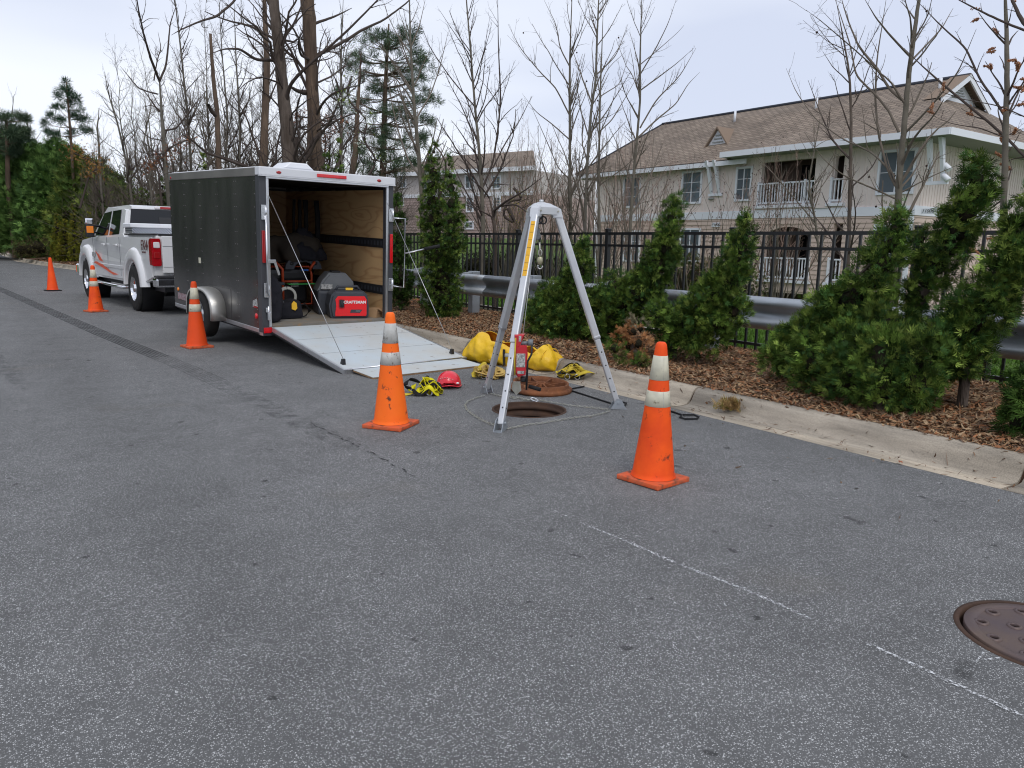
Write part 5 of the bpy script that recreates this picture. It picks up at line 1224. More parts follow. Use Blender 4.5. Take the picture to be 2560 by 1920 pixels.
# underside
b = MB(); b.box((-0.75, -1.1, 0.40), (0.75, 4.7, 0.56)); b.build('frame_rail', M['frame_steel'], PU)
b = MB(); b.tube([(-0.8, 0, 0.40), (0.8, 0, 0.40)], 0.06, 8); b.tube([(-0.8, WB, 0.40), (0.8, WB, 0.40)], 0.06, 8); b.ball((0, 0, 0.38), 0.15, 2); b.build('axle', M['frame_steel'], PU)
for s in (-1, 1):
    b = MB(); b.tube([(s*0.86, 0.55, 0.42), (s*1.0, 0.65, 0.40), (s*1.0, 3.2, 0.40), (s*0.86, 3.3, 0.42)], 0.055, 10, flat=0.6); b.build('running_board', M['chrome'], PU)
    for yc in (0, WB):
        xc = s*0.865; b = MB(); w_ = 0.135; R0 = 0.415; pf = [(0.23, -w_), (R0-0.07, -w_), (R0-0.02, -w_*0.9), (R0, -w_*0.72)]
        for q in (-0.4, -0.1, 0.2, 0.5): pf += [(R0, q*w_-0.012), (R0-0.012, q*w_-0.010), (R0-0.012, q*w_+0.010), (R0, q*w_+0.012)]
        pf += [(R0, w_*0.72), (R0-0.02, w_*0.9), (R0-0.07, w_), (0.23, w_)]
        b.lathe(pf, 48, 'x', (xc, yc, R0), cap0=False, cap1=False, smooth=False); wh = b.build('wheel', M['tyre'], PU)
        b = MB(); b.lathe([(0.24, s*w_*0.92), (0.225, s*w_*0.6), (0.20, s*w_*0.3), (0.08, s*w_*0.4), (0.07, s*w_*0.95), (0.04, s*w_)], 40, 'x', (xc, yc, R0), cap0=False); b.build('rim', M['chrome'], wh)
        b = MB()
        for k in range(8):
            a = k*PI/4+0.2; b.ball((xc+s*w_*0.36, yc+0.155*math.cos(a), R0+0.155*math.sin(a)), 0.034, 1, (0.35, 1, 1))
        b.build('rim_slot', M['black_plastic'], wh)
# toolbox across the bed
b = MB(); b.box((-0.92, 0.12, 1.42), (0.92, 0.62, 1.52), 0.006); tb = b.build('toolbox', M['tread_plate'], PU)
b = MB(); b.box((-0.95, 0.09, 1.521), (0.95, 0.65, 1.60), 0.012); b.build('lid', M['trailer_white'], tb)
# mirrors
for s in (-1, 1):
    b = MB(); b.tube([(s*0.88, 2.92, 1.42), (s*1.03, 2.88, 1.44)], 0.022, 8); b.tube([(s*0.86, 2.92, 1.56), (s*1.03, 2.88, 1.58)], 0.022, 8); mr = b.build('mirror', M['black_plastic'], PU)
    b = MB(); b.box((s*0.99, 2.80, 1.33), (s*1.15, 2.92, 1.60), 0.03, seg=2); b.build('housing', M['black_plastic'], mr)
    b = MB(); b.box((s*0.995, 2.81, 1.602), (s*1.155, 2.93, 1.72), 0.03, seg=2); b.build('cap', M['chrome'], mr)
    b = MB(); b.box((s*1.01, 2.792, 1.42), (s*1.14, 2.802, 1.56), 0.004); b.build('signal', M['amber'], mr)
# lettering and stripes on the left flank
lettering('FX4', 0.25, M['decal_dark'], PU, (-0.9615, -0.74, 1.20), (0, -1, 0), (0, 0, 1), shear=0.2, bold=0.002)
lettering('OFF ROAD', 0.042, M['decal_dark'], PU, (-0.9615, -0.72, 1.085), (0, -1, 0), (0, 0, 1), space=1.2)
lettering('FX4', 0.19, M['decal_dark'], PU, (0.9615, -0.72, 1.20), (0, 1, 0), (0, 0, 1), shear=0.2, bold=0.002)
for q in ([(3.05, 1.06), (2.72, 0.86), (2.35, 0.83), (2.75, 0.98)], [(3.2, 0.80), (2.3, 0.70), (1.55, 0.60), (1.15, 0.62), (1.7, 0.66), (2.4, 0.78), (3.0, 0.83)]):
    b = MB(); b.poly([(-0.9735 if max(z for _, z in q) < 0.9 else -0.9625, y, z) for y, z in q]); b.build('stripe_decal', M['decal_orange'], PU)
b = MB(); b.box((-0.975, 3.10, 0.92), (-0.963, 3.3, 1.02), 0.003); b.build('fender_badge', M['sticker'], PU)
# ================================================================== TRIPOD
f1, f2, f3 = G(1252, 1076), G(1217, 983), G(1543, 1022)
cen = (f1+f2+f3)/3
HD = PD(1353, 528, math.hypot(cen[0], cen[1])); HD = Vector((float(HD[0]), float(HD[1]), float(HD[2])))
TRI = thing('rescue_tripod', 'silver aluminium rescue tripod standing over the open manhole', 'tripod', (HD.x, HD.y, 0)); TRI.location = (0, 0, 0)
scr = Vector((float(CR[0]), float(CR[1]), 0)).normalized(); vw = Vector((float(_fw[0]), float(_fw[1]), 0)).normalized()
def sqtube(b, p, q, w0, w1, bev=0.0):
    p, q = Vector(p), Vector(q); d = (q-p); L_ = d.length; d.normalize()
    hor = Vector((d.x, d.y, 0)).normalized(); side = hor.cross(Vector((0, 0, 1))).normalized(); up_ = side.cross(d).normalized()
    MM = Matrix(((side.x, up_.x, d.x, p.x), (side.y, up_.y, d.y, p.y), (side.z, up_.z, d.z, p.z), (0, 0, 0, 1)))
    b.box((-w0/2, -w1/2, 0), (w0/2, w1/2, L_), bev, M=MM, seg=2); return MM
legtops = []
for k, f in enumerate((f1, f2, f3)):
    f = Vector((float(f[0]), float(f[1]), 0)); hv = Vector((f.x-HD.x, f.y-HD.y, 0)).normalized()
    top = Vector((HD.x, HD.y, HD.z-0.03))+hv*0.145; bot = f+Vector((0, 0, 0.045))
    mid = bot+(top-bot)*(0.375 if k != 2 else 0.36); legtops.append((top, bot, hv))
    b = MB(); MM = sqtube(b, mid, top, 0.062, 0.062, 0.012); lg = b.build('leg', M['alu_leg'], TRI)
    b = MB(); sqtube(b, mid-(top-bot).normalized()*0.004, mid+(top-bot).normalized()*0.03, 0.066, 0.066, 0.01); b.build('collar', M['alu'], lg)
    b = MB(); MM2 = sqtube(b, bot, mid, 0.05, 0.05, 0.010); b.build('inner_tube', M['alu_leg'], lg)
    Ll = (mid-bot).length; b = MB()
    for q in range(1, 5):
        for sx in (-1, 1): b.lathe([(0.007, sx*0.0255), (0.001, sx*0.0256)], 10, 'x', (0, 0, Ll*q/5), cap0=False, M=MM2)
        for sy in (-1, 1): b.lathe([(0.007, sy*0.0255), (0.001, sy*0.0256)], 10, 'y', (0, 0, Ll*q/5), cap0=False, M=MM2)
    b.build('pin_hole', M['black_plastic'], lg)
    # foot: two cheek plates and a base
    ang = math.atan2(hv.y, hv.x); FMx = Matrix.Translation(f) @ Matrix.Rotation(ang, 4, 'Z')
    b = MB()
    for s in (-1, 1): 
        b.prism([(-0.07, 0.006), (0.075, 0.0), (0.03, 0.085), (-0.015, 0.10)], 1, s*0.030, s*0.035)
    b.box((0.02, -0.034, 0.0), (0.08, 0.034, 0.006)); b.lathe([(0.012, -0.045), (0.012, 0.045)], 10, 'y', (0.0, 0, 0.062))
    for v in b.bm.verts: v.co = FMx @ v.co
    b.build('foot', M['galv'], TRI)
    # yellow sticker on the front leg
    if k == 0:
        d_ = (top-mid).normalized(); Lu = (top-mid).length
        camd = Vector((0, 0, CAMH))
        side = hv.cross(Vector((0, 0, 1))).normalized(); nrm = side.cross(d_).normalized()
        for sgn in (1,):
            b = MB(); MMs = Matrix(((side.x, nrm.x, d_.x, mid.x), (side.y, nrm.y, d_.y, mid.y), (side.z, nrm.z, d_.z, mid.z), (0, 0, 0, 1)))
            ny = 0.0318 if (nrm.dot(camd-mid) > 0) else -0.0318
            b.box((-0.021, ny-0.0004, Lu*0.50), (0.016, ny+0.0004, Lu*0.93), M=MMs); b.build('warning_sticker', M['sticker_yellow'], lg)
            b = MB()
            for q in np.linspace(Lu*0.54, Lu*0.9, 7): b.box((-0.019, ny-0.0009, q), (0.014, ny+0.0009, q+0.003), M=MMs)
            b.build('print_line', M['number_print'], lg)
# head casting
b = MB(); C0 = Vector((HD.x, HD.y, HD.z))
for top, bot, hv in legtops:
    side = hv.cross(Vector((0, 0, 1)))
    MM = Matrix(((hv.x, side.x, 0, C0.x), (hv.y, side.y, 0, C0.y), (0, 0, 1, C0.z), (0, 0, 0, 1)))
    vs0 = len(b.bm.verts); b.prism([(0.0, 0.075), (0.115, 0.045), (0.165, 0.02), (0.185, -0.055), (0.10, -0.055), (0.095, -0.02), (0.0, -0.02)], 1, -0.042, 0.042, 0.008, 2)
    b.bm.verts.ensure_lookup_table()
    for v in list(b.bm.verts)[vs0:]: v.co = MM @ v.co
hexo = []; hexi = []
for top, bot, hv in sorted(legtops, key=lambda q: math.atan2(q[2].y, q[2].x)):
    side = hv.cross(Vector((0, 0, 1)))
    for s_ in (1, -1): hexo.append(C0+hv*0.135+side*0.045*s_); hexi.append(C0+hv*0.075+side*0.035*s_)
V0 = [b.bm.verts.new(p_+Vector((0, 0, -0.028))) for p_ in hexo]; V1 = [b.bm.verts.new(p_+Vector((0, 0, 0.030))) for p_ in hexo]; V2 = [b.bm.verts.new(p_+Vector((0, 0, 0.062))) for p_ in hexi]; vc = b.bm.verts.new(C0+Vector((0, 0, 0.078)))
for q in range(6):
    r_ = (q+1) % 6
    b.bm.faces.new((V0[q], V0[r_], V1[r_], V1[q])); b.bm.faces.new((V1[q], V1[r_], V2[r_], V2[q])); b.bm.faces.new((V2[q], V2[r_], vc))
b.bm.faces.new(V0[::-1]); b.lathe([(0.018, 0.07), (0.018, 0.095)], 12, c=tuple(C0)); b.build('head', M['alu_leg'], TRI)
b = MB()
for top, bot, hv in legtops:
    side = hv.cross(Vector((0, 0, 1))); p = C0+hv*0.14
    b.tube([p-side*0.052, p+side*0.052], 0.008, 8)
b.build('bolt', M['zinc'], TRI)
for k in (-1, 1):
    b = MB(); c = C0+scr*(0.0+0.018*k)+Vector((0, 0, -0.075))
    b.tube([c+scr*0.03*math.cos(a)+Vector((0, 0, 0.03*math.sin(a))) for a in np.linspace(0, 2*PI, 16, endpoint=False)], 0.007, 6, closed=True); b.build('eye_ring', M['frame_steel'], TRI)
# pulley block, cable and hook
hp = C0+Vector((0, 0, 0))
def scrpt(px, py, p0=None):
    """point in the upright plane through the tripod axis facing the viewer"""
    d = ray(px, py); p0 = p0 if p0 is not None else HD; n_ = np.array([vw.x, vw.y, 0]); t_ = ((np.array([p0.x, p0.y, 0])-CAM) @ n_)/(d @ n_); q = CAM+d*t_; return Vector([float(c) for c in q])
t = thing('pulley_block', 'grey pulley block hanging under the tripod head', 'pulley', scrpt(1342, 590))
b = MB(); b.lathe([(0.028, -0.012), (0.034, -0.008), (0.034, 0.008), (0.028, 0.012)], 20, 'y', (0, 0, 0), M=Matrix.Rotation(-_az, 4, 'Z')); b.box((-0.026, -0.014, 0.0), (0.026, 0.014, 0.06), 0.008, M=Matrix.Rotation(-_az, 4, 'Z')); b.build('sheave_housing', M['gen_grey'], t)
b = MB(); top = scrpt(1345, 545)-scrpt(1342, 590); b.tube([(0, 0, 0.05), top], 0.006, 6); b.tube([top+Vector((0.01, 0, 0)), (0.012, 0, 0.05)], 0.005, 6); b.build('hanger', M['zinc'], t)
t = thing('snap_hook', 'silver snap hook hanging on the cable below the pulley', 'hook', scrpt(1350, 650))
RZ = Matrix.Rotation(-_az, 4, 'Z')
b = MB(); a0 = scrpt(1349, 605)-scrpt(1350, 650); b.tube([a0, (0, 0, 0.03)], 0.007, 6); b.tube([RZ @ Vector((0.014*math.cos(a), 0, 0.062+0.026*math.sin(a))) for a in np.linspace(0, 2*PI, 14, endpoint=False)], 0.006, 6, closed=True); b.build('swivel', M['zinc'], t)
b = MB(); b.lathe([(0.006, 0.03), (0.022, 0.02), (0.025, -0.01), (0.018, -0.035), (0.008, -0.04)], 12, M=RZ @ Matrix.Scale(0.5, 4, (0, 1, 0))); b.build('body', mat('brass_dull', (0.42, 0.40, 0.27), 0.45, 0.6), t)
b = MB(); b.tube([RZ @ Vector((-0.014+0.0*a, 0, -0.03)) if a is None else RZ @ Vector((0.002-0.020*math.cos(a), 0, -0.055-0.02*math.sin(a))) for a in np.linspace(-0.6, PI+0.3, 12)], 0.006, 6); b.build('hook', M['cable_steel'], t)
wp0 = scrpt(1307, 840, legtops[0][1]+(legtops[0][0]-legtops[0][1])*0.4); 
o = MB().tube([wp0, scrpt(1337, 592)], 0.0028, 6).build('winch_cable', M['cable_steel']); tag(o, 'thin steel cable running from the red winch up to the pulley', 'cable')
# red winch on the front leg
wc = scrpt(1302, 892, legtops[0][1]+(legtops[0][0]-legtops[0][1])*0.36)
WM = Matrix.Translation(wc) @ Matrix.Rotation(-_az, 4, 'Z')
t = thing('winch', 'red rescue winch with black crank clamped to the front tripod leg', 'winch', wc, -_az)
b = MB(); b.prism([(-0.055, 0.18), (0.025, 0.185), (-0.012, 0.085), (-0.05, 0.09)], 1, -0.05, 0.04, 0.006); b.build('top_plate', M['winch_red'], t)
b = MB(); b.prism([(-0.05, 0.10), (0.045, 0.10), (0.055, 0.03), (0.04, -0.14), (-0.02, -0.16), (-0.05, -0.12)], 1, -0.06, 0.06, 0.012, 2); b.build('housing', M['winch_red'], t)
b = MB(); b.box((-0.035, -0.0625, -0.075), (0.035, -0.0605, 0.035)); b.build('label', M['sticker'], t)
b = MB(); b.box((-0.025, -0.0625, -0.128), (0.028, -0.0605, -0.105)); b.build('label', M['sticker'], t)
b = MB(); b.box((-0.02, -0.0525, 0.13), (0.0, -0.0505, 0.175)); b.build('label', M['sticker'], t)
b = MB(); b.tube([(0.0, -0.03, 0.115), (0.055, -0.03, 0.118)], 0.014, 10); b.tube([(0.055, -0.03, 0.12), (0.095, -0.03, 0.12)], 0.026, 12); b.build('drive_shaft', M['gen_grey'], t)
b = MB(); b.tube([(0.085, -0.04, 0.12), (0.085, -0.045, 0.03), (0.055, -0.045, -0.03), (0.05, -0.045, -0.26)], 0.012, 8, flat=0.7); b.build('crank', M['black_plastic'], t)
b = MB(); b.box((0.0, -0.04, -0.2), (0.05, 0.03, -0.16), 0.01); b.build('bracket_foot', M['black_plastic'], t)
b = MB(); b.tube([(0.07, -0.03, -0.235), (0.165, -0.06, -0.255)], 0.016, 12); b.build('crank_grip', M['black_rubber'], t)
b = MB(); b.box((-0.10, -0.035, -0.19), (-0.055, 0.05, 0.02), 0.006); b.prism([(-0.06, -0.2), (0.0, -0.2), (0.01, -0.27), (-0.03, -0.31), (-0.07, -0.26)], 1, -0.03, -0.015); b.box((-0.13, -0.04, 0.0), (-0.05, 0.05, 0.02), 0.004); b.build('clamp', M['zinc'], t)
b = MB(); b.tube([(-0.045, -0.07, 0.16), (-0.05, -0.07, -0.02), (-0.045, -0.07, -0.14)], 0.007, 6); b.build('strut', M['web_mustard'], t)
# chain
def chain(pts, lab, px=True):
    W = [Vector([float(c) for c in G(x, y, 0.008)]) for x, y in pts]; P = []
    for i in range(len(W)-1):
        n_ = max(1, int((W[i+1]-W[i]).length/0.030))
        for k in range(n_): P.append(W[i].lerp(W[i+1], k/n_))
    b = MB()
    for i in range(len(P)-1):
        d = (P[i+1]-P[i]).normalized(); up_ = Vector((0, 0, 1)) if i % 2 == 0 else Vector((0, 0, 1)).cross(d).normalized()*0.8+Vector((0, 0, 0.5))
        sd_ = up_.cross(d).normalized(); c = (P[i]+P[i+1])/2+Vector((rnd.uniform(-1, 1)*0.003, rnd.uniform(-1, 1)*0.003, 0.002))
        b.tube([c+d*0.021*math.cos(a)+sd_*0.0105*math.sin(a) for a in np.linspace(0, 2*PI, 8, endpoint=False)], 0.0021, 4, closed=True)
    return tag(b.build('chain', M['zinc']), lab, 'chain')
chain([(1268, 1072), (1320, 1062), (1360, 1057), (1400, 1050), (1440, 1044), (1480, 1040), (1510, 1033), (1530, 1026)], 'slack steel chain on the asphalt between the front and right tripod feet')
chain([(1244, 1066), (1222, 1058), (1200, 1048), (1178, 1034), (1165, 1022), (1163, 1012), (1170, 1003), (1190, 995), (1215, 988)], 'slack steel chain bowing outward between the front and back left tripod feet')
chain([(1228, 984), (1250, 990), (1290, 993), (1310, 999), (1345, 1000), (1380, 1006), (1420, 1013), (1450, 1016), (1500, 1022), (1530, 1026)], 'steel chain passing behind the open hole to the right tripod foot')
o = chain([(1268, 990), (1285, 997), (1300, 994), (1320, 1001), (1345, 998)], 'short doubled heap of chain between the hole and the upturned lid')
p = G(1336, 999, 0.02); b = MB(); b.tube([(0.022*math.cos(a), 0.045*math.sin(a), 0.006*math.cos(a)) for a in np.linspace(0, 2*PI, 16, endpoint=False)], 0.006, 6, closed=True); o = b.build('carabiner', M['alu_bright']); o.location = p; o.rotation_euler = (0.2, 0.1, 0.1); tag(o, 'bright steel carabiner on the chain beside the open hole', 'carabiner')

# ================================================================== YELLOW BAG
pa, pb = G(1168, 898), G(1398, 930)
ax = Vector((float(pb[0]-pa[0]), float(pb[1]-pa[1]), 0)); Lb_ = ax.length; ax.normalize(); sd2 = Vector((-ax.y, ax.x, 0))
t = thing('equipment_bag', 'long yellow vinyl equipment bag lying open beside the kerb', 'bag', pa)
print('bag len', Lb_)
nt_, na = 46, 26
V = []
hh = [(0, .10), (0.04, .20), (0.12, .30), (0.18, .37), (0.27, .31), (0.42, .26), (0.58, .23), (0.7, .21), (0.80, .23), (0.86, .25), (0.90, .26), (0.97, .18), (1, .10)]
ww = [(0, .06), (0.04, .15), (0.15, .19), (0.5, .17), (0.8, .17), (0.92, .18), (0.98, .15), (1, .07)]
opn = [(0, 0.0), (0.14, 0.0), (0.24, 0.5), (0.4, 0.75), (0.7, 0.75), (0.84, 0.5), (0.89, 0.0), (1, 0.0)]
def ip(tab, x): return float(np.interp(x, [p_[0] for p_ in tab], [p_[1] for p_ in tab]))
bm = bmesh.new(); rows = []
for i in range(nt_):
    u_ = i/(nt_-1); h_, w_, o_ = ip(hh, u_), ip(ww, u_), ip(opn, u_); row = []
    for k in range(na):
        q = k/(na-1); a = -PI/2+0.0; 
        th = (PI/2+o_*0.62)+(2*PI-2*o_*0.62)*q   # from top-left edge round the bottom to the other top edge
        cx, cz = math.cos(th), math.sin(th)
        x = w_*math.copysign(abs(cx)**0.8, cx); z = h_/2+h_/2*math.copysign(abs(cz)**0.8, cz)
        edge = min(q, 1-q)
        if o_ > 0.05 and edge < 0.12: z += 0.03*math.sin(u_*31)+0.02; x *= 1.05+0.3*math.sin(u_*19)*(0.12-edge)/0.12
        amp_ = 0.010*min(1, z/0.05)
        z += amp_*(math.sin(u_*37+q*9)+math.sin(u_*23-q*17)+0.6*math.sin(u_*71+q*5)); x += amp_*(math.sin(u_*29+q*13)+math.sin(u_*53-q*7))
        z = max(z, 0.004)
        c = ax*(u_*Lb_)+sd2*x+Vector((0, 0, z)); row.append(bm.verts.new(c))
    rows.append(row)
for i in range(nt_-1):
    for k in range(na-1):
        f = bm.faces.new((rows[i][k], rows[i][k+1], rows[i+1][k+1], rows[i+1][k])); f.smooth = True
    if max(ip(opn, i/(nt_-1)), ip(opn, (i+1)/(nt_-1))) < 0.01:
        f = bm.faces.new((rows[i][na-1], rows[i][0], rows[i+1][0], rows[i+1][na-1])); f.smooth = True
for r_ in (rows[0], rows[-1]):
    try: bm.faces.new(r_)
    except Exception: pass
bmesh.ops.recalc_face_normals(bm, faces=bm.faces)
me = bpy.data.meshes.new('shell'); bm.to_mesh(me); bm.free(); sh = link('shell', me, [M['yellow_vinyl'], M['yellow_inside']], t)
wrinkle(sh, 0.16, 0.05, 2); md = sh.modifiers.new('thick', 'SOLIDIFY'); md.thickness = 0.006; md.offset = -1; md.material_offset = 1
def seam(u0, dz=0.0):
    h_, w_ = ip(hh, u0), ip(ww, u0); P = []
    for a in np.linspace(0.1, PI-0.1, 14): P.append(ax*(u0*Lb_)+sd2*(-1)*(w_+0.004)*math.copysign(abs(math.cos(a))**0.8, math.cos(a))+Vector((0, 0, h_/2+(h_/2+0.004)*math.sin(a)**0.8)))
    return P
for u0 in (0.905,): b = MB(); b.tube(seam(u0), 0.006, 6); b.build('piping', M['yellow_vinyl'], t)
for u0 in (0.42, 0.52):
    h_, w_ = ip(hh, u0), ip(ww, u0); b = MB()
    P = [ax*(u0*Lb_)+sd2*(-w_-0.012*math.sin(z*9))+Vector((0, 0, z)) for z in np.linspace(0.02, h_*0.9, 7)]
    for i in range(6): b.poly([P[i]-ax*0.02, P[i]+ax*0.02, P[i+1]+ax*0.02, P[i+1]-ax*0.02])
    b.build('webbing_handle', M['drab_fabric'], t)

# ================================================================== HARNESSES, HELMET, SMALL KIT
def ribbon(name, m, parent, pts, w_, seed):
    r_ = random.Random(seed); P = [Vector(p_) for p_ in pts]
    # catmull-rom
    Q = []
    for i in range(len(P)-1):
        p0, p1, p2, p3 = P[max(i-1, 0)], P[i], P[i+1], P[min(i+2, len(P)-1)]
        for s in np.linspace(0, 1, 7, endpoint=False):
            Q.append(0.5*((2*p1)+(p2-p0)*s+(2*p0-5*p1+4*p2-p3)*s*s+(3*p1-p0-3*p2+p3)*s**3))
    Q.append(P[-1]); ph = r_.uniform(0, 6); b = MB(); prev = None; n_ = len(Q)
    for i, q in enumerate(Q):
        d = (Q[min(i+1, n_-1)]-Q[max(i-1, 0)]).normalized(); s0 = d.cross(Vector((0, 0, 1)))
        if s0.length < 1e-3: s0 = Vector((1, 0, 0))
        s0.normalize(); u0 = s0.cross(d).normalized(); tw = ph+i*0.10*r_.choice((1, 1, -1))*1.0
        tw = 0.9*math.sin(i*0.16+ph); sd3 = s0*math.cos(tw)+u0*math.sin(tw)
        a, c = q-sd3*w_/2, q+sd3*w_/2
        a.z = max(a.z, 0.003); c.z = max(c.z, 0.003); cur = (b.bm.verts.new(a), b.bm.verts.new(c))
        if prev: f = b.bm.faces.new((prev[0], prev[1], cur[1], cur[0])); f.smooth = True
        prev = cur
    o = b.build(name, m, parent); md = o.modifiers.new('thick', 'SOLIDIFY'); md.thickness = 0.004; return o
def harness(label, px, rx, ry, mats, n, seed, hmax=0.11, w_=0.05, rz=0.0, group=None):
    c = G(*px); t = thing('safety_harness', label, 'harness', c, rz-_az, group=group); r_ = random.Random(seed)
    for k in range(n):
        a0 = r_.uniform(0, 2*PI); P = []; x0, y0 = r_.uniform(-rx, rx)*0.6, r_.uniform(-ry, ry)*0.6; rr_ = r_.uniform(0.4, 0.9)
        m_ = mats[k % len(mats)]
        for q in range(r_.randint(4, 7)):
            a0 += r_.uniform(0.7, 1.5); x = x0+math.cos(a0)*rx*rr_*r_.uniform(0.5, 1); y = y0+math.sin(a0)*ry*rr_*r_.uniform(0.5, 1)
            x = max(-rx, min(rx, x)); y = max(-ry, min(ry, y)); z = r_.uniform(0.006, hmax)*(1-abs(x)/rx*0.6)
            P.append((x, y, z*1.35))
        ribbon('strap', M[m_], t, P, w_*r_.uniform(0.8, 1.1), seed*31+k)
    for k in range(2):
        x, y = r_.uniform(-rx, rx)*0.6, -ry*0.8
        b = MB(); b.tube([(x+0.028*math.cos(a), y+0.006*math.sin(a*2), 0.035+0.03*math.sin(a)) for a in np.linspace(0, 2*PI, 14, endpoint=False)], 0.0045, 6, closed=True); b.build('ring', M['alu'], t)
    return t
harness('bright yellow and black webbing harness piled left of the red helmet', (1066, 986), 0.15, 0.10, ['web_yellow', 'web_yellow', 'web_black', 'web_yellow'], 12, 4, 0.13, 0.05)
t = harness('tan webbing harness piled behind the tripod leg', (1222, 945), 0.17, 0.12, ['web_tan', 'web_tan', 'web_tan', 'web_mustard'], 14, 9, 0.15, 0.06)
harness('mustard and black webbing harness lying in the gutter right of the yellow bag', (1444, 946), 0.21, 0.13, ['web_mustard', 'web_mustard', 'web_black', 'web_mustard'], 15, 6, 0.13, 0.055)
t = bpy.data.objects.get('safety_harness')
ribbon('strap', M['web_black'], t, [(-0.15, 0.0, 0.05), (-0.20, -0.02, 0.09), (-0.17, 0.03, 0.14), (-0.09, 0.05, 0.12), (-0.02, 0.0, 0.1)], 0.045, 77)
ribbon('strap', M['web_mustard'], t, [(-0.21, -0.08, 0.01), (-0.15, -0.09, 0.02), (-0.09, -0.06, 0.03)], 0.03, 78)
c = G(1122, 968); t = thing('safety_helmet', 'red safety helmet resting on the asphalt', 'helmet', c, -_az-0.1)
b = MB(); bmesh.ops.create_uvsphere(b.bm, u_segments=36, v_segments=24, radius=1)
for v in b.bm.verts:
    x, y, z = v.co; 
    if z < 0: z *= 0.35
    cut = 0.035*max(0, math.cos(math.atan2(y, x)*2-0.5+PI))
    v.co = Vector((x*0.122*(1+0.04*(z < 0.1)), y*0.145, 0.045+z*0.125+(cut if z < 0.05 else 0)))
b.bm.faces.ensure_lookup_table()
bmesh.ops.delete(b.bm, geom=[f for f in b.bm.faces if f.calc_center_median().z < 0.022], context='FACES')
for f in b.bm.faces: f.smooth = True
o = b.build('shell', M['helmet_red'], t); md = o.modifiers.new('t', 'SOLIDIFY'); md.thickness = 0.004
b = MB(); b.ball((0, 0, 0.045), 0.1, 2, (1.05, 1.25, 0.35)); b.build('liner', M['black_fabric'], t)
b = MB(); b.tube([(0.126*math.cos(a), 0.150*math.sin(a), 0.022+0.02*max(0, math.cos(a*2-0.5+PI))) for a in np.linspace(0, 2*PI, 36, endpoint=False)], 0.006, 6, closed=True); b.build('brim', M['helmet_red'], t)
for k in range(6):
    a = -PI/2-0.65+0.24*k; z = 0.10+0.016*math.sin(k/5*PI); rr_ = math.sqrt(max(0.0, 1-((z-0.045)/0.125)**2))
    b = MB(); b.ball((0.122*rr_*math.cos(a), 0.145*rr_*math.sin(a), z), 0.011, 1, (0.9, 0.9, 0.8)); b.build('vent', mat('vent_pale', (0.6, 0.2, 0.2), 0.5) if k == 0 else M['vent_pale'], t)
for a in (-PI/2-0.75, -PI/2+1.0):
    b = MB(); b.ball((0.12*math.cos(a), 0.143*math.sin(a), 0.06), 0.022, 1, (1, 1, 0.5)); b.build('side_clip', M['white_print'], t)

def rod(label, pts, r=0.008, m='black_rubber'):
    P = [Vector([float(c) for c in G(x, y, z)]) for x, y, z in pts]; b = MB(); b.tube(P, r, 8); return tag(b.build('lid_lifting_hook', M[m]), label, 'steel hook')
rod('black bent steel lifting hook lying under the right tripod foot', [(1460, 966, .01), (1428, 972, .01), (1424, 975, .01), (1440, 980, .01), (1527, 1008, .01), (1540, 1012, .01), (1562, 1014, .012), (1566, 1008, .012), (1552, 1004, .015), (1535, 1006, .02), (1527, 1012, .02)])
rod('black looped steel rod lying on the asphalt right of the nearest cone', [(1650, 1018, .012), (1672, 1026, .01), (1705, 1037, .01), (1700, 1043, .012), (1712, 1047, .012), (1742, 1047, .012), (1747, 1042, .012), (1735, 1037, .012), (1708, 1037, .015)])
c = G(1664, 1034); t = thing('gas_detector_pump', 'small black cylinder on a dark blue base standing behind the nearest cone', 'device', c, -_az, scale=1.25)
b = MB(); b.lathe([(0.030, 0.0), (0.033, 0.006), (0.033, 0.03), (0.028, 0.036)], 20); b.build('base', mat('blue_base', (0.02, 0.035, 0.12), 0.4), t)
b = MB(); b.lathe([(0.024, 0.036), (0.025, 0.05), (0.025, 0.085), (0.022, 0.088), (0.022, 0.094), (0.026, 0.097), (0.026, 0.128), (0.022, 0.134)], 20); b.build('body', M['black_plastic'], t)
c = G(10, 622, 0.1)
b = MB(); b.box((-0.5, -0.9, 0), (0.5, 0.9, 0.25), 0.1); o = b.build('yellow_marker', M['yellow_vinyl']); o.location = c; tag(o, 'small yellow thing lying at the kerb at the far left edge', 'marker')
# ================================================================== VEGETATION
def nrmz(a): return a/np.maximum(np.linalg.norm(a, axis=-1, keepdims=True), 1e-9)
def tubes_np(pts, rad, sides):
    """pts (n,N,3) rad (n,N) -> V, quads"""
    n, Np, _ = pts.shape
    T = np.gradient(pts, axis=1); T = nrmz(T)
    ref = np.where(np.abs(T[:, :1, 2:3]) < 0.9, np.array([0, 0, 1.0]), np.array([1.0, 0, 0]))
    A = nrmz(np.cross(T, ref)); B = np.cross(T, A)
    an = np.arange(sides)*2*PI/sides
    V = pts[:, :, None, :]+rad[:, :, None, None]*(A[:, :, None, :]*np.cos(an)[None, None, :, None]+B[:, :, None, :]*np.sin(an)[None, None, :, None])
    idx = np.arange(n*Np*sides).reshape(n, Np, sides); nx = np.roll(idx, -1, axis=2)
    q = np.stack([idx[:, :-1], nx[:, :-1], nx[:, 1:], idx[:, 1:]], -1).reshape(-1, 4)
    return V.reshape(-1, 3), q
class Geo:
    def __init__(s): s.V = []; s.Q = []; s.n = 0
    def add(s, V, q): s.V.append(V); s.Q.append(q+s.n); s.n += len(V)
    def build(s, name, m, parent=None, smooth=True): return mesh_np(name, np.concatenate(s.V), [np.concatenate(s.Q)], m, parent, smooth)
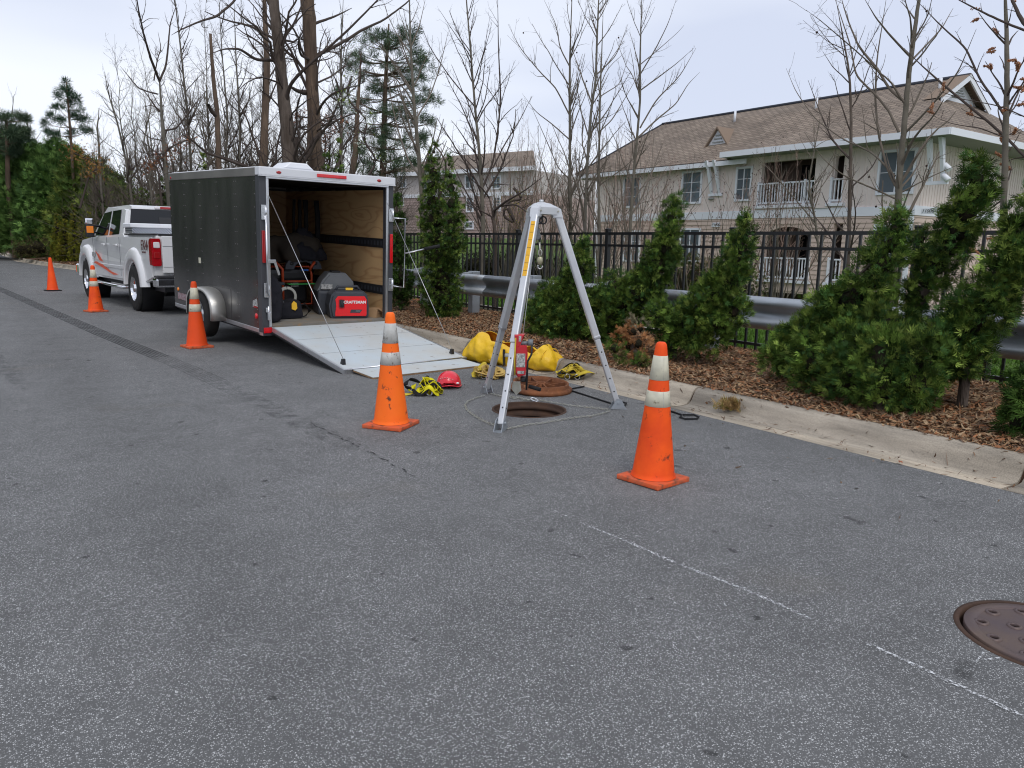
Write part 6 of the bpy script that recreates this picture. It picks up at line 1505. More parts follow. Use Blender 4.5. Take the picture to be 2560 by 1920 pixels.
def poly_resample(P, R, n):
    P = np.array(P, float); R = np.array(R, float); d = np.r_[0, np.cumsum(np.linalg.norm(np.diff(P, axis=0), axis=1))]; t = np.linspace(0, d[-1], n)
    # smooth interpolation
    Q = np.stack([np.interp(t, d, P[:, k]) for k in range(3)], 1); k = np.array([.25, .5, .25])
    for _ in range(2): Q[1:-1] = Q[:-2]*.25+Q[1:-1]*.5+Q[2:]*.25
    return Q, np.interp(t, d, R)
def children(pts, rad, g, dens_, len_f, ang, Np, bend, up, r_f=0.6, tmin=0.15, lmin=0.0, rmin=0.0012, tip=0.25, flat=None, lens=None):
    """branches growing off polylines; returns pts,rad"""
    n, N0, _ = pts.shape
    L = np.linalg.norm(np.diff(pts, axis=1), axis=2).sum(1)
    cnt = g.poisson(np.maximum(dens_*L*(1-tmin), 0.01)) if np.isscalar(dens_) else dens_
    cnt = np.minimum(cnt, 400); par = np.repeat(np.arange(n), cnt); m_ = len(par)
    if m_ == 0: return np.zeros((0, Np, 3)), np.zeros((0, Np))
    t = g.uniform(tmin, 0.98, m_)*(N0-1); i = np.minimum(t.astype(int), N0-2); f = (t-i)[:, None]
    p0 = pts[par, i]*(1-f)+pts[par, i+1]*f; r0 = rad[par, i]*(1-f[:, 0])+rad[par, i+1]*f[:, 0]
    T = nrmz(pts[par, i+1]-pts[par, i]); rv = nrmz(g.normal(size=(m_, 3))); pe = nrmz(np.cross(T, rv))
    a = np.radians(g.normal(ang, 9, m_))[:, None]; d = nrmz(T*np.cos(a)+pe*np.sin(a)+np.array([0, 0, up*0.4]))
    ll = (L[par] if lens is None else lens)*len_f*g.uniform(0.45, 1.1, m_)*(1.15-0.75*(t/(N0-1))); ll = np.maximum(ll, lmin)
    r0 = np.maximum(np.minimum(r0*r_f, ll*0.02+rmin), rmin)
    st = (ll/(Np-1))[:, None]; P = [p0]; dd = d
    for k in range(Np-1):
        dd = nrmz(dd+g.normal(size=(m_, 3))*bend+np.array([0, 0, up*0.12])); P.append(P[-1]+dd*st)
    P = np.stack(P, 1); R = r0[:, None]*np.linspace(1, tip, Np)[None]; R = np.maximum(R, rmin*0.8)
    return P, R
def tree(name, label, cat, limbs, D, seed, bark, twigm, lv, group=None, depth_jit=0.5, Xp=None, balls=0, buds=0, ground=None, rk=None, twig_r=0.0022, extra=None):
    """limbs: list of [(px,py,width px)...], first is the trunk"""
    g = np.random.default_rng(seed); base = None
    rk = rk or {'bark_pale': 0.56, 'bark_grey': 0.7, 'bark_dark': 0.74, 'bark_brown': 0.82}[bark]
    t = None; allp = []
    tr = Geo(); cr = Geo()
    for k, lb in enumerate(limbs):
        P, R = [], []
        dj = 0.0; dr = g.normal()*depth_jit if k else 0.0
        for q, (x, y, wpx) in enumerate(lb):
            dd = D+dr*(q/max(1, len(lb)-1)); p = PD(x, y, dd); P.append(p); R.append(max(wpx*depth(p)/F/2*rk, 0.002))
        if k == 0:
            gz_ = float(terr(P[0][0], P[0][1])) if ground is None else ground
            if P[0][2] > gz_: P.insert(0, np.array([P[0][0], P[0][1], gz_-0.1])); R.insert(0, R[0]*1.12)
            base = P[0]
        if name != 'dead_snag': R[-1] *= 0.3; R[-2] *= 0.8
        Q, RR = poly_resample(P, R, max(8, len(P)*5)); Q += g.normal(size=Q.shape)*RR[:, None]*0.07
        V, f_ = tubes_np(Q[None], RR[None], 14 if k == 0 else 8); (tr if k == 0 else cr).add(V, f_); allp.append((Q, RR))
    t = thing(name, label, cat, (base[0], base[1], base[2]), group=group)
    def shift(o): o.data.transform(Matrix.Translation(-Vector([float(c) for c in base]))); return o
    lev = []
    for Q, RR in allp:
        sel = Q
        for (dens_, lf, ang, Np, bend, up, mn) in lv[:1]:
            P1, R1 = children(Q[None], RR[None], g, dens_, lf if len(Q) > 0 else lf, ang, Np, bend, up, tmin=mn, rmin=twig_r)
            if len(P1): lev.append((P1, R1))
    cur = [(p_, r_) for p_, r_ in lev]
    if cur:
        P1 = np.concatenate([p_ for p_, _ in cur]); R1 = np.concatenate([r_ for _, r_ in cur]); V, f_ = tubes_np(P1, R1, 5); cr.add(V, f_)
        for (dens_, lf, ang, Np, bend, up, mn) in lv[1:]:
            P1, R1 = children(P1, R1, g, dens_, lf, ang, Np, bend, up, tmin=mn, rmin=twig_r*0.7, lmin=0.08)
            if not len(P1): break
            V, f_ = tubes_np(P1, R1, 3); cr.add(V, f_)
        tips = P1[:, -1]
    shift(tr.build('trunk', M[bark], t)); shift(cr.build('crown', M[twigm], t))
    if balls:
        for q in range(balls):
            p = tips[g.integers(len(tips))]; b = MB(); b.ball((0, 0, 0), 0.017, 1); 
            if q == 0: bo = b.build('seed_ball', M['seed_ball'], t); o = bo
            else: b.bm.free(); o = bo.copy(); COL.objects.link(o); o.parent = t
            o.location = Vector([float(c) for c in p-base])+Vector((0, 0, -0.03))
    if buds:
        k = g.integers(0, len(P1), buds); s_ = g.uniform(0.1, 0.999, buds)*(P1.shape[1]-1); i = s_.astype(int); fr_ = (s_-i)[:, None]; C_ = P1[k, i]*(1-fr_)+P1[k, i+1]*fr_-base+g.normal(size=(buds, 3))*0.006
        n_ = len(C_); r_ = g.uniform(0.003, 0.008, n_)[:, None]; o_ = np.array([[1, 0, 0], [0, 1, 0], [-1, 0, 0], [0, -1, 0], [0, 0, 1], [0, 0, -1]], float)
        V = (C_[:, None]+o_[None]*r_[:, None]).reshape(-1, 3); fc = np.array([[0, 1, 4], [1, 2, 4], [2, 3, 4], [3, 0, 4], [1, 0, 5], [2, 1, 5], [3, 2, 5], [0, 3, 5]])
        Fc = (np.arange(n_)[:, None, None]*6+fc[None]).reshape(-1, 3); o = mesh_np('buds', V, [Fc], M['bud'], t); o['kind'] = 'stuff'
    return t
# level = (branches per metre, length factor, angle, points, bend, upward, tmin)
young = [(5.0, 0.30, 38, 8, 0.09, 0.5, 0.22), (6.5, 0.36, 42, 6, 0.13, 0.3, 0.12), (7.0, 0.42, 45, 4, 0.16, 0.1, 0.1)]
big = [(2.4, 0.30, 50, 9, 0.2, 0.3, 0.12), (3.6, 0.42, 48, 7, 0.22, 0.2, 0.1), (4.6, 0.42, 45, 5, 0.22, 0.1, 0.1)]
YG = 'young bare trees behind the fence'
tree('bare_tree', 'thick dark trunk tree, left one of the two big trunks behind the trailer', 'tree', [
 [(738, 480, 62), (728, 420, 58), (716, 300, 44), (705, 200, 38), (693, 90, 36), (684, 0, 34), (676, -130, 28), (670, -300, 18)],
 [(714, 262, 16), (722, 222, 13), (730, 205, 11), (752, 180, 10), (795, 142, 9), (860, 85, 8), (930, 15, 7), (990, -50, 5)],
 [(690, 150, 12), (640, 150, 10), (600, 122, 8), (560, 122, 6), (520, 137, 4)],
 [(688, 40, 12), (660, -20, 10), (620, -60, 8)], [(600, -30, 9), (585, 5, 8), (540, 42, 8), (500, 53, 6), (450, 75, 5), (428, 88, 3)],
 [(694, 120, 8), (735, 60, 7), (760, 0, 6), (790, -60, 5)], [(705, 210, 7), (650, 190, 5), (610, 210, 4), (570, 260, 3)],
 ], 26, 1, 'bark_dark', 'twig', big, depth_jit=2.5)
tree('bare_tree', 'thick brown peeling trunk tree, right one of the two big trunks behind the trailer', 'tree', [
 [(800, 490, 56), (792, 430, 50), (785, 300, 40), (780, 200, 36), (776, 100, 40), (768, 0, 42), (762, -120, 36), (760, -300, 20)],
 [(765, 232, 16), (745, 228, 12), (728, 218, 10), (712, 222, 8)], [(792, 138, 11), (850, 110, 9), (905, 75, 8), (960, 50, 6), (1020, 5, 5), (1060, -40, 4)],
 [(775, 150, 10), (752, 138, 8), (745, 110, 7), (752, 80, 5)], [(787, 210, 7), (830, 190, 5), (862, 165, 4), (880, 130, 3)], [(784, 60, 9), (840, 40, 7), (880, 20, 5)],
 [(790, 330, 6), (830, 300, 4), (850, 250, 3)]], 27, 2, 'bark_brown', 'twig', big, depth_jit=2.5)
tree('bare_tree', 'tall forked bare tree rising behind the front of the trailer', 'tree', [
 [(424, 500, 19), (414, 420, 17), (406, 300, 14), (398, 195, 12)], [(398, 200, 10), (378, 150, 9), (360, 90, 7), (345, 20, 6), (335, -60, 5)], [(398, 205, 8), (415, 165, 7), (420, 120, 6), (425, 60, 5), (442, 10, 4)],
 [(394, 235, 6), (372, 230, 5), (345, 220, 5), (325, 195, 4), (300, 165, 3)], [(398, 280, 6), (370, 240, 5), (350, 215, 4)], [(412, 326, 7), (440, 322, 6), (458, 300, 5), (490, 258, 4), (516, 225, 3)],
 [(385, 200, 5), (393, 150, 4), (403, 120, 4), (395, 80, 3)], [(410, 385, 5), (370, 385, 4), (330, 370, 3)]], 34, 3, 'bark_grey', 'twig', big, depth_jit=2.5)
tree('dead_snag', 'broken topped dead trunk between the forked tree and the thick dark trunk', 'tree', [[(552, 490, 18), (546, 400, 17), (543, 280, 14), (532, 180, 11), (526, 84, 8)], [(541, 290, 14), (527, 276, 12), (521, 262, 10)]], 33, 4, 'bark_brown', 'twig', [(0.6, 0.12, 60, 5, 0.2, 0, 0.5)])
thin = [(3.0, 0.26, 40, 8, 0.14, 0.5, 0.15), (3.8, 0.42, 42, 6, 0.2, 0.3, 0.1), (4.2, 0.42, 45, 4, 0.2, 0.1, 0.1)]
for k, (lb, D, lab) in enumerate([
 ([(330, 500, 8), (315, 400, 7), (292, 300, 6), (272, 240, 5), (262, 180, 3)], 40, 'thin leaning bare tree left of the tall forked tree'),
 ([(250, 430, 8), (247, 350, 7), (240, 310, 5), (252, 290, 4), (245, 270, 3)], 42, 'small crooked bare tree above the green conifers'),
 ([(70, 420, 7), (70, 330, 6), (68, 280, 4)], 60, 'faint bare tree left of the small pine'),
 ([(20, 420, 8), (28, 300, 6), (35, 240, 3)], 60, 'faint bare tree at the far left edge'),
 ([(482, 480, 9), (470, 300, 8), (455, 150, 6), (440, 20, 5), (430, -60, 4)], 44, 'thin bare tree just right of the tall forked tree'),
 ([(598, 480, 9), (600, 300, 8), (590, 150, 6), (585, 0, 5)], 40, 'thin bare tree between the broken snag and the thick dark trunk'),
 ([(560, 480, 8), (570, 300, 7), (556, 150, 5), (545, -40, 4)], 46, 'thin bare tree immediately right of the broken snag'),
 ([(655, 480, 26), (662, 300, 22), (668, 150, 18), (660, 0, 15), (655, -100, 12)], 36, 'brown bare trunk partly hidden left of the thick dark trunk'),
 ([(850, 480, 12), (855, 300, 10), (852, 150, 8), (858, 0, 6)], 34, 'bare tree standing right of the thick brown trunk'),
 ([(870, 480, 20), (888, 400, 18), (895, 250, 14), (903, 130, 9)], 38, 'leaning brown trunk in front of the big pine'),
 ([(395, 480, 6), (380, 380, 5), (372, 300, 4), (360, 240, 3)], 50, 'thin bare sapling left of the forked trunk base'),
 ]):
    tree('bare_tree', lab, 'tree', [lb], D, 20+k, 'bark_grey' if k not in (7, 9) else 'bark_brown', 'twig_grey' if k in (2, 3) else 'twig', thin, depth_jit=2, group='woodland trees behind the trailer')
tree('bare_tree', 'pale slender bare tree right behind the trailer rear corner', 'tree', [
 [(1058, 580, 26), (1055, 480, 22), (1046, 380, 18), (1034, 250, 14), (1026, 100, 11), (1022, -80, 8)], [(1048, 440, 10), (1020, 400, 8), (996, 330, 7), (978, 250, 5), (965, 160, 4)],
 [(1038, 300, 8), (1075, 240, 6), (1100, 170, 5), (1120, 80, 3)], [(1030, 180, 7), (1005, 110, 5), (990, 30, 4)], [(1052, 420, 7), (1085, 350, 5), (1060, 300, 4)], [(1027, 120, 6), (1050, 60, 5), (1065, -10, 4)]], 19, 5, 'bark_pale', 'twig_grey', young, depth_jit=1.2)
tree('young_tree', 'young bare tree with twin upper stems left of the tripod head', 'tree', [
 [(1208, 590, 20), (1205, 480, 18), (1198, 380, 13), (1186, 250, 10), (1176, 120, 8), (1166, 0, 7), (1160, -100, 5)], [(1206, 470, 10), (1232, 410, 9), (1246, 320, 8), (1252, 240, 7), (1246, 120, 6), (1244, -20, 5)],
 [(1203, 440, 8), (1165, 400, 6), (1140, 370, 5)], [(1190, 270, 6), (1130, 200, 5), (1075, 120, 4), (1040, 30, 3)], [(1232, 420, 7), (1262, 360, 6), (1300, 300, 5), (1330, 240, 4)], [(1183, 210, 5), (1210, 130, 4), (1225, 40, 3)]], 16.5, 6, 'bark_pale', 'twig', young, group=YG, balls=4)
tree('young_tree', 'young straight bare tree just right of the tripod head with round seed balls', 'tree', [
 [(1427, 600, 17), (1426, 500, 15), (1425, 400, 12), (1424, 200, 10), (1426, 100, 8), (1432, -60, 6)], [(1425, 290, 7), (1390, 220, 6), (1350, 180, 5), (1300, 120, 4), (1270, 60, 3)], [(1425, 350, 6), (1380, 310, 5), (1340, 280, 4), (1310, 240, 3)],
 [(1426, 170, 6), (1400, 120, 5), (1390, 60, 4), (1360, 0, 3)], [(1426, 450, 7), (1395, 420, 5), (1370, 360, 5), (1330, 270, 4)], [(1425, 130, 5), (1455, 70, 4), (1470, 10, 3)]], 15.5, 7, 'bark_pale', 'twig_grey', young, group=YG, balls=9)
tree('young_tree', 'slim bare tree with a kinked stem between the two straight ones', 'tree', [
 [(1462, 600, 12), (1464, 500, 11), (1470, 380, 10), (1478, 270, 9), (1490, 200, 8), (1492, 100, 7), (1497, 0, 6), (1500, -80, 4)], [(1480, 260, 6), (1450, 180, 5), (1430, 120, 4)], [(1488, 190, 5), (1540, 140, 4), (1570, 60, 3)]], 15, 8, 'bark_grey', 'twig_grey', young, group=YG, balls=5)
tree('young_tree', 'slim bare tree immediately left of the forked one, its stem almost vertical', 'tree', [
 [(1500, 600, 13), (1496, 480, 11), (1498, 360, 9), (1500, 250, 8), (1504, 150, 7), (1508, 20, 5)], [(1498, 330, 6), (1530, 300, 5), (1560, 250, 4), (1600, 180, 3)], [(1502, 240, 5), (1550, 210, 4), (1575, 130, 3)]], 14.5, 9, 'bark_pale', 'twig_grey', young, group=YG, balls=4)
tree('young_tree', 'spreading young bare tree whose right boughs reach over the roof end', 'tree', [
 [(1574, 600, 15), (1580, 480, 13), (1592, 350, 11), (1601, 250, 9), (1600, 150, 8), (1602, 80, 7), (1606, -60, 5)], [(1594, 345, 8), (1640, 300, 7), (1690, 260, 5), (1720, 210, 4), (1750, 180, 3)], [(1600, 320, 7), (1640, 250, 6), (1700, 190, 5), (1740, 120, 3)],
 [(1601, 185, 6), (1640, 120, 5), (1670, 60, 4), (1690, 0, 3)], [(1602, 225, 6), (1650, 190, 5), (1690, 160, 4), (1735, 120, 3)], [(1597, 300, 5), (1560, 230, 4), (1545, 150, 3)]], 14.5, 10, 'bark_pale', 'twig_grey', [(5.5, 0.28, 36, 8, 0.10, 0.6, 0.2)]+young[1:], group=YG, balls=4)
tree('bare_tree', 'stout grey young tree in front of the building window with many bare limbs', 'tree', [
 [(2240, 640, 32), (2243, 520, 30), (2250, 430, 27), (2258, 340, 24), (2268, 220, 22), (2286, 80, 18), (2303, -40, 16), (2315, -160, 12)],
 [(2255, 249, 13), (2225, 225, 12), (2195, 174, 11), (2146, 116, 9), (2117, 43, 7), (2099, -20, 5)], [(2273, 139, 10), (2224, 87, 8), (2190, 45, 7), (2160, -5, 5)],
 [(2247, 330, 12), (2221, 275, 10), (2189, 237, 9), (2140, 190, 8), (2125, 110, 6), (2105, 50, 5), (2082, -20, 3)], [(2265, 330, 11), (2325, 269, 9), (2395, 182, 7), (2441, 72, 5)],
 [(2280, 150, 9), (2354, 72, 7), (2383, 20, 5)], [(2243, 470, 14), (2225, 440, 12), (2212, 400, 11), (2195, 330, 10), (2188, 246, 9), (2192, 150, 8), (2215, 0, 6)],
 [(2238, 440, 9), (2180, 380, 8), (2110, 350, 6), (2040, 300, 5), (1990, 230, 4), (1965, 170, 3)], [(2246, 500, 8), (2180, 470, 7), (2110, 440, 6), (2060, 400, 5), (2010, 330, 3)], [(2255, 480, 7), (2330, 440, 6), (2400, 410, 5)],
 [(2200, 180, 6), (2120, 110, 5), (2050, 50, 4), (2015, 25, 3)]], 12, 11, 'bark_pale', 'twig_grey', [(3.6, 0.24, 42, 8, 0.10, 0.3, 0.15), (5, 0.38, 45, 6, 0.14, 0.2, 0.1), (6.5, 0.42, 45, 4, 0.16, 0, 0.1)], depth_jit=1.0, balls=8)
tree('bare_tree', 'tree with brown buds at the right edge, long limbs crossing the gable', 'tree', [
 [(2505, 640, 30), (2510, 500, 26), (2513, 380, 25), (2516, 280, 24), (2518, 150, 20), (2514, 20, 18), (2510, -100, 14)],
 [(2620, 440, 12), (2560, 390, 12), (2522, 350, 12), (2467, 301, 11), (2410, 255, 10), (2354, 208, 9), (2300, 160, 6), (2260, 120, 4)], [(2512, 290, 11), (2480, 240, 10), (2450, 200, 9), (2415, 120, 8), (2354, 66, 7), (2290, 0, 5)],
 [(2522, 282, 10), (2560, 200, 8), (2600, 150, 6)], [(2508, 450, 11), (2480, 425, 9), (2462, 408, 7)], [(2640, 330, 6), (2580, 300, 6), (2500, 265, 5), (2420, 250, 4), (2360, 240, 3)], [(2515, 345, 6), (2450, 320, 5), (2380, 310, 4), (2320, 285, 3)],
 [(2515, 340, 8), (2560, 320, 6)], [(2505, 500, 8), (2450, 540, 6), (2400, 560, 5)]], 9, 12, 'bark_pale', 'twig', [(5, 0.2, 45, 8, 0.12, 0.2, 0.1), (7, 0.38, 45, 6, 0.15, 0.1, 0.1), (7, 0.4, 45, 4, 0.16, 0, 0.1)], depth_jit=0.8, buds=3500)
tree('bare_tree', 'nearer tree limb reaching in at the top right corner with brown buds', 'tree', [
 [(2760, 700, 50), (2740, 400, 44), (2700, 150, 36), (2660, 20, 28)], [(2700, 140, 20), (2640, 110, 16), (2560, 62, 14), (2530, 0, 12), (2510, -60, 8)], [(2690, 120, 12), (2600, 90, 9), (2540, 68, 8), (2480, 42, 7), (2420, 12, 6), (2370, -15, 5)]], 7, 13, 'bark_dark', 'twig', [(3, 0.22, 45, 6, 0.14, 0.2, 0.1), (5, 0.4, 45, 5, 0.18, 0.1, 0.1)], depth_jit=0.3, buds=300)
tree('young_tree', 'slim dark stemmed young tree in front of the balcony column', 'tree', [
 [(2122, 640, 13), (2124, 500, 12), (2127, 400, 11), (2128, 300, 9), (2124, 180, 7), (2105, 80, 5), (2090, 0, 3)], [(2127, 400, 7), (2080, 350, 6), (2050, 280, 5), (2020, 200, 4)], [(2126, 470, 6), (2180, 420, 5), (2215, 350, 4)]], 15, 14, 'bark_dark', 'twig', young, group=YG)
tree('young_tree', 'thin pale young tree in front of the upper balcony railing', 'tree', [
 [(2050, 660, 11), (2040, 560, 10), (2020, 460, 8), (2035, 380, 6), (2050, 300, 5)], [(2040, 560, 6), (1990, 500, 5), (1930, 430, 4), (1880, 380, 3)], [(2030, 500, 5), (2080, 430, 4), (2110, 370, 3)]], 17, 15, 'bark_pale', 'twig_grey', young, group=YG)
tree('bare_tree', 'low dark crooked tree with spreading limbs behind the fence left of the tripod', 'tree', [
 [(1238, 600, 14), (1236, 560, 12), (1232, 530, 11), (1222, 490, 9)], [(1232, 530, 9), (1262, 505, 8), (1310, 478, 6), (1360, 440, 4)], [(1250, 515, 7), (1290, 510, 6), (1330, 540, 5), (1360, 590, 4)], [(1223, 495, 6), (1205, 470, 5), (1180, 450, 4), (1150, 420, 3)], [(1235, 545, 6), (1190, 520, 5), (1155, 510, 4)]], 15, 16, 'bark_dark', 'twig', young, group=YG)

# crepe myrtles: fans of upright rods with brown seed heads
def myrtle(label, px, D, h, spread, seed, gz_=None, m='twig_red', n=26, dens_=2.6, tan_=0):
    g = np.random.default_rng(seed); b0 = PD(*px, D); z0 = float(terr(b0[0], b0[1])) if gz_ is None else gz_
    base = np.array([b0[0], b0[1], z0]); tr, cr = Geo(), Geo(); a = g.uniform(0, 2*PI, n); r0 = g.uniform(0, 0.18, n)
    P = [base+np.stack([np.cos(a)*r0, np.sin(a)*r0, 0*a], 1)]; lean = g.uniform(0.1, 1, n)*spread; d = nrmz(np.stack([np.cos(a)*lean, np.sin(a)*lean, np.full(n, h)], 1)); L = h*g.uniform(0.75, 1.05, n)
    for k in range(11): d = nrmz(d+g.normal(size=(n, 3))*0.07+np.array([0, 0, 0.01])); P.append(P[-1]+d*(L/11)[:, None])
    P = np.stack(P, 1); R = (g.uniform(0.012, 0.026, n)*h/5)[:, None]*np.linspace(1, 0.18, 12)[None]
    V, q = tubes_np(P, R, 6); tr.add(V, q); c1, r1 = children(P, R, g, dens_, 0.32, 26, 7, 0.1, 0.35, tmin=0.3, rmin=0.003); V, q = tubes_np(c1, r1, 4); cr.add(V, q)
    c2, r2 = children(c1, r1, g, 4.2, 0.45, 30, 5, 0.14, 0.2, tmin=0.2, rmin=0.0025, lmin=0.1); V, q = tubes_np(c2, r2, 3); cr.add(V, q)
    t = thing('crepe_myrtle', label, 'shrub', tuple(base), group='crepe myrtles by the apartments')
    for geo, nm, mm in ((tr, 'trunk', 'bark_pale'), (cr, 'crown', m)): o = geo.build(nm, M[mm], t); o.data.transform(Matrix.Translation(-Vector([float(c) for c in base])))
    nb_ = 900; k = g.integers(0, len(c2), nb_); C_ = c2[k, -1]-base; n_ = nb_; r_ = g.uniform(0.008, 0.022, n_)[:, None]; o_ = np.array([[1, 0, 0], [-.5, .87, 0], [-.5, -.87, 0], [0, 0, 1.5]], float)
    V = (C_[:, None]+o_[None]*r_[:, None]).reshape(-1, 3); fc = np.array([[0, 1, 3], [1, 2, 3], [2, 0, 3], [0, 2, 1]]); Fc = (np.arange(n_)[:, None, None]*4+fc[None]).reshape(-1, 3)
    mesh_np('seed_heads', V, [Fc], M['seed_ball'], t)['kind'] = 'stuff'
    return t
myrtle('dense reddish brown twiggy crepe myrtle in front of the left windows', (1590, 700), 22, 4.9, 2.0, 41, n=24)
myrtle('reddish brown crepe myrtle fanning out in front of the building number plate', (1830, 740), 21, 4.3, 2.4, 42, n=18)
myrtle('brown crepe myrtle in front of the arched balcony opening', (1940, 750), 22, 4.7, 2.0, 43, n=18)
myrtle('crepe myrtle at the left end of the tan building', (1500, 680), 27, 5.8, 2.4, 44, n=28)
myrtle('purplish brown twiggy shrub behind the tripod head', (1370, 640), 30, 6.2, 3.2, 45, n=30, dens_=2.6)
myrtle('large reddish twiggy shrub left of the tripod in front of the far building', (1270, 640), 32, 6.8, 3.6, 46, n=38, dens_=2.6)
myrtle('small twiggy shrub with a few stems right of the nearest fence post', (1730, 720), 17, 3.6, 1.5, 47, n=14)
# background woodland: six kinds, copied
WG = 'bare background trees of the woodland'
protos = []
for k in range(6):
    g = np.random.default_rng(100+k); h = g.uniform(11, 15); n0 = 10
    z = np.linspace(0, h, 14); P = np.stack([np.cumsum(g.normal(0, 0.10, 14)), np.cumsum(g.normal(0, 0.10, 14)), z], 1)[None]; R = (0.004+0.10*np.linspace(1, 0, 14)**1.3)[None]*g.uniform(0.6, 1.2)
    t = thing('woodland_tree', 'bare grey woodland tree in the tangle behind the trailer', 'tree', (0, 0, 0), group=WG); tr, cr = Geo(), Geo(); V, q = tubes_np(P, R, 8); tr.add(V, q)
    c1, r1 = children(P, R, g, 4.2, 0.24, 48, 8, 0.16, 0.5, tmin=0.12, rmin=0.007); V, q = tubes_np(c1, r1, 4); cr.add(V, q)
    c2, r2 = children(c1, r1, g, 4.0, 0.45, 45, 6, 0.2, 0.25, tmin=0.1, rmin=0.005, lmin=0.2); V, q = tubes_np(c2, r2, 3); cr.add(V, q)
    c3, r3 = children(c2, r2, g, 3.2, 0.5, 45, 4, 0.2, 0.1, tmin=0.1, rmin=0.004, lmin=0.2); V, q = tubes_np(c3, r3, 3); cr.add(V, q)
    tr.build('trunk', M['bark_grey'], t); cr.build('crown', M['twig' if k % 2 else 'twig_grey'], t); protos.append(t)
spots = []
g = np.random.default_rng(5)
for px in np.arange(215, 1000, 22):
    for D in (42, 53):
        spots.append((px+g.uniform(-14, 14), D+g.uniform(-4, 6)))
for px in np.arange(-20, 200, 30): spots.append((px+g.uniform(-14, 14), 78+g.uniform(-4, 10)))
for px in np.arange(960, 1420, 26): spots.append((px+g.uniform(-14, 14), 92+g.uniform(-5, 12)))
for k, (px, D) in enumerate(spots):
    p = PD(px, 640, D); o = protos[k % 6] if k < 6 else copy_tree(protos[k % 6])
    o.location = (p[0], p[1], float(terr(p[0], p[1]))-0.2); o.rotation_euler = (g.normal(0, 0.03), g.normal(0, 0.03), g.uniform(0, 6.28))
    s_ = g.uniform(0.45, 0.88) if 200 < px < 960 else g.uniform(0.55, 0.75); o.scale = (s_,)*3
    if px < 330: o.scale = (s_*0.62,)*3
    if 780 < px < 960: o.scale = (s_*0.9,)*3
    o['label'] = 'bare grey woodland tree in the tangle behind the trailer' if 200 < px < 960 else ('small bare tree on the skyline at the far left' if px <= 200 else 'small bare tree far behind the distant pale building')
    o['group'] = WG if 200 < px < 960 else ('skyline trees at the far left' if px <= 200 else 'bare trees behind the distant building')
for k in range(26):
    o = copy_tree(protos[k % 6]); o.location = (-12-g.uniform(0, 14), 22+k*3.4, -0.05); o.rotation_euler = (0, 0, g.uniform(0, 6.28)); o.scale = (g.uniform(0.7, 1.0),)*3
    o['label'] = 'bare tree across the street, seen only as a reflection'; o['group'] = 'bare trees across the street'
# tangled undergrowth
g = np.random.default_rng(8); n = 2600
px = g.uniform(290, 1000, n); D = g.uniform(36, 54, n); P0 = np.array([PD(a, 600, c) for a, c in zip(px, D)]); P0[:, 2] = terr(P0[:, 0], P0[:, 1])
d = nrmz(g.normal(size=(n, 3))*np.array([.6, .6, .3])+np.array([0, 0, 1])); L = g.uniform(1.8, 4.5, n); P = [P0]
for k in range(6): d = nrmz(d+g.normal(size=(n, 3))*0.2); P.append(P[-1]+d*(L/6)[:, None])
P = np.stack(P, 1); R = np.full((n, 1), 0.012)*np.linspace(1, 0.3, 7)[None]; ge = Geo(); V, q = tubes_np(P, R, 3); ge.add(V, q)
c1, r1 = children(P, R, g, 1.5, 0.45, 45, 5, 0.2, 0.1, rmin=0.005, lmin=0.3); V, q = tubes_np(c1, r1, 3); ge.add(V, q)
tag(ge.build('undergrowth', M['twig_grey']), 'tangle of bare brush under the woodland trees', 'brush', kind='stuff')

# ------------------------------------------------------------ foliage
def spray_template(nl, length, width, seed):
    """one flat branchlet fan: nl leaflets as slim kites"""
    r_ = np.random.default_rng(seed); V, Fq = [], []
    for k in range(nl):
        u_ = k/(nl-1) if nl > 1 else 0.5; side = (u_-0.5)*2
        base = np.array([0, length*0.15*(1-abs(side)), 0]); a = side*0.95+r_.normal(0, 0.1); ll = length*(1-0.45*abs(side))*r_.uniform(0.8, 1.1)
        d = np.array([math.sin(a), math.cos(a), r_.normal(0, 0.12)]); p = np.array([math.cos(a), -math.sin(a), 0])*width; i = len(V)
        V += [base, base+d*ll*0.5+p, base+d*ll, base+d*ll*0.5-p]; Fq.append([i, i+1, i+2, i+3])
    return np.array(V), np.array(Fq)
def place(C, O, UP, S, tmpl, g, col):
    """C centres, O pointing direction, UP plane normal hint, S scale, template along +y"""
    TV, TF = tmpl; n_ = len(C); Y = nrmz(O); Xv = nrmz(np.cross(Y, UP)); Z = np.cross(Xv, Y)
    V = C[:, None]+S[:, None, None]*(TV[None, :, :1]*Xv[:, None]+TV[None, :, 1:2]*Y[:, None]+TV[None, :, 2:]*Z[:, None])
    Fq = (np.arange(n_)[:, None, None]*len(TV)+TF[None]).reshape(-1, 4)
    return V.reshape(-1, 3), Fq, np.repeat(col, len(TV), 0)
TM = [spray_template(5, 1.0, 0.065, 1), spray_template(6, 1.0, 0.055, 2)]
TMF = [spray_template(3, 1.0, 0.16, 3)]
mat('inner_shade', (0.012, 0.014, 0.007), 0.95, var=(9, (0.025, 0.018, 0.010), 1), bump=(25, 1.0, 0.03))  # near-black: the shade inside the foliage put into a colour
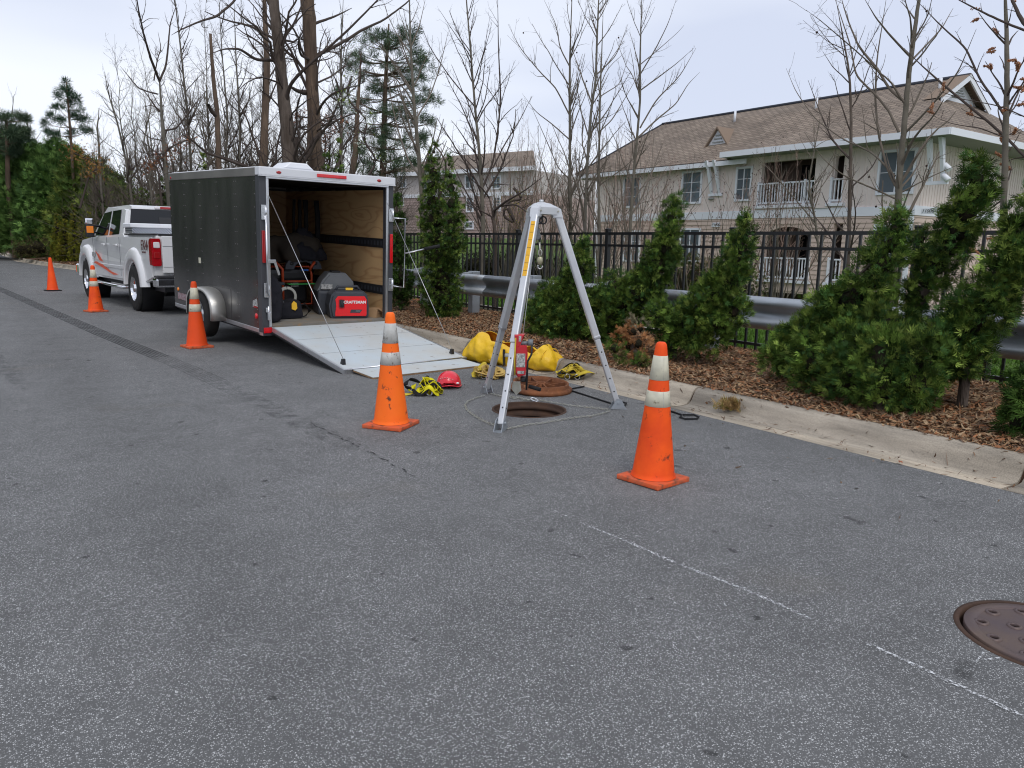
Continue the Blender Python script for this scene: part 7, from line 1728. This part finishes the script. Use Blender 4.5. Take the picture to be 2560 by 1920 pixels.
def blobs_foliage(name, label, cat, blobs, seed, cols, size=0.07, dens_=600, group=None, twig=None, tm=TM, clump=12, up=0.5, ground=0.13, part='foliage', trunk=True, fill=0.35, parent=None, lump_=0.18, asp=1.0):
    """blobs: (centre xyz, radius). tufts of fans on the union surface"""
    g = np.random.default_rng(seed); Cc = np.array([b_[0] for b_ in blobs], float); Rr = np.array([b_[1] for b_ in blobs], float)
    base = Cc[np.argmin(Cc[:, 2])].copy(); base[2] = ground if ground is not None else base[2]-Rr.min()
    area = 4*PI*Rr**2; ntuft = np.maximum((area*dens_/clump).astype(int), 6); par = np.repeat(np.arange(len(Rr)), ntuft)
    d = nrmz(g.normal(size=(len(par), 3))); fr = np.where(g.uniform(size=len(par)) < fill, g.uniform(0.45, 0.85, len(par)), g.uniform(0.88, 1.0+lump_, len(par)))
    p = Cc[par]+d*(Rr[par]*fr)[:, None]*np.array([1, 1, asp])
    keep = np.ones(len(p), bool)
    for j in range(len(Rr)):
        inside = np.linalg.norm((p-Cc[j])/np.array([1, 1, asp]), axis=1) < Rr[j]*0.60; keep &= ~(inside & (par != j))
    keep &= p[:, 2] > (ground or -99)+0.02; p, d, par, fr = p[keep], d[keep], par[keep], fr[keep]
    tone = g.lognormal(0, 0.33, len(p)); k = np.repeat(np.arange(len(p)), clump); m_ = len(k)
    C_ = p[k]+g.normal(size=(m_, 3))*size*0.42; Ot = nrmz(d*1.0+np.array([0, 0, up])+g.normal(size=(len(p), 3))*0.45); O = nrmz(Ot[k]+g.normal(size=(m_, 3))*0.38)
    UPv = nrmz(g.normal(size=(m_, 3))+d[k]*0.2); S_ = size*g.uniform(0.7, 1.35, m_)
    cols = np.array(cols, float); ci = g.integers(0, len(cols), len(p))[k]; mixr = g.uniform(size=m_) < 0.3; ci = np.where(mixr, g.integers(0, len(cols), m_), ci)
    col = cols[ci]*tone[k][:, None]*g.uniform(0.8, 1.2, (m_, 1)); half = np.arange(m_) % 2 == 0
    Vs, Fs, Cs, off = [], [], [], 0
    for h_, T_ in ((half, tm[0]), (~half, tm[-1])):
        V, f_, c_ = place(C_[h_], O[h_], UPv[h_], S_[h_], T_, g, col[h_]); Vs.append(V); Fs.append(f_+off); Cs.append(c_); off += len(V)
    t = thing(name, label, cat, tuple(base), group=group) if parent is None else parent
    bb = base if parent is None else np.array(parent.location)
    mesh_np(part, np.concatenate(Vs)-bb, [np.concatenate(Fs)], M['leaf'], t, col=np.concatenate(Cs))
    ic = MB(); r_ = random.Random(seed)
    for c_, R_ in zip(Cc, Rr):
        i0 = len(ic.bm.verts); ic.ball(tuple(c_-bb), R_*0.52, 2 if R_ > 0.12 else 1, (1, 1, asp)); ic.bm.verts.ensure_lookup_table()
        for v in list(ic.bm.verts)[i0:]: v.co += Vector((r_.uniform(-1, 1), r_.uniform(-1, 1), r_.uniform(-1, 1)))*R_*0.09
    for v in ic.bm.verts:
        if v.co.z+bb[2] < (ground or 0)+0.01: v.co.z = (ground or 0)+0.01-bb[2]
    ic.build('shade_core', M['inner_shade'], t)['kind'] = 'stuff'  # added solid core, blocks see-through and stands in for inner shade
    if trunk:
        order = np.argsort(Cc[:, 2]); ge = Geo(); sel = order[::max(1, len(order)//5)]; P = [base-np.array([0, 0, 0.1])]+[Cc[i_] for i_ in sel]
        Q, RR = poly_resample(P, [0.045]+[0.035*(1-i_/len(sel))+0.006 for i_ in range(len(sel))], 16); V, q = tubes_np(Q[None], RR[None]*max(1, Rr.max()/0.6), 7); ge.add(V-bb, q)
        c1, r1 = children(Q[None], RR[None], g, 10, 0.12, 55, 5, 0.15, 0.3, rmin=0.003); V, q = tubes_np(c1, r1, 3); ge.add(V-bb, q); ge.build('trunk', M['bark_dark'], t)
    return t
ARB = [(0.035, 0.068, 0.012), (0.055, 0.10, 0.016), (0.09, 0.145, 0.024), (0.15, 0.205, 0.04), (0.035, 0.082, 0.02)]
ARBd = [(0.020, 0.048, 0.009), (0.034, 0.068, 0.012), (0.055, 0.10, 0.018)]
GOLD = [(0.14, 0.15, 0.016), (0.09, 0.11, 0.016), (0.20, 0.18, 0.025)]
def pb(lst, X, rs=0.90): 
    o = []
    for q in lst:
        x, y, r = q[:3]; XX = X+(q[3] if len(q) > 3 else 0); p = PX(x, y, XX); o.append((tuple(p), rs*r*depth(p)/F))
    return o
AG = 'arborvitae planted along the kerb'
def arb(label, lst, X, seed, **k):
    k.setdefault('cols', ARB); return blobs_foliage('arborvitae', label, 'shrub', pb(lst, X), seed, group=AG, **k)
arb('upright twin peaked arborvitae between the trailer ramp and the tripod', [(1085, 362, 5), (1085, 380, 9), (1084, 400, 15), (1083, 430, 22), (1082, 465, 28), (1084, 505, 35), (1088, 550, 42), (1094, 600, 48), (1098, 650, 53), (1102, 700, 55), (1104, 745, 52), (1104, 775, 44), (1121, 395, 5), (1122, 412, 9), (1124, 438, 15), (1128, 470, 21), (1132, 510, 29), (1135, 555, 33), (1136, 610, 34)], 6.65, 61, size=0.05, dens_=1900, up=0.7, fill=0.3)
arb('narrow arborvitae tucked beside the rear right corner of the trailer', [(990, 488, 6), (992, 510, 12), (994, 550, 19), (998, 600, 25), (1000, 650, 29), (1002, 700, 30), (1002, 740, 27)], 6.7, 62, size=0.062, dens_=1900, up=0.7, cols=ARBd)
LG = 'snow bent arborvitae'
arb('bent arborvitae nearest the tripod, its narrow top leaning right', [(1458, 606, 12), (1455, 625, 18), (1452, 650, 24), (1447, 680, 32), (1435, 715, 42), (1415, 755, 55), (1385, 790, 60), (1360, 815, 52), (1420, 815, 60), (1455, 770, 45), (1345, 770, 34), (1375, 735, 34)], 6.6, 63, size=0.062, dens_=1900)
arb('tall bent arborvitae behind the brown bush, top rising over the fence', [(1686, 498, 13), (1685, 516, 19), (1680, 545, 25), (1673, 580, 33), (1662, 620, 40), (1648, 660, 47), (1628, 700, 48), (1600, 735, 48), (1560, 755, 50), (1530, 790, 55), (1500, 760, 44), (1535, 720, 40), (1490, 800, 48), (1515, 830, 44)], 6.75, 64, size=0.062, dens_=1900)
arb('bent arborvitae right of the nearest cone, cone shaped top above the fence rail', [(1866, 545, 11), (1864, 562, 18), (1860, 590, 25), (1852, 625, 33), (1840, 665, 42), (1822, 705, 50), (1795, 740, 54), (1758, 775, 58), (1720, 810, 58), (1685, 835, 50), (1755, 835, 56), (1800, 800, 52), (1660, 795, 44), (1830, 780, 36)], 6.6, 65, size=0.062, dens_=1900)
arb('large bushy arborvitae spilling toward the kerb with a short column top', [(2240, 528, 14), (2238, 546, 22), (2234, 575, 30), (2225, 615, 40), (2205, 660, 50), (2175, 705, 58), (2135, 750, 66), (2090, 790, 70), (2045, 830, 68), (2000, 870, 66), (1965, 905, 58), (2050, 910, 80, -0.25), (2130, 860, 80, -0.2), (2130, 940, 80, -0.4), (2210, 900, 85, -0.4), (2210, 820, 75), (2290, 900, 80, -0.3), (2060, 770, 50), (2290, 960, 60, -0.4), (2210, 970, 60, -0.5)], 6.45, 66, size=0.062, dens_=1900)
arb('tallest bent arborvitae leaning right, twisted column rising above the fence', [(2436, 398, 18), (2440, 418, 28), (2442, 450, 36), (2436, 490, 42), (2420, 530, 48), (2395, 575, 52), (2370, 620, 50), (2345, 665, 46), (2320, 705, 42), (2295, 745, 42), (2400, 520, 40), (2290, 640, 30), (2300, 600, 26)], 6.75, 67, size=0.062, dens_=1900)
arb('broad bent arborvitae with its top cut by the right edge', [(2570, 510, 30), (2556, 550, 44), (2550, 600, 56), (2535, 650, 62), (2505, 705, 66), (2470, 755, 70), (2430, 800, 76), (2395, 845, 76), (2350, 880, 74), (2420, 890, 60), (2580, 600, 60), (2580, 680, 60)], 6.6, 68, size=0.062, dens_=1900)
arb('low dark arborvitae foliage at the lower right edge beside the kerb', [(2570, 960, 40), (2560, 1010, 50), (2556, 1060, 52), (2590, 1000, 60), (2575, 1090, 44)], 6.0, 69, size=0.062, dens_=1900, cols=ARBd)
BR = [(0.30, 0.13, 0.05), (0.24, 0.11, 0.045), (0.36, 0.18, 0.08)]
t = blobs_foliage('dying_shrub', 'small half dead shrub with orange brown foliage at the kerb edge', 'shrub', pb([(1555, 845, 24), (1580, 830, 24), (1575, 865, 28), (1595, 860, 26), (1600, 895, 22)], 6.1), 70, BR, size=0.045, dens_=1500, part='brown_foliage')
bl = pb([(1538, 870, 24), (1552, 915, 30), (1575, 925, 30), (1598, 915, 24), (1610, 900, 18)], 5.85)
blobs_foliage('x', '', '', bl, 71, ARB[:3]+[(0.16, 0.13, 0.05)], size=0.045, dens_=1500, part='green_foliage', parent=t, trunk=False)
bl = pb([(1590, 805, 18), (1600, 820, 22), (1575, 800, 12)], 6.3)
blobs_foliage('x', '', '', bl, 72, [(0.28, 0.25, 0.16), (0.2, 0.19, 0.11)], size=0.045, dens_=700, part='pale_foliage', parent=t, trunk=False)
c = G(1835, 1028, 0.02)
g = np.random.default_rng(3); n_ = 260; a = g.uniform(-0.9, 0.9, n_); C_ = np.stack([g.normal(0, 0.06, n_), g.normal(0, 0.035, n_), g.uniform(0.01, 0.07, n_)], 1)
dirs = nrmz(np.stack([np.sin(a), 0.3*g.normal(size=n_), np.abs(np.cos(a))*0.7], 1)-np.array([0.4, 0, 0])); cols = np.array([(0.36, 0.24, 0.10), (0.30, 0.19, 0.08), (0.22, 0.2, 0.05), (0.42, 0.30, 0.14)])[g.integers(0, 4, n_)]*g.uniform(0.7, 1.2, (n_, 1))
V, f_, cc = place(C_, dirs, nrmz(g.normal(size=(n_, 3))), g.uniform(0.05, 0.10, n_), TM[1], g, cols)
o = mesh_np('fallen_cypress_sprig', V, [f_], M['leaf'], col=cc); o.location = c; o.rotation_euler = (0, 0, -_az); tag(o, 'dried yellow brown cypress sprig lying in the gutter', 'dead foliage')
# far row of arborvitae behind trailer and truck
def column_arb(label, px, py_top, X, wpx, seed, cols=ARB, zb_=None, group=AG, size=0.06, dens_=900):
    tp = PX(px, py_top, X) if X < 20 else PD(px, py_top, X); zb_ = zb_ if zb_ is not None else float(terr(tp[0], tp[1])); h = tp[2]-zb_; W = wpx*depth(tp)/F/2; bl = []
    for s in np.linspace(0, 1, 12): bl.append(((tp[0], tp[1], zb_+h*(1-s)*0.98), max(W*min(1, 0.12+1.0*s**0.75)*(1 if s < 0.92 else 0.85), 0.03)))
    return blobs_foliage('arborvitae', label, 'shrub', bl, seed, cols, size=size, dens_=dens_, group=group, up=0.8, ground=zb_, fill=0.3)
column_arb('dark arborvitae top showing above the trailer roof, right of the brown trunk', 846, 345, 6.6, 62, 81)
column_arb('small arborvitae top left of the taller one above the trailer roof', 817, 382, 6.6, 46, 82)
column_arb('single arborvitae tip above the middle of the trailer roof', 508, 382, 6.6, 46, 83, size=0.08, dens_=420)
column_arb('arborvitae just left of the trailer front above the truck roof', 404, 440, 6.6, 50, 84, size=0.08, dens_=420)
column_arb('short arborvitae right of the dark one behind the truck roof', 366, 475, 6.6, 34, 85, size=0.08, dens_=420)
column_arb('short arborvitae squeezed behind the truck roof', 352, 470, 6.6, 30, 86, size=0.08, dens_=420)
column_arb('dark conical arborvitae above the truck cab roof', 322, 428, 6.8, 56, 87, size=0.08, dens_=420)
GG = 'golden arborvitae row by the truck'
for k, (px, py, X, w_, lab) in enumerate([(140, 535, 46, 36, 'golden green arborvitae column farthest left in the row'), (160, 550, 45, 44, 'short golden green arborvitae bulging beside the leftmost column'), (182, 512, 44, 34, 'tallest slim golden green arborvitae column in the row'), (203, 545, 43, 34, 'golden green arborvitae directly left of the truck mirror'), (222, 530, 42, 34, 'golden green arborvitae behind the truck mirror'), (254, 482, 46, 36, 'dark slim arborvitae behind the truck cab')]):
    column_arb(lab, px, py, X, w_, 90+k, cols=GOLD if k < 5 else ARBd, group=GG, size=0.075, dens_=520)
# leyland cypress mass
LEY = [(0.08, 0.155, 0.04), (0.12, 0.22, 0.055), (0.17, 0.28, 0.075), (0.055, 0.11, 0.034)]
LEY2 = [(0.10, 0.15, 0.03), (0.15, 0.19, 0.04), (0.06, 0.11, 0.025)]
def ley(label, px, w_, top, D, seed, cols, bot=650):
    bl = []; lo = PD(px, bot, D)
    for s in np.linspace(0, 1, 8):
        y = top+(bot-20-top)*s; r = w_*min(1, 0.28+0.9*s**0.6)*(0.85 if s > 0.9 else 1); p = PD(px+4*math.sin(s*9+px), y, D); bl.append((tuple(p), r*depth(p)/F))
        p2 = PD(px+r*0.55*math.sin(s*13+px), y+8, D-0.6*r*depth(p)/F); bl.append((tuple(p2), 0.6*r*depth(p)/F))
    return blobs_foliage('leyland_cypress', label, 'conifer', bl, seed, cols, size=0.34, dens_=70, group='conifers at the far left', up=0.5, ground=float(lo[2])-0.3, fill=0.3, clump=8)
ley('big green cypress at the far left edge', 5, 78, 360, 60, 101, LEY, 598)
ley('big green cypress second from the left edge', 72, 80, 374, 57, 102, LEY, 614)
ley('bushy green cypress right of the second one', 145, 84, 376, 55, 103, LEY, 636)
ley('olive green cypress behind the golden arborvitae row', 205, 66, 405, 51, 104, LEY2, 652)
ley('lower olive conifer behind the truck cab', 262, 62, 428, 50, 105, LEY2, 655)
ley('low dark conifer foliage at the foot of the cypresses', 100, 34, 540, 54, 106, LEY, 628)
lp = bpy.data.objects['leyland_cypress']
for k in range(18):
    o = copy_tree(lp); o.location = (-11-2*(k % 3), 30+k*4.6, -0.3); o.rotation_euler = (0, 0, k*1.3); o.scale = (1.5, 1.5, 2.0+0.5*(k % 2)); o['label'] = 'dense conifer across the street, seen only as a reflection'; o['group'] = 'conifers across the street'
# brown undergrowth shrub on the bank
p = PD(85, 628, 33); t = blobs_foliage('bank_shrub', 'low olive brown shrub on the bank left of the golden row', 'shrub', [(tuple(PD(72, 625, 49)), 0.55), (tuple(PD(95, 620, 49)), 0.65), (tuple(PD(52, 625, 49)), 0.45)], 110, [(0.09, 0.085, 0.03), (0.07, 0.06, 0.03)], size=0.06, dens_=500, ground=float(PD(72, 645, 49)[2]))
# pines
def needle_template():
    r_ = np.random.default_rng(2); V, Fq = [], []
    for k in range(14):
        d = nrmz(r_.normal(size=3)+np.array([0, 0.9, 0.2])); p = nrmz(np.cross(d, r_.normal(size=3)))*0.035; i = len(V); V += [np.zeros(3)-p*0.5, d*0.5+p, d, d*0.5-p]; Fq.append([i, i+1, i+2, i+3])
    return np.array(V), np.array(Fq)
NT = needle_template(); PINE = [(0.05, 0.085, 0.05), (0.075, 0.115, 0.065), (0.10, 0.14, 0.075)]
def pine(label, trunk, D, seed, sprays, cols, size, tw=1.0):
    g = np.random.default_rng(seed); P, R = [], []
    for x, y, w_ in trunk: p = PD(x, y, D); P.append(p); R.append(w_*depth(p)/F/2)
    gz_ = float(terr(P[0][0], P[0][1])); P.insert(0, np.array([P[0][0], P[0][1], min(gz_, P[0][2]-0.5)])); R.insert(0, R[0]); base = P[0].copy()
    Q, RR = poly_resample(P, R, 20); t = thing('pine_tree', label, 'pine tree', tuple(base)); tr = Geo(); V, q = tubes_np(Q[None]-base, RR[None], 8); tr.add(V, q)
    C_, O, br = [], [], []
    for (x, y, r, n_, dj) in sprays:
        c = PD(x, y, D+dj*g.uniform(-1, 1)); rm = r*depth(c)/F; k = np.argmin(np.abs(Q[:, 2]-(c[2]-rm*0.8))); a = Q[k]
        m_ = np.linspace(0, 1, 6)[:, None]; ln = a*(1-m_)+c*m_+np.array([0, 0, -0.15])*np.sin(m_*PI)*np.linalg.norm(c-a)*0.4; br.append(ln)
        pts = c+nrmz(g.normal(size=(n_, 3)))*rm*g.uniform(0.1, 1, (n_, 1))**0.6*np.array([1, 1, 0.6]); C_.append(pts); O.append(nrmz(pts-a+np.array([0, 0, 0.5])+g.normal(size=(n_, 3))*0.4))
    B_ = np.array(br); V, q = tubes_np(B_-base, np.full((len(B_), 6), 0.03*tw)*np.linspace(1, 0.4, 6)[None], 4); tr.add(V, q)
    tr.build('trunk', M['bark_brown'], t); C_ = np.concatenate(C_)-base; O = np.concatenate(O); n_ = len(C_); cc = np.array(cols)[g.integers(0, len(cols), n_)]*g.uniform(0.7, 1.3, (n_, 1))
    V, f_, c2 = place(C_, O, nrmz(g.normal(size=(n_, 3))), size*g.uniform(0.7, 1.2, n_), NT, g, cc); mesh_np('needles', V, [f_], M['leaf'], t, col=c2); return t
sp = [(165, 205, 8, 10, .2), (160, 222, 14, 16, .3), (170, 230, 14, 16, .3), (150, 240, 14, 16, .3), (182, 245, 14, 16, .3), (145, 270, 14, 18, .4), (175, 262, 16, 20, .4), (190, 250, 10, 10, .4), (180, 285, 14, 16, .4), (200, 275, 11, 12, .4), (195, 298, 14, 18, .5), (150, 300, 14, 18, .5), (128, 292, 12, 14, .5), (120, 310, 12, 14, .5), (212, 298, 12, 12, .5), (215, 330, 14, 18, .5), (140, 340, 16, 20, .5), (180, 335, 16, 20, .5), (205, 320, 12, 12, .5), (122, 330, 10, 12, .5)]
pine('small young pine with open tufted top against the sky at left', [(182, 430, 7), (178, 360, 6), (172, 280, 5), (166, 205, 3)], 50, 201, sp, [(0.03, 0.075, 0.035), (0.05, 0.10, 0.05)], 0.34, 0.8)
g = np.random.default_rng(55); sp = []
for k in range(150):
    y = g.uniform(70, 440); hw = 25+95*math.sin((y-40)/420*PI)**0.8; x = 968+g.uniform(-1, 1)*hw+(10 if y < 200 else 0); 
    if x < 850: x = 850+abs(850-x)
    sp.append((x, y, g.uniform(14, 30), int(g.uniform(7, 15)), 2.5))
pine('large dark green pine behind the pale slender tree', [(955, 520, 20), (958, 400, 17), (962, 250, 12), (968, 120, 8), (972, 60, 4)], 40, 202, sp, PINE, 0.32)
g = np.random.default_rng(56); sp = [(20+g.uniform(-45, 45), g.uniform(290, 400), g.uniform(12, 20), 18, 2.0) for k in range(34)]
pine('dark pine top at the far left edge above the cypresses', [(20, 460, 12), (18, 360, 9), (15, 285, 5)], 55, 203, sp, PINE, 0.42)
# brown oak leaves clinging, pale young leaves
def leafcloud(label, name, pts, n_, cols, D, dj, size, seed, spread):
    g = np.random.default_rng(seed); k = g.integers(0, len(pts), n_); xy = np.array(pts, float)[k]+g.normal(size=(n_, 2))*spread
    C_ = np.array([PD(x, y, D+dj*g.normal()) for x, y in xy]); base = C_.mean(0); cc = np.array(cols)[g.integers(0, len(cols), n_)]*g.uniform(0.7, 1.2, (n_, 1))
    ge = Geo(); V, f_, c2 = place(C_-base, nrmz(g.normal(size=(n_, 3))+np.array([0, 0, -.3])), nrmz(g.normal(size=(n_, 3))), size*g.uniform(0.6, 1.2, n_), TMF[0], g, cc)
    t = thing(name, label, 'tree', tuple(base)); mesh_np('leaves', V, [f_], M['leaf'], t, col=c2)
    b0 = PD(pts[0][0], 520, D)-base; P = [b0]+[PD(x, y, D)-base for x, y in sorted(pts, key=lambda q: -q[1])]; Q, RR = poly_resample(P, [0.05]+[0.03]*(len(P)-1), 20); V, q = tubes_np(Q[None], RR[None], 5); ge.add(V, q)
    c1, r1 = children(Q[None], RR[None], g, 4, 0.2, 50, 6, 0.2, 0.2, rmin=0.006); V, q = tubes_np(c1, r1, 3); ge.add(V, q); ge.build('trunk', M['twig'], t); return t
OAK = [(0.20, 0.07, 0.035), (0.26, 0.11, 0.05), (0.15, 0.06, 0.035)]
leafcloud('small oak with clinging red brown leaves right of the brown trunk', 'oak_sapling', [(815, 300), (830, 330), (810, 350), (740, 290), (725, 320), (850, 310)], 380, OAK, 30, 1.2, 0.11, 301, 14)
leafcloud('oak sapling with red brown leaves at the foot of the forked tree', 'oak_sapling', [(405, 380), (440, 360), (395, 410), (470, 350), (420, 390), (370, 410)], 300, OAK, 33, 1.2, 0.10, 302, 12)
leafcloud('orange brown leaved sapling above the olive conifer', 'oak_sapling', [(200, 390), (230, 400), (250, 420), (180, 380), (225, 430)], 420, [(0.26, 0.13, 0.04), (0.18, 0.11, 0.04)], 37, 1, 0.12, 303, 14)
leafcloud('small tree with a few pale green new leaves left of the slender tree', 'sapling', [(860, 240), (870, 260), (920, 290), (925, 310), (950, 400), (900, 350), (880, 190)], 260, [(0.16, 0.22, 0.03), (0.45, 0.5, 0.42), (0.5, 0.52, 0.45)], 22, 1.0, 0.075, 304, 12)
leafcloud('twiggy bush with tiny yellow green leaves left of the tripod', 'budding_shrub', [(1270, 500), (1255, 540), (1290, 560), (1310, 500), (1285, 470)], 320, [(0.28, 0.24, 0.03), (0.2, 0.2, 0.04)], 16, 0.6, 0.03, 305, 22)
# clipped evergreen hedge and dark hedges beyond the fence
def hedge(label, px0, px1, py, D, h, seed, cols, z0=None):
    bl = []; 
    for s in np.linspace(0, 1, 7):
        p = PD(px0+(px1-px0)*s, py, D); p[2] = (float(terr(p[0], p[1])) if z0 is None else z0)+h*0.5; bl.append((tuple(p), h*0.62))
    return blobs_foliage('hedge', label, 'hedge', bl, seed, cols, size=0.05, dens_=500, ground=bl[0][0][2]-h*0.5, trunk=False, tm=TMF, up=0.1)
hedge('clipped green brown hedge under the lower left windows of the building', 1690, 1850, 700, 27, 1.7, 401, [(0.06, 0.08, 0.02), (0.10, 0.075, 0.03), (0.04, 0.06, 0.02)])
hedge('dark hedge at the edge of the lawn behind the hanging hook', 1330, 1440, 660, 33, 1.3, 402, [(0.025, 0.035, 0.015), (0.04, 0.045, 0.02)])
hedge('dark hedge left of the tripod at the far edge of the lawn', 1180, 1290, 650, 36, 1.2, 403, [(0.025, 0.035, 0.015), (0.05, 0.05, 0.02)])

_n = sum(len(m.polygons) for m in bpy.data.meshes); print('unique polys', _n)
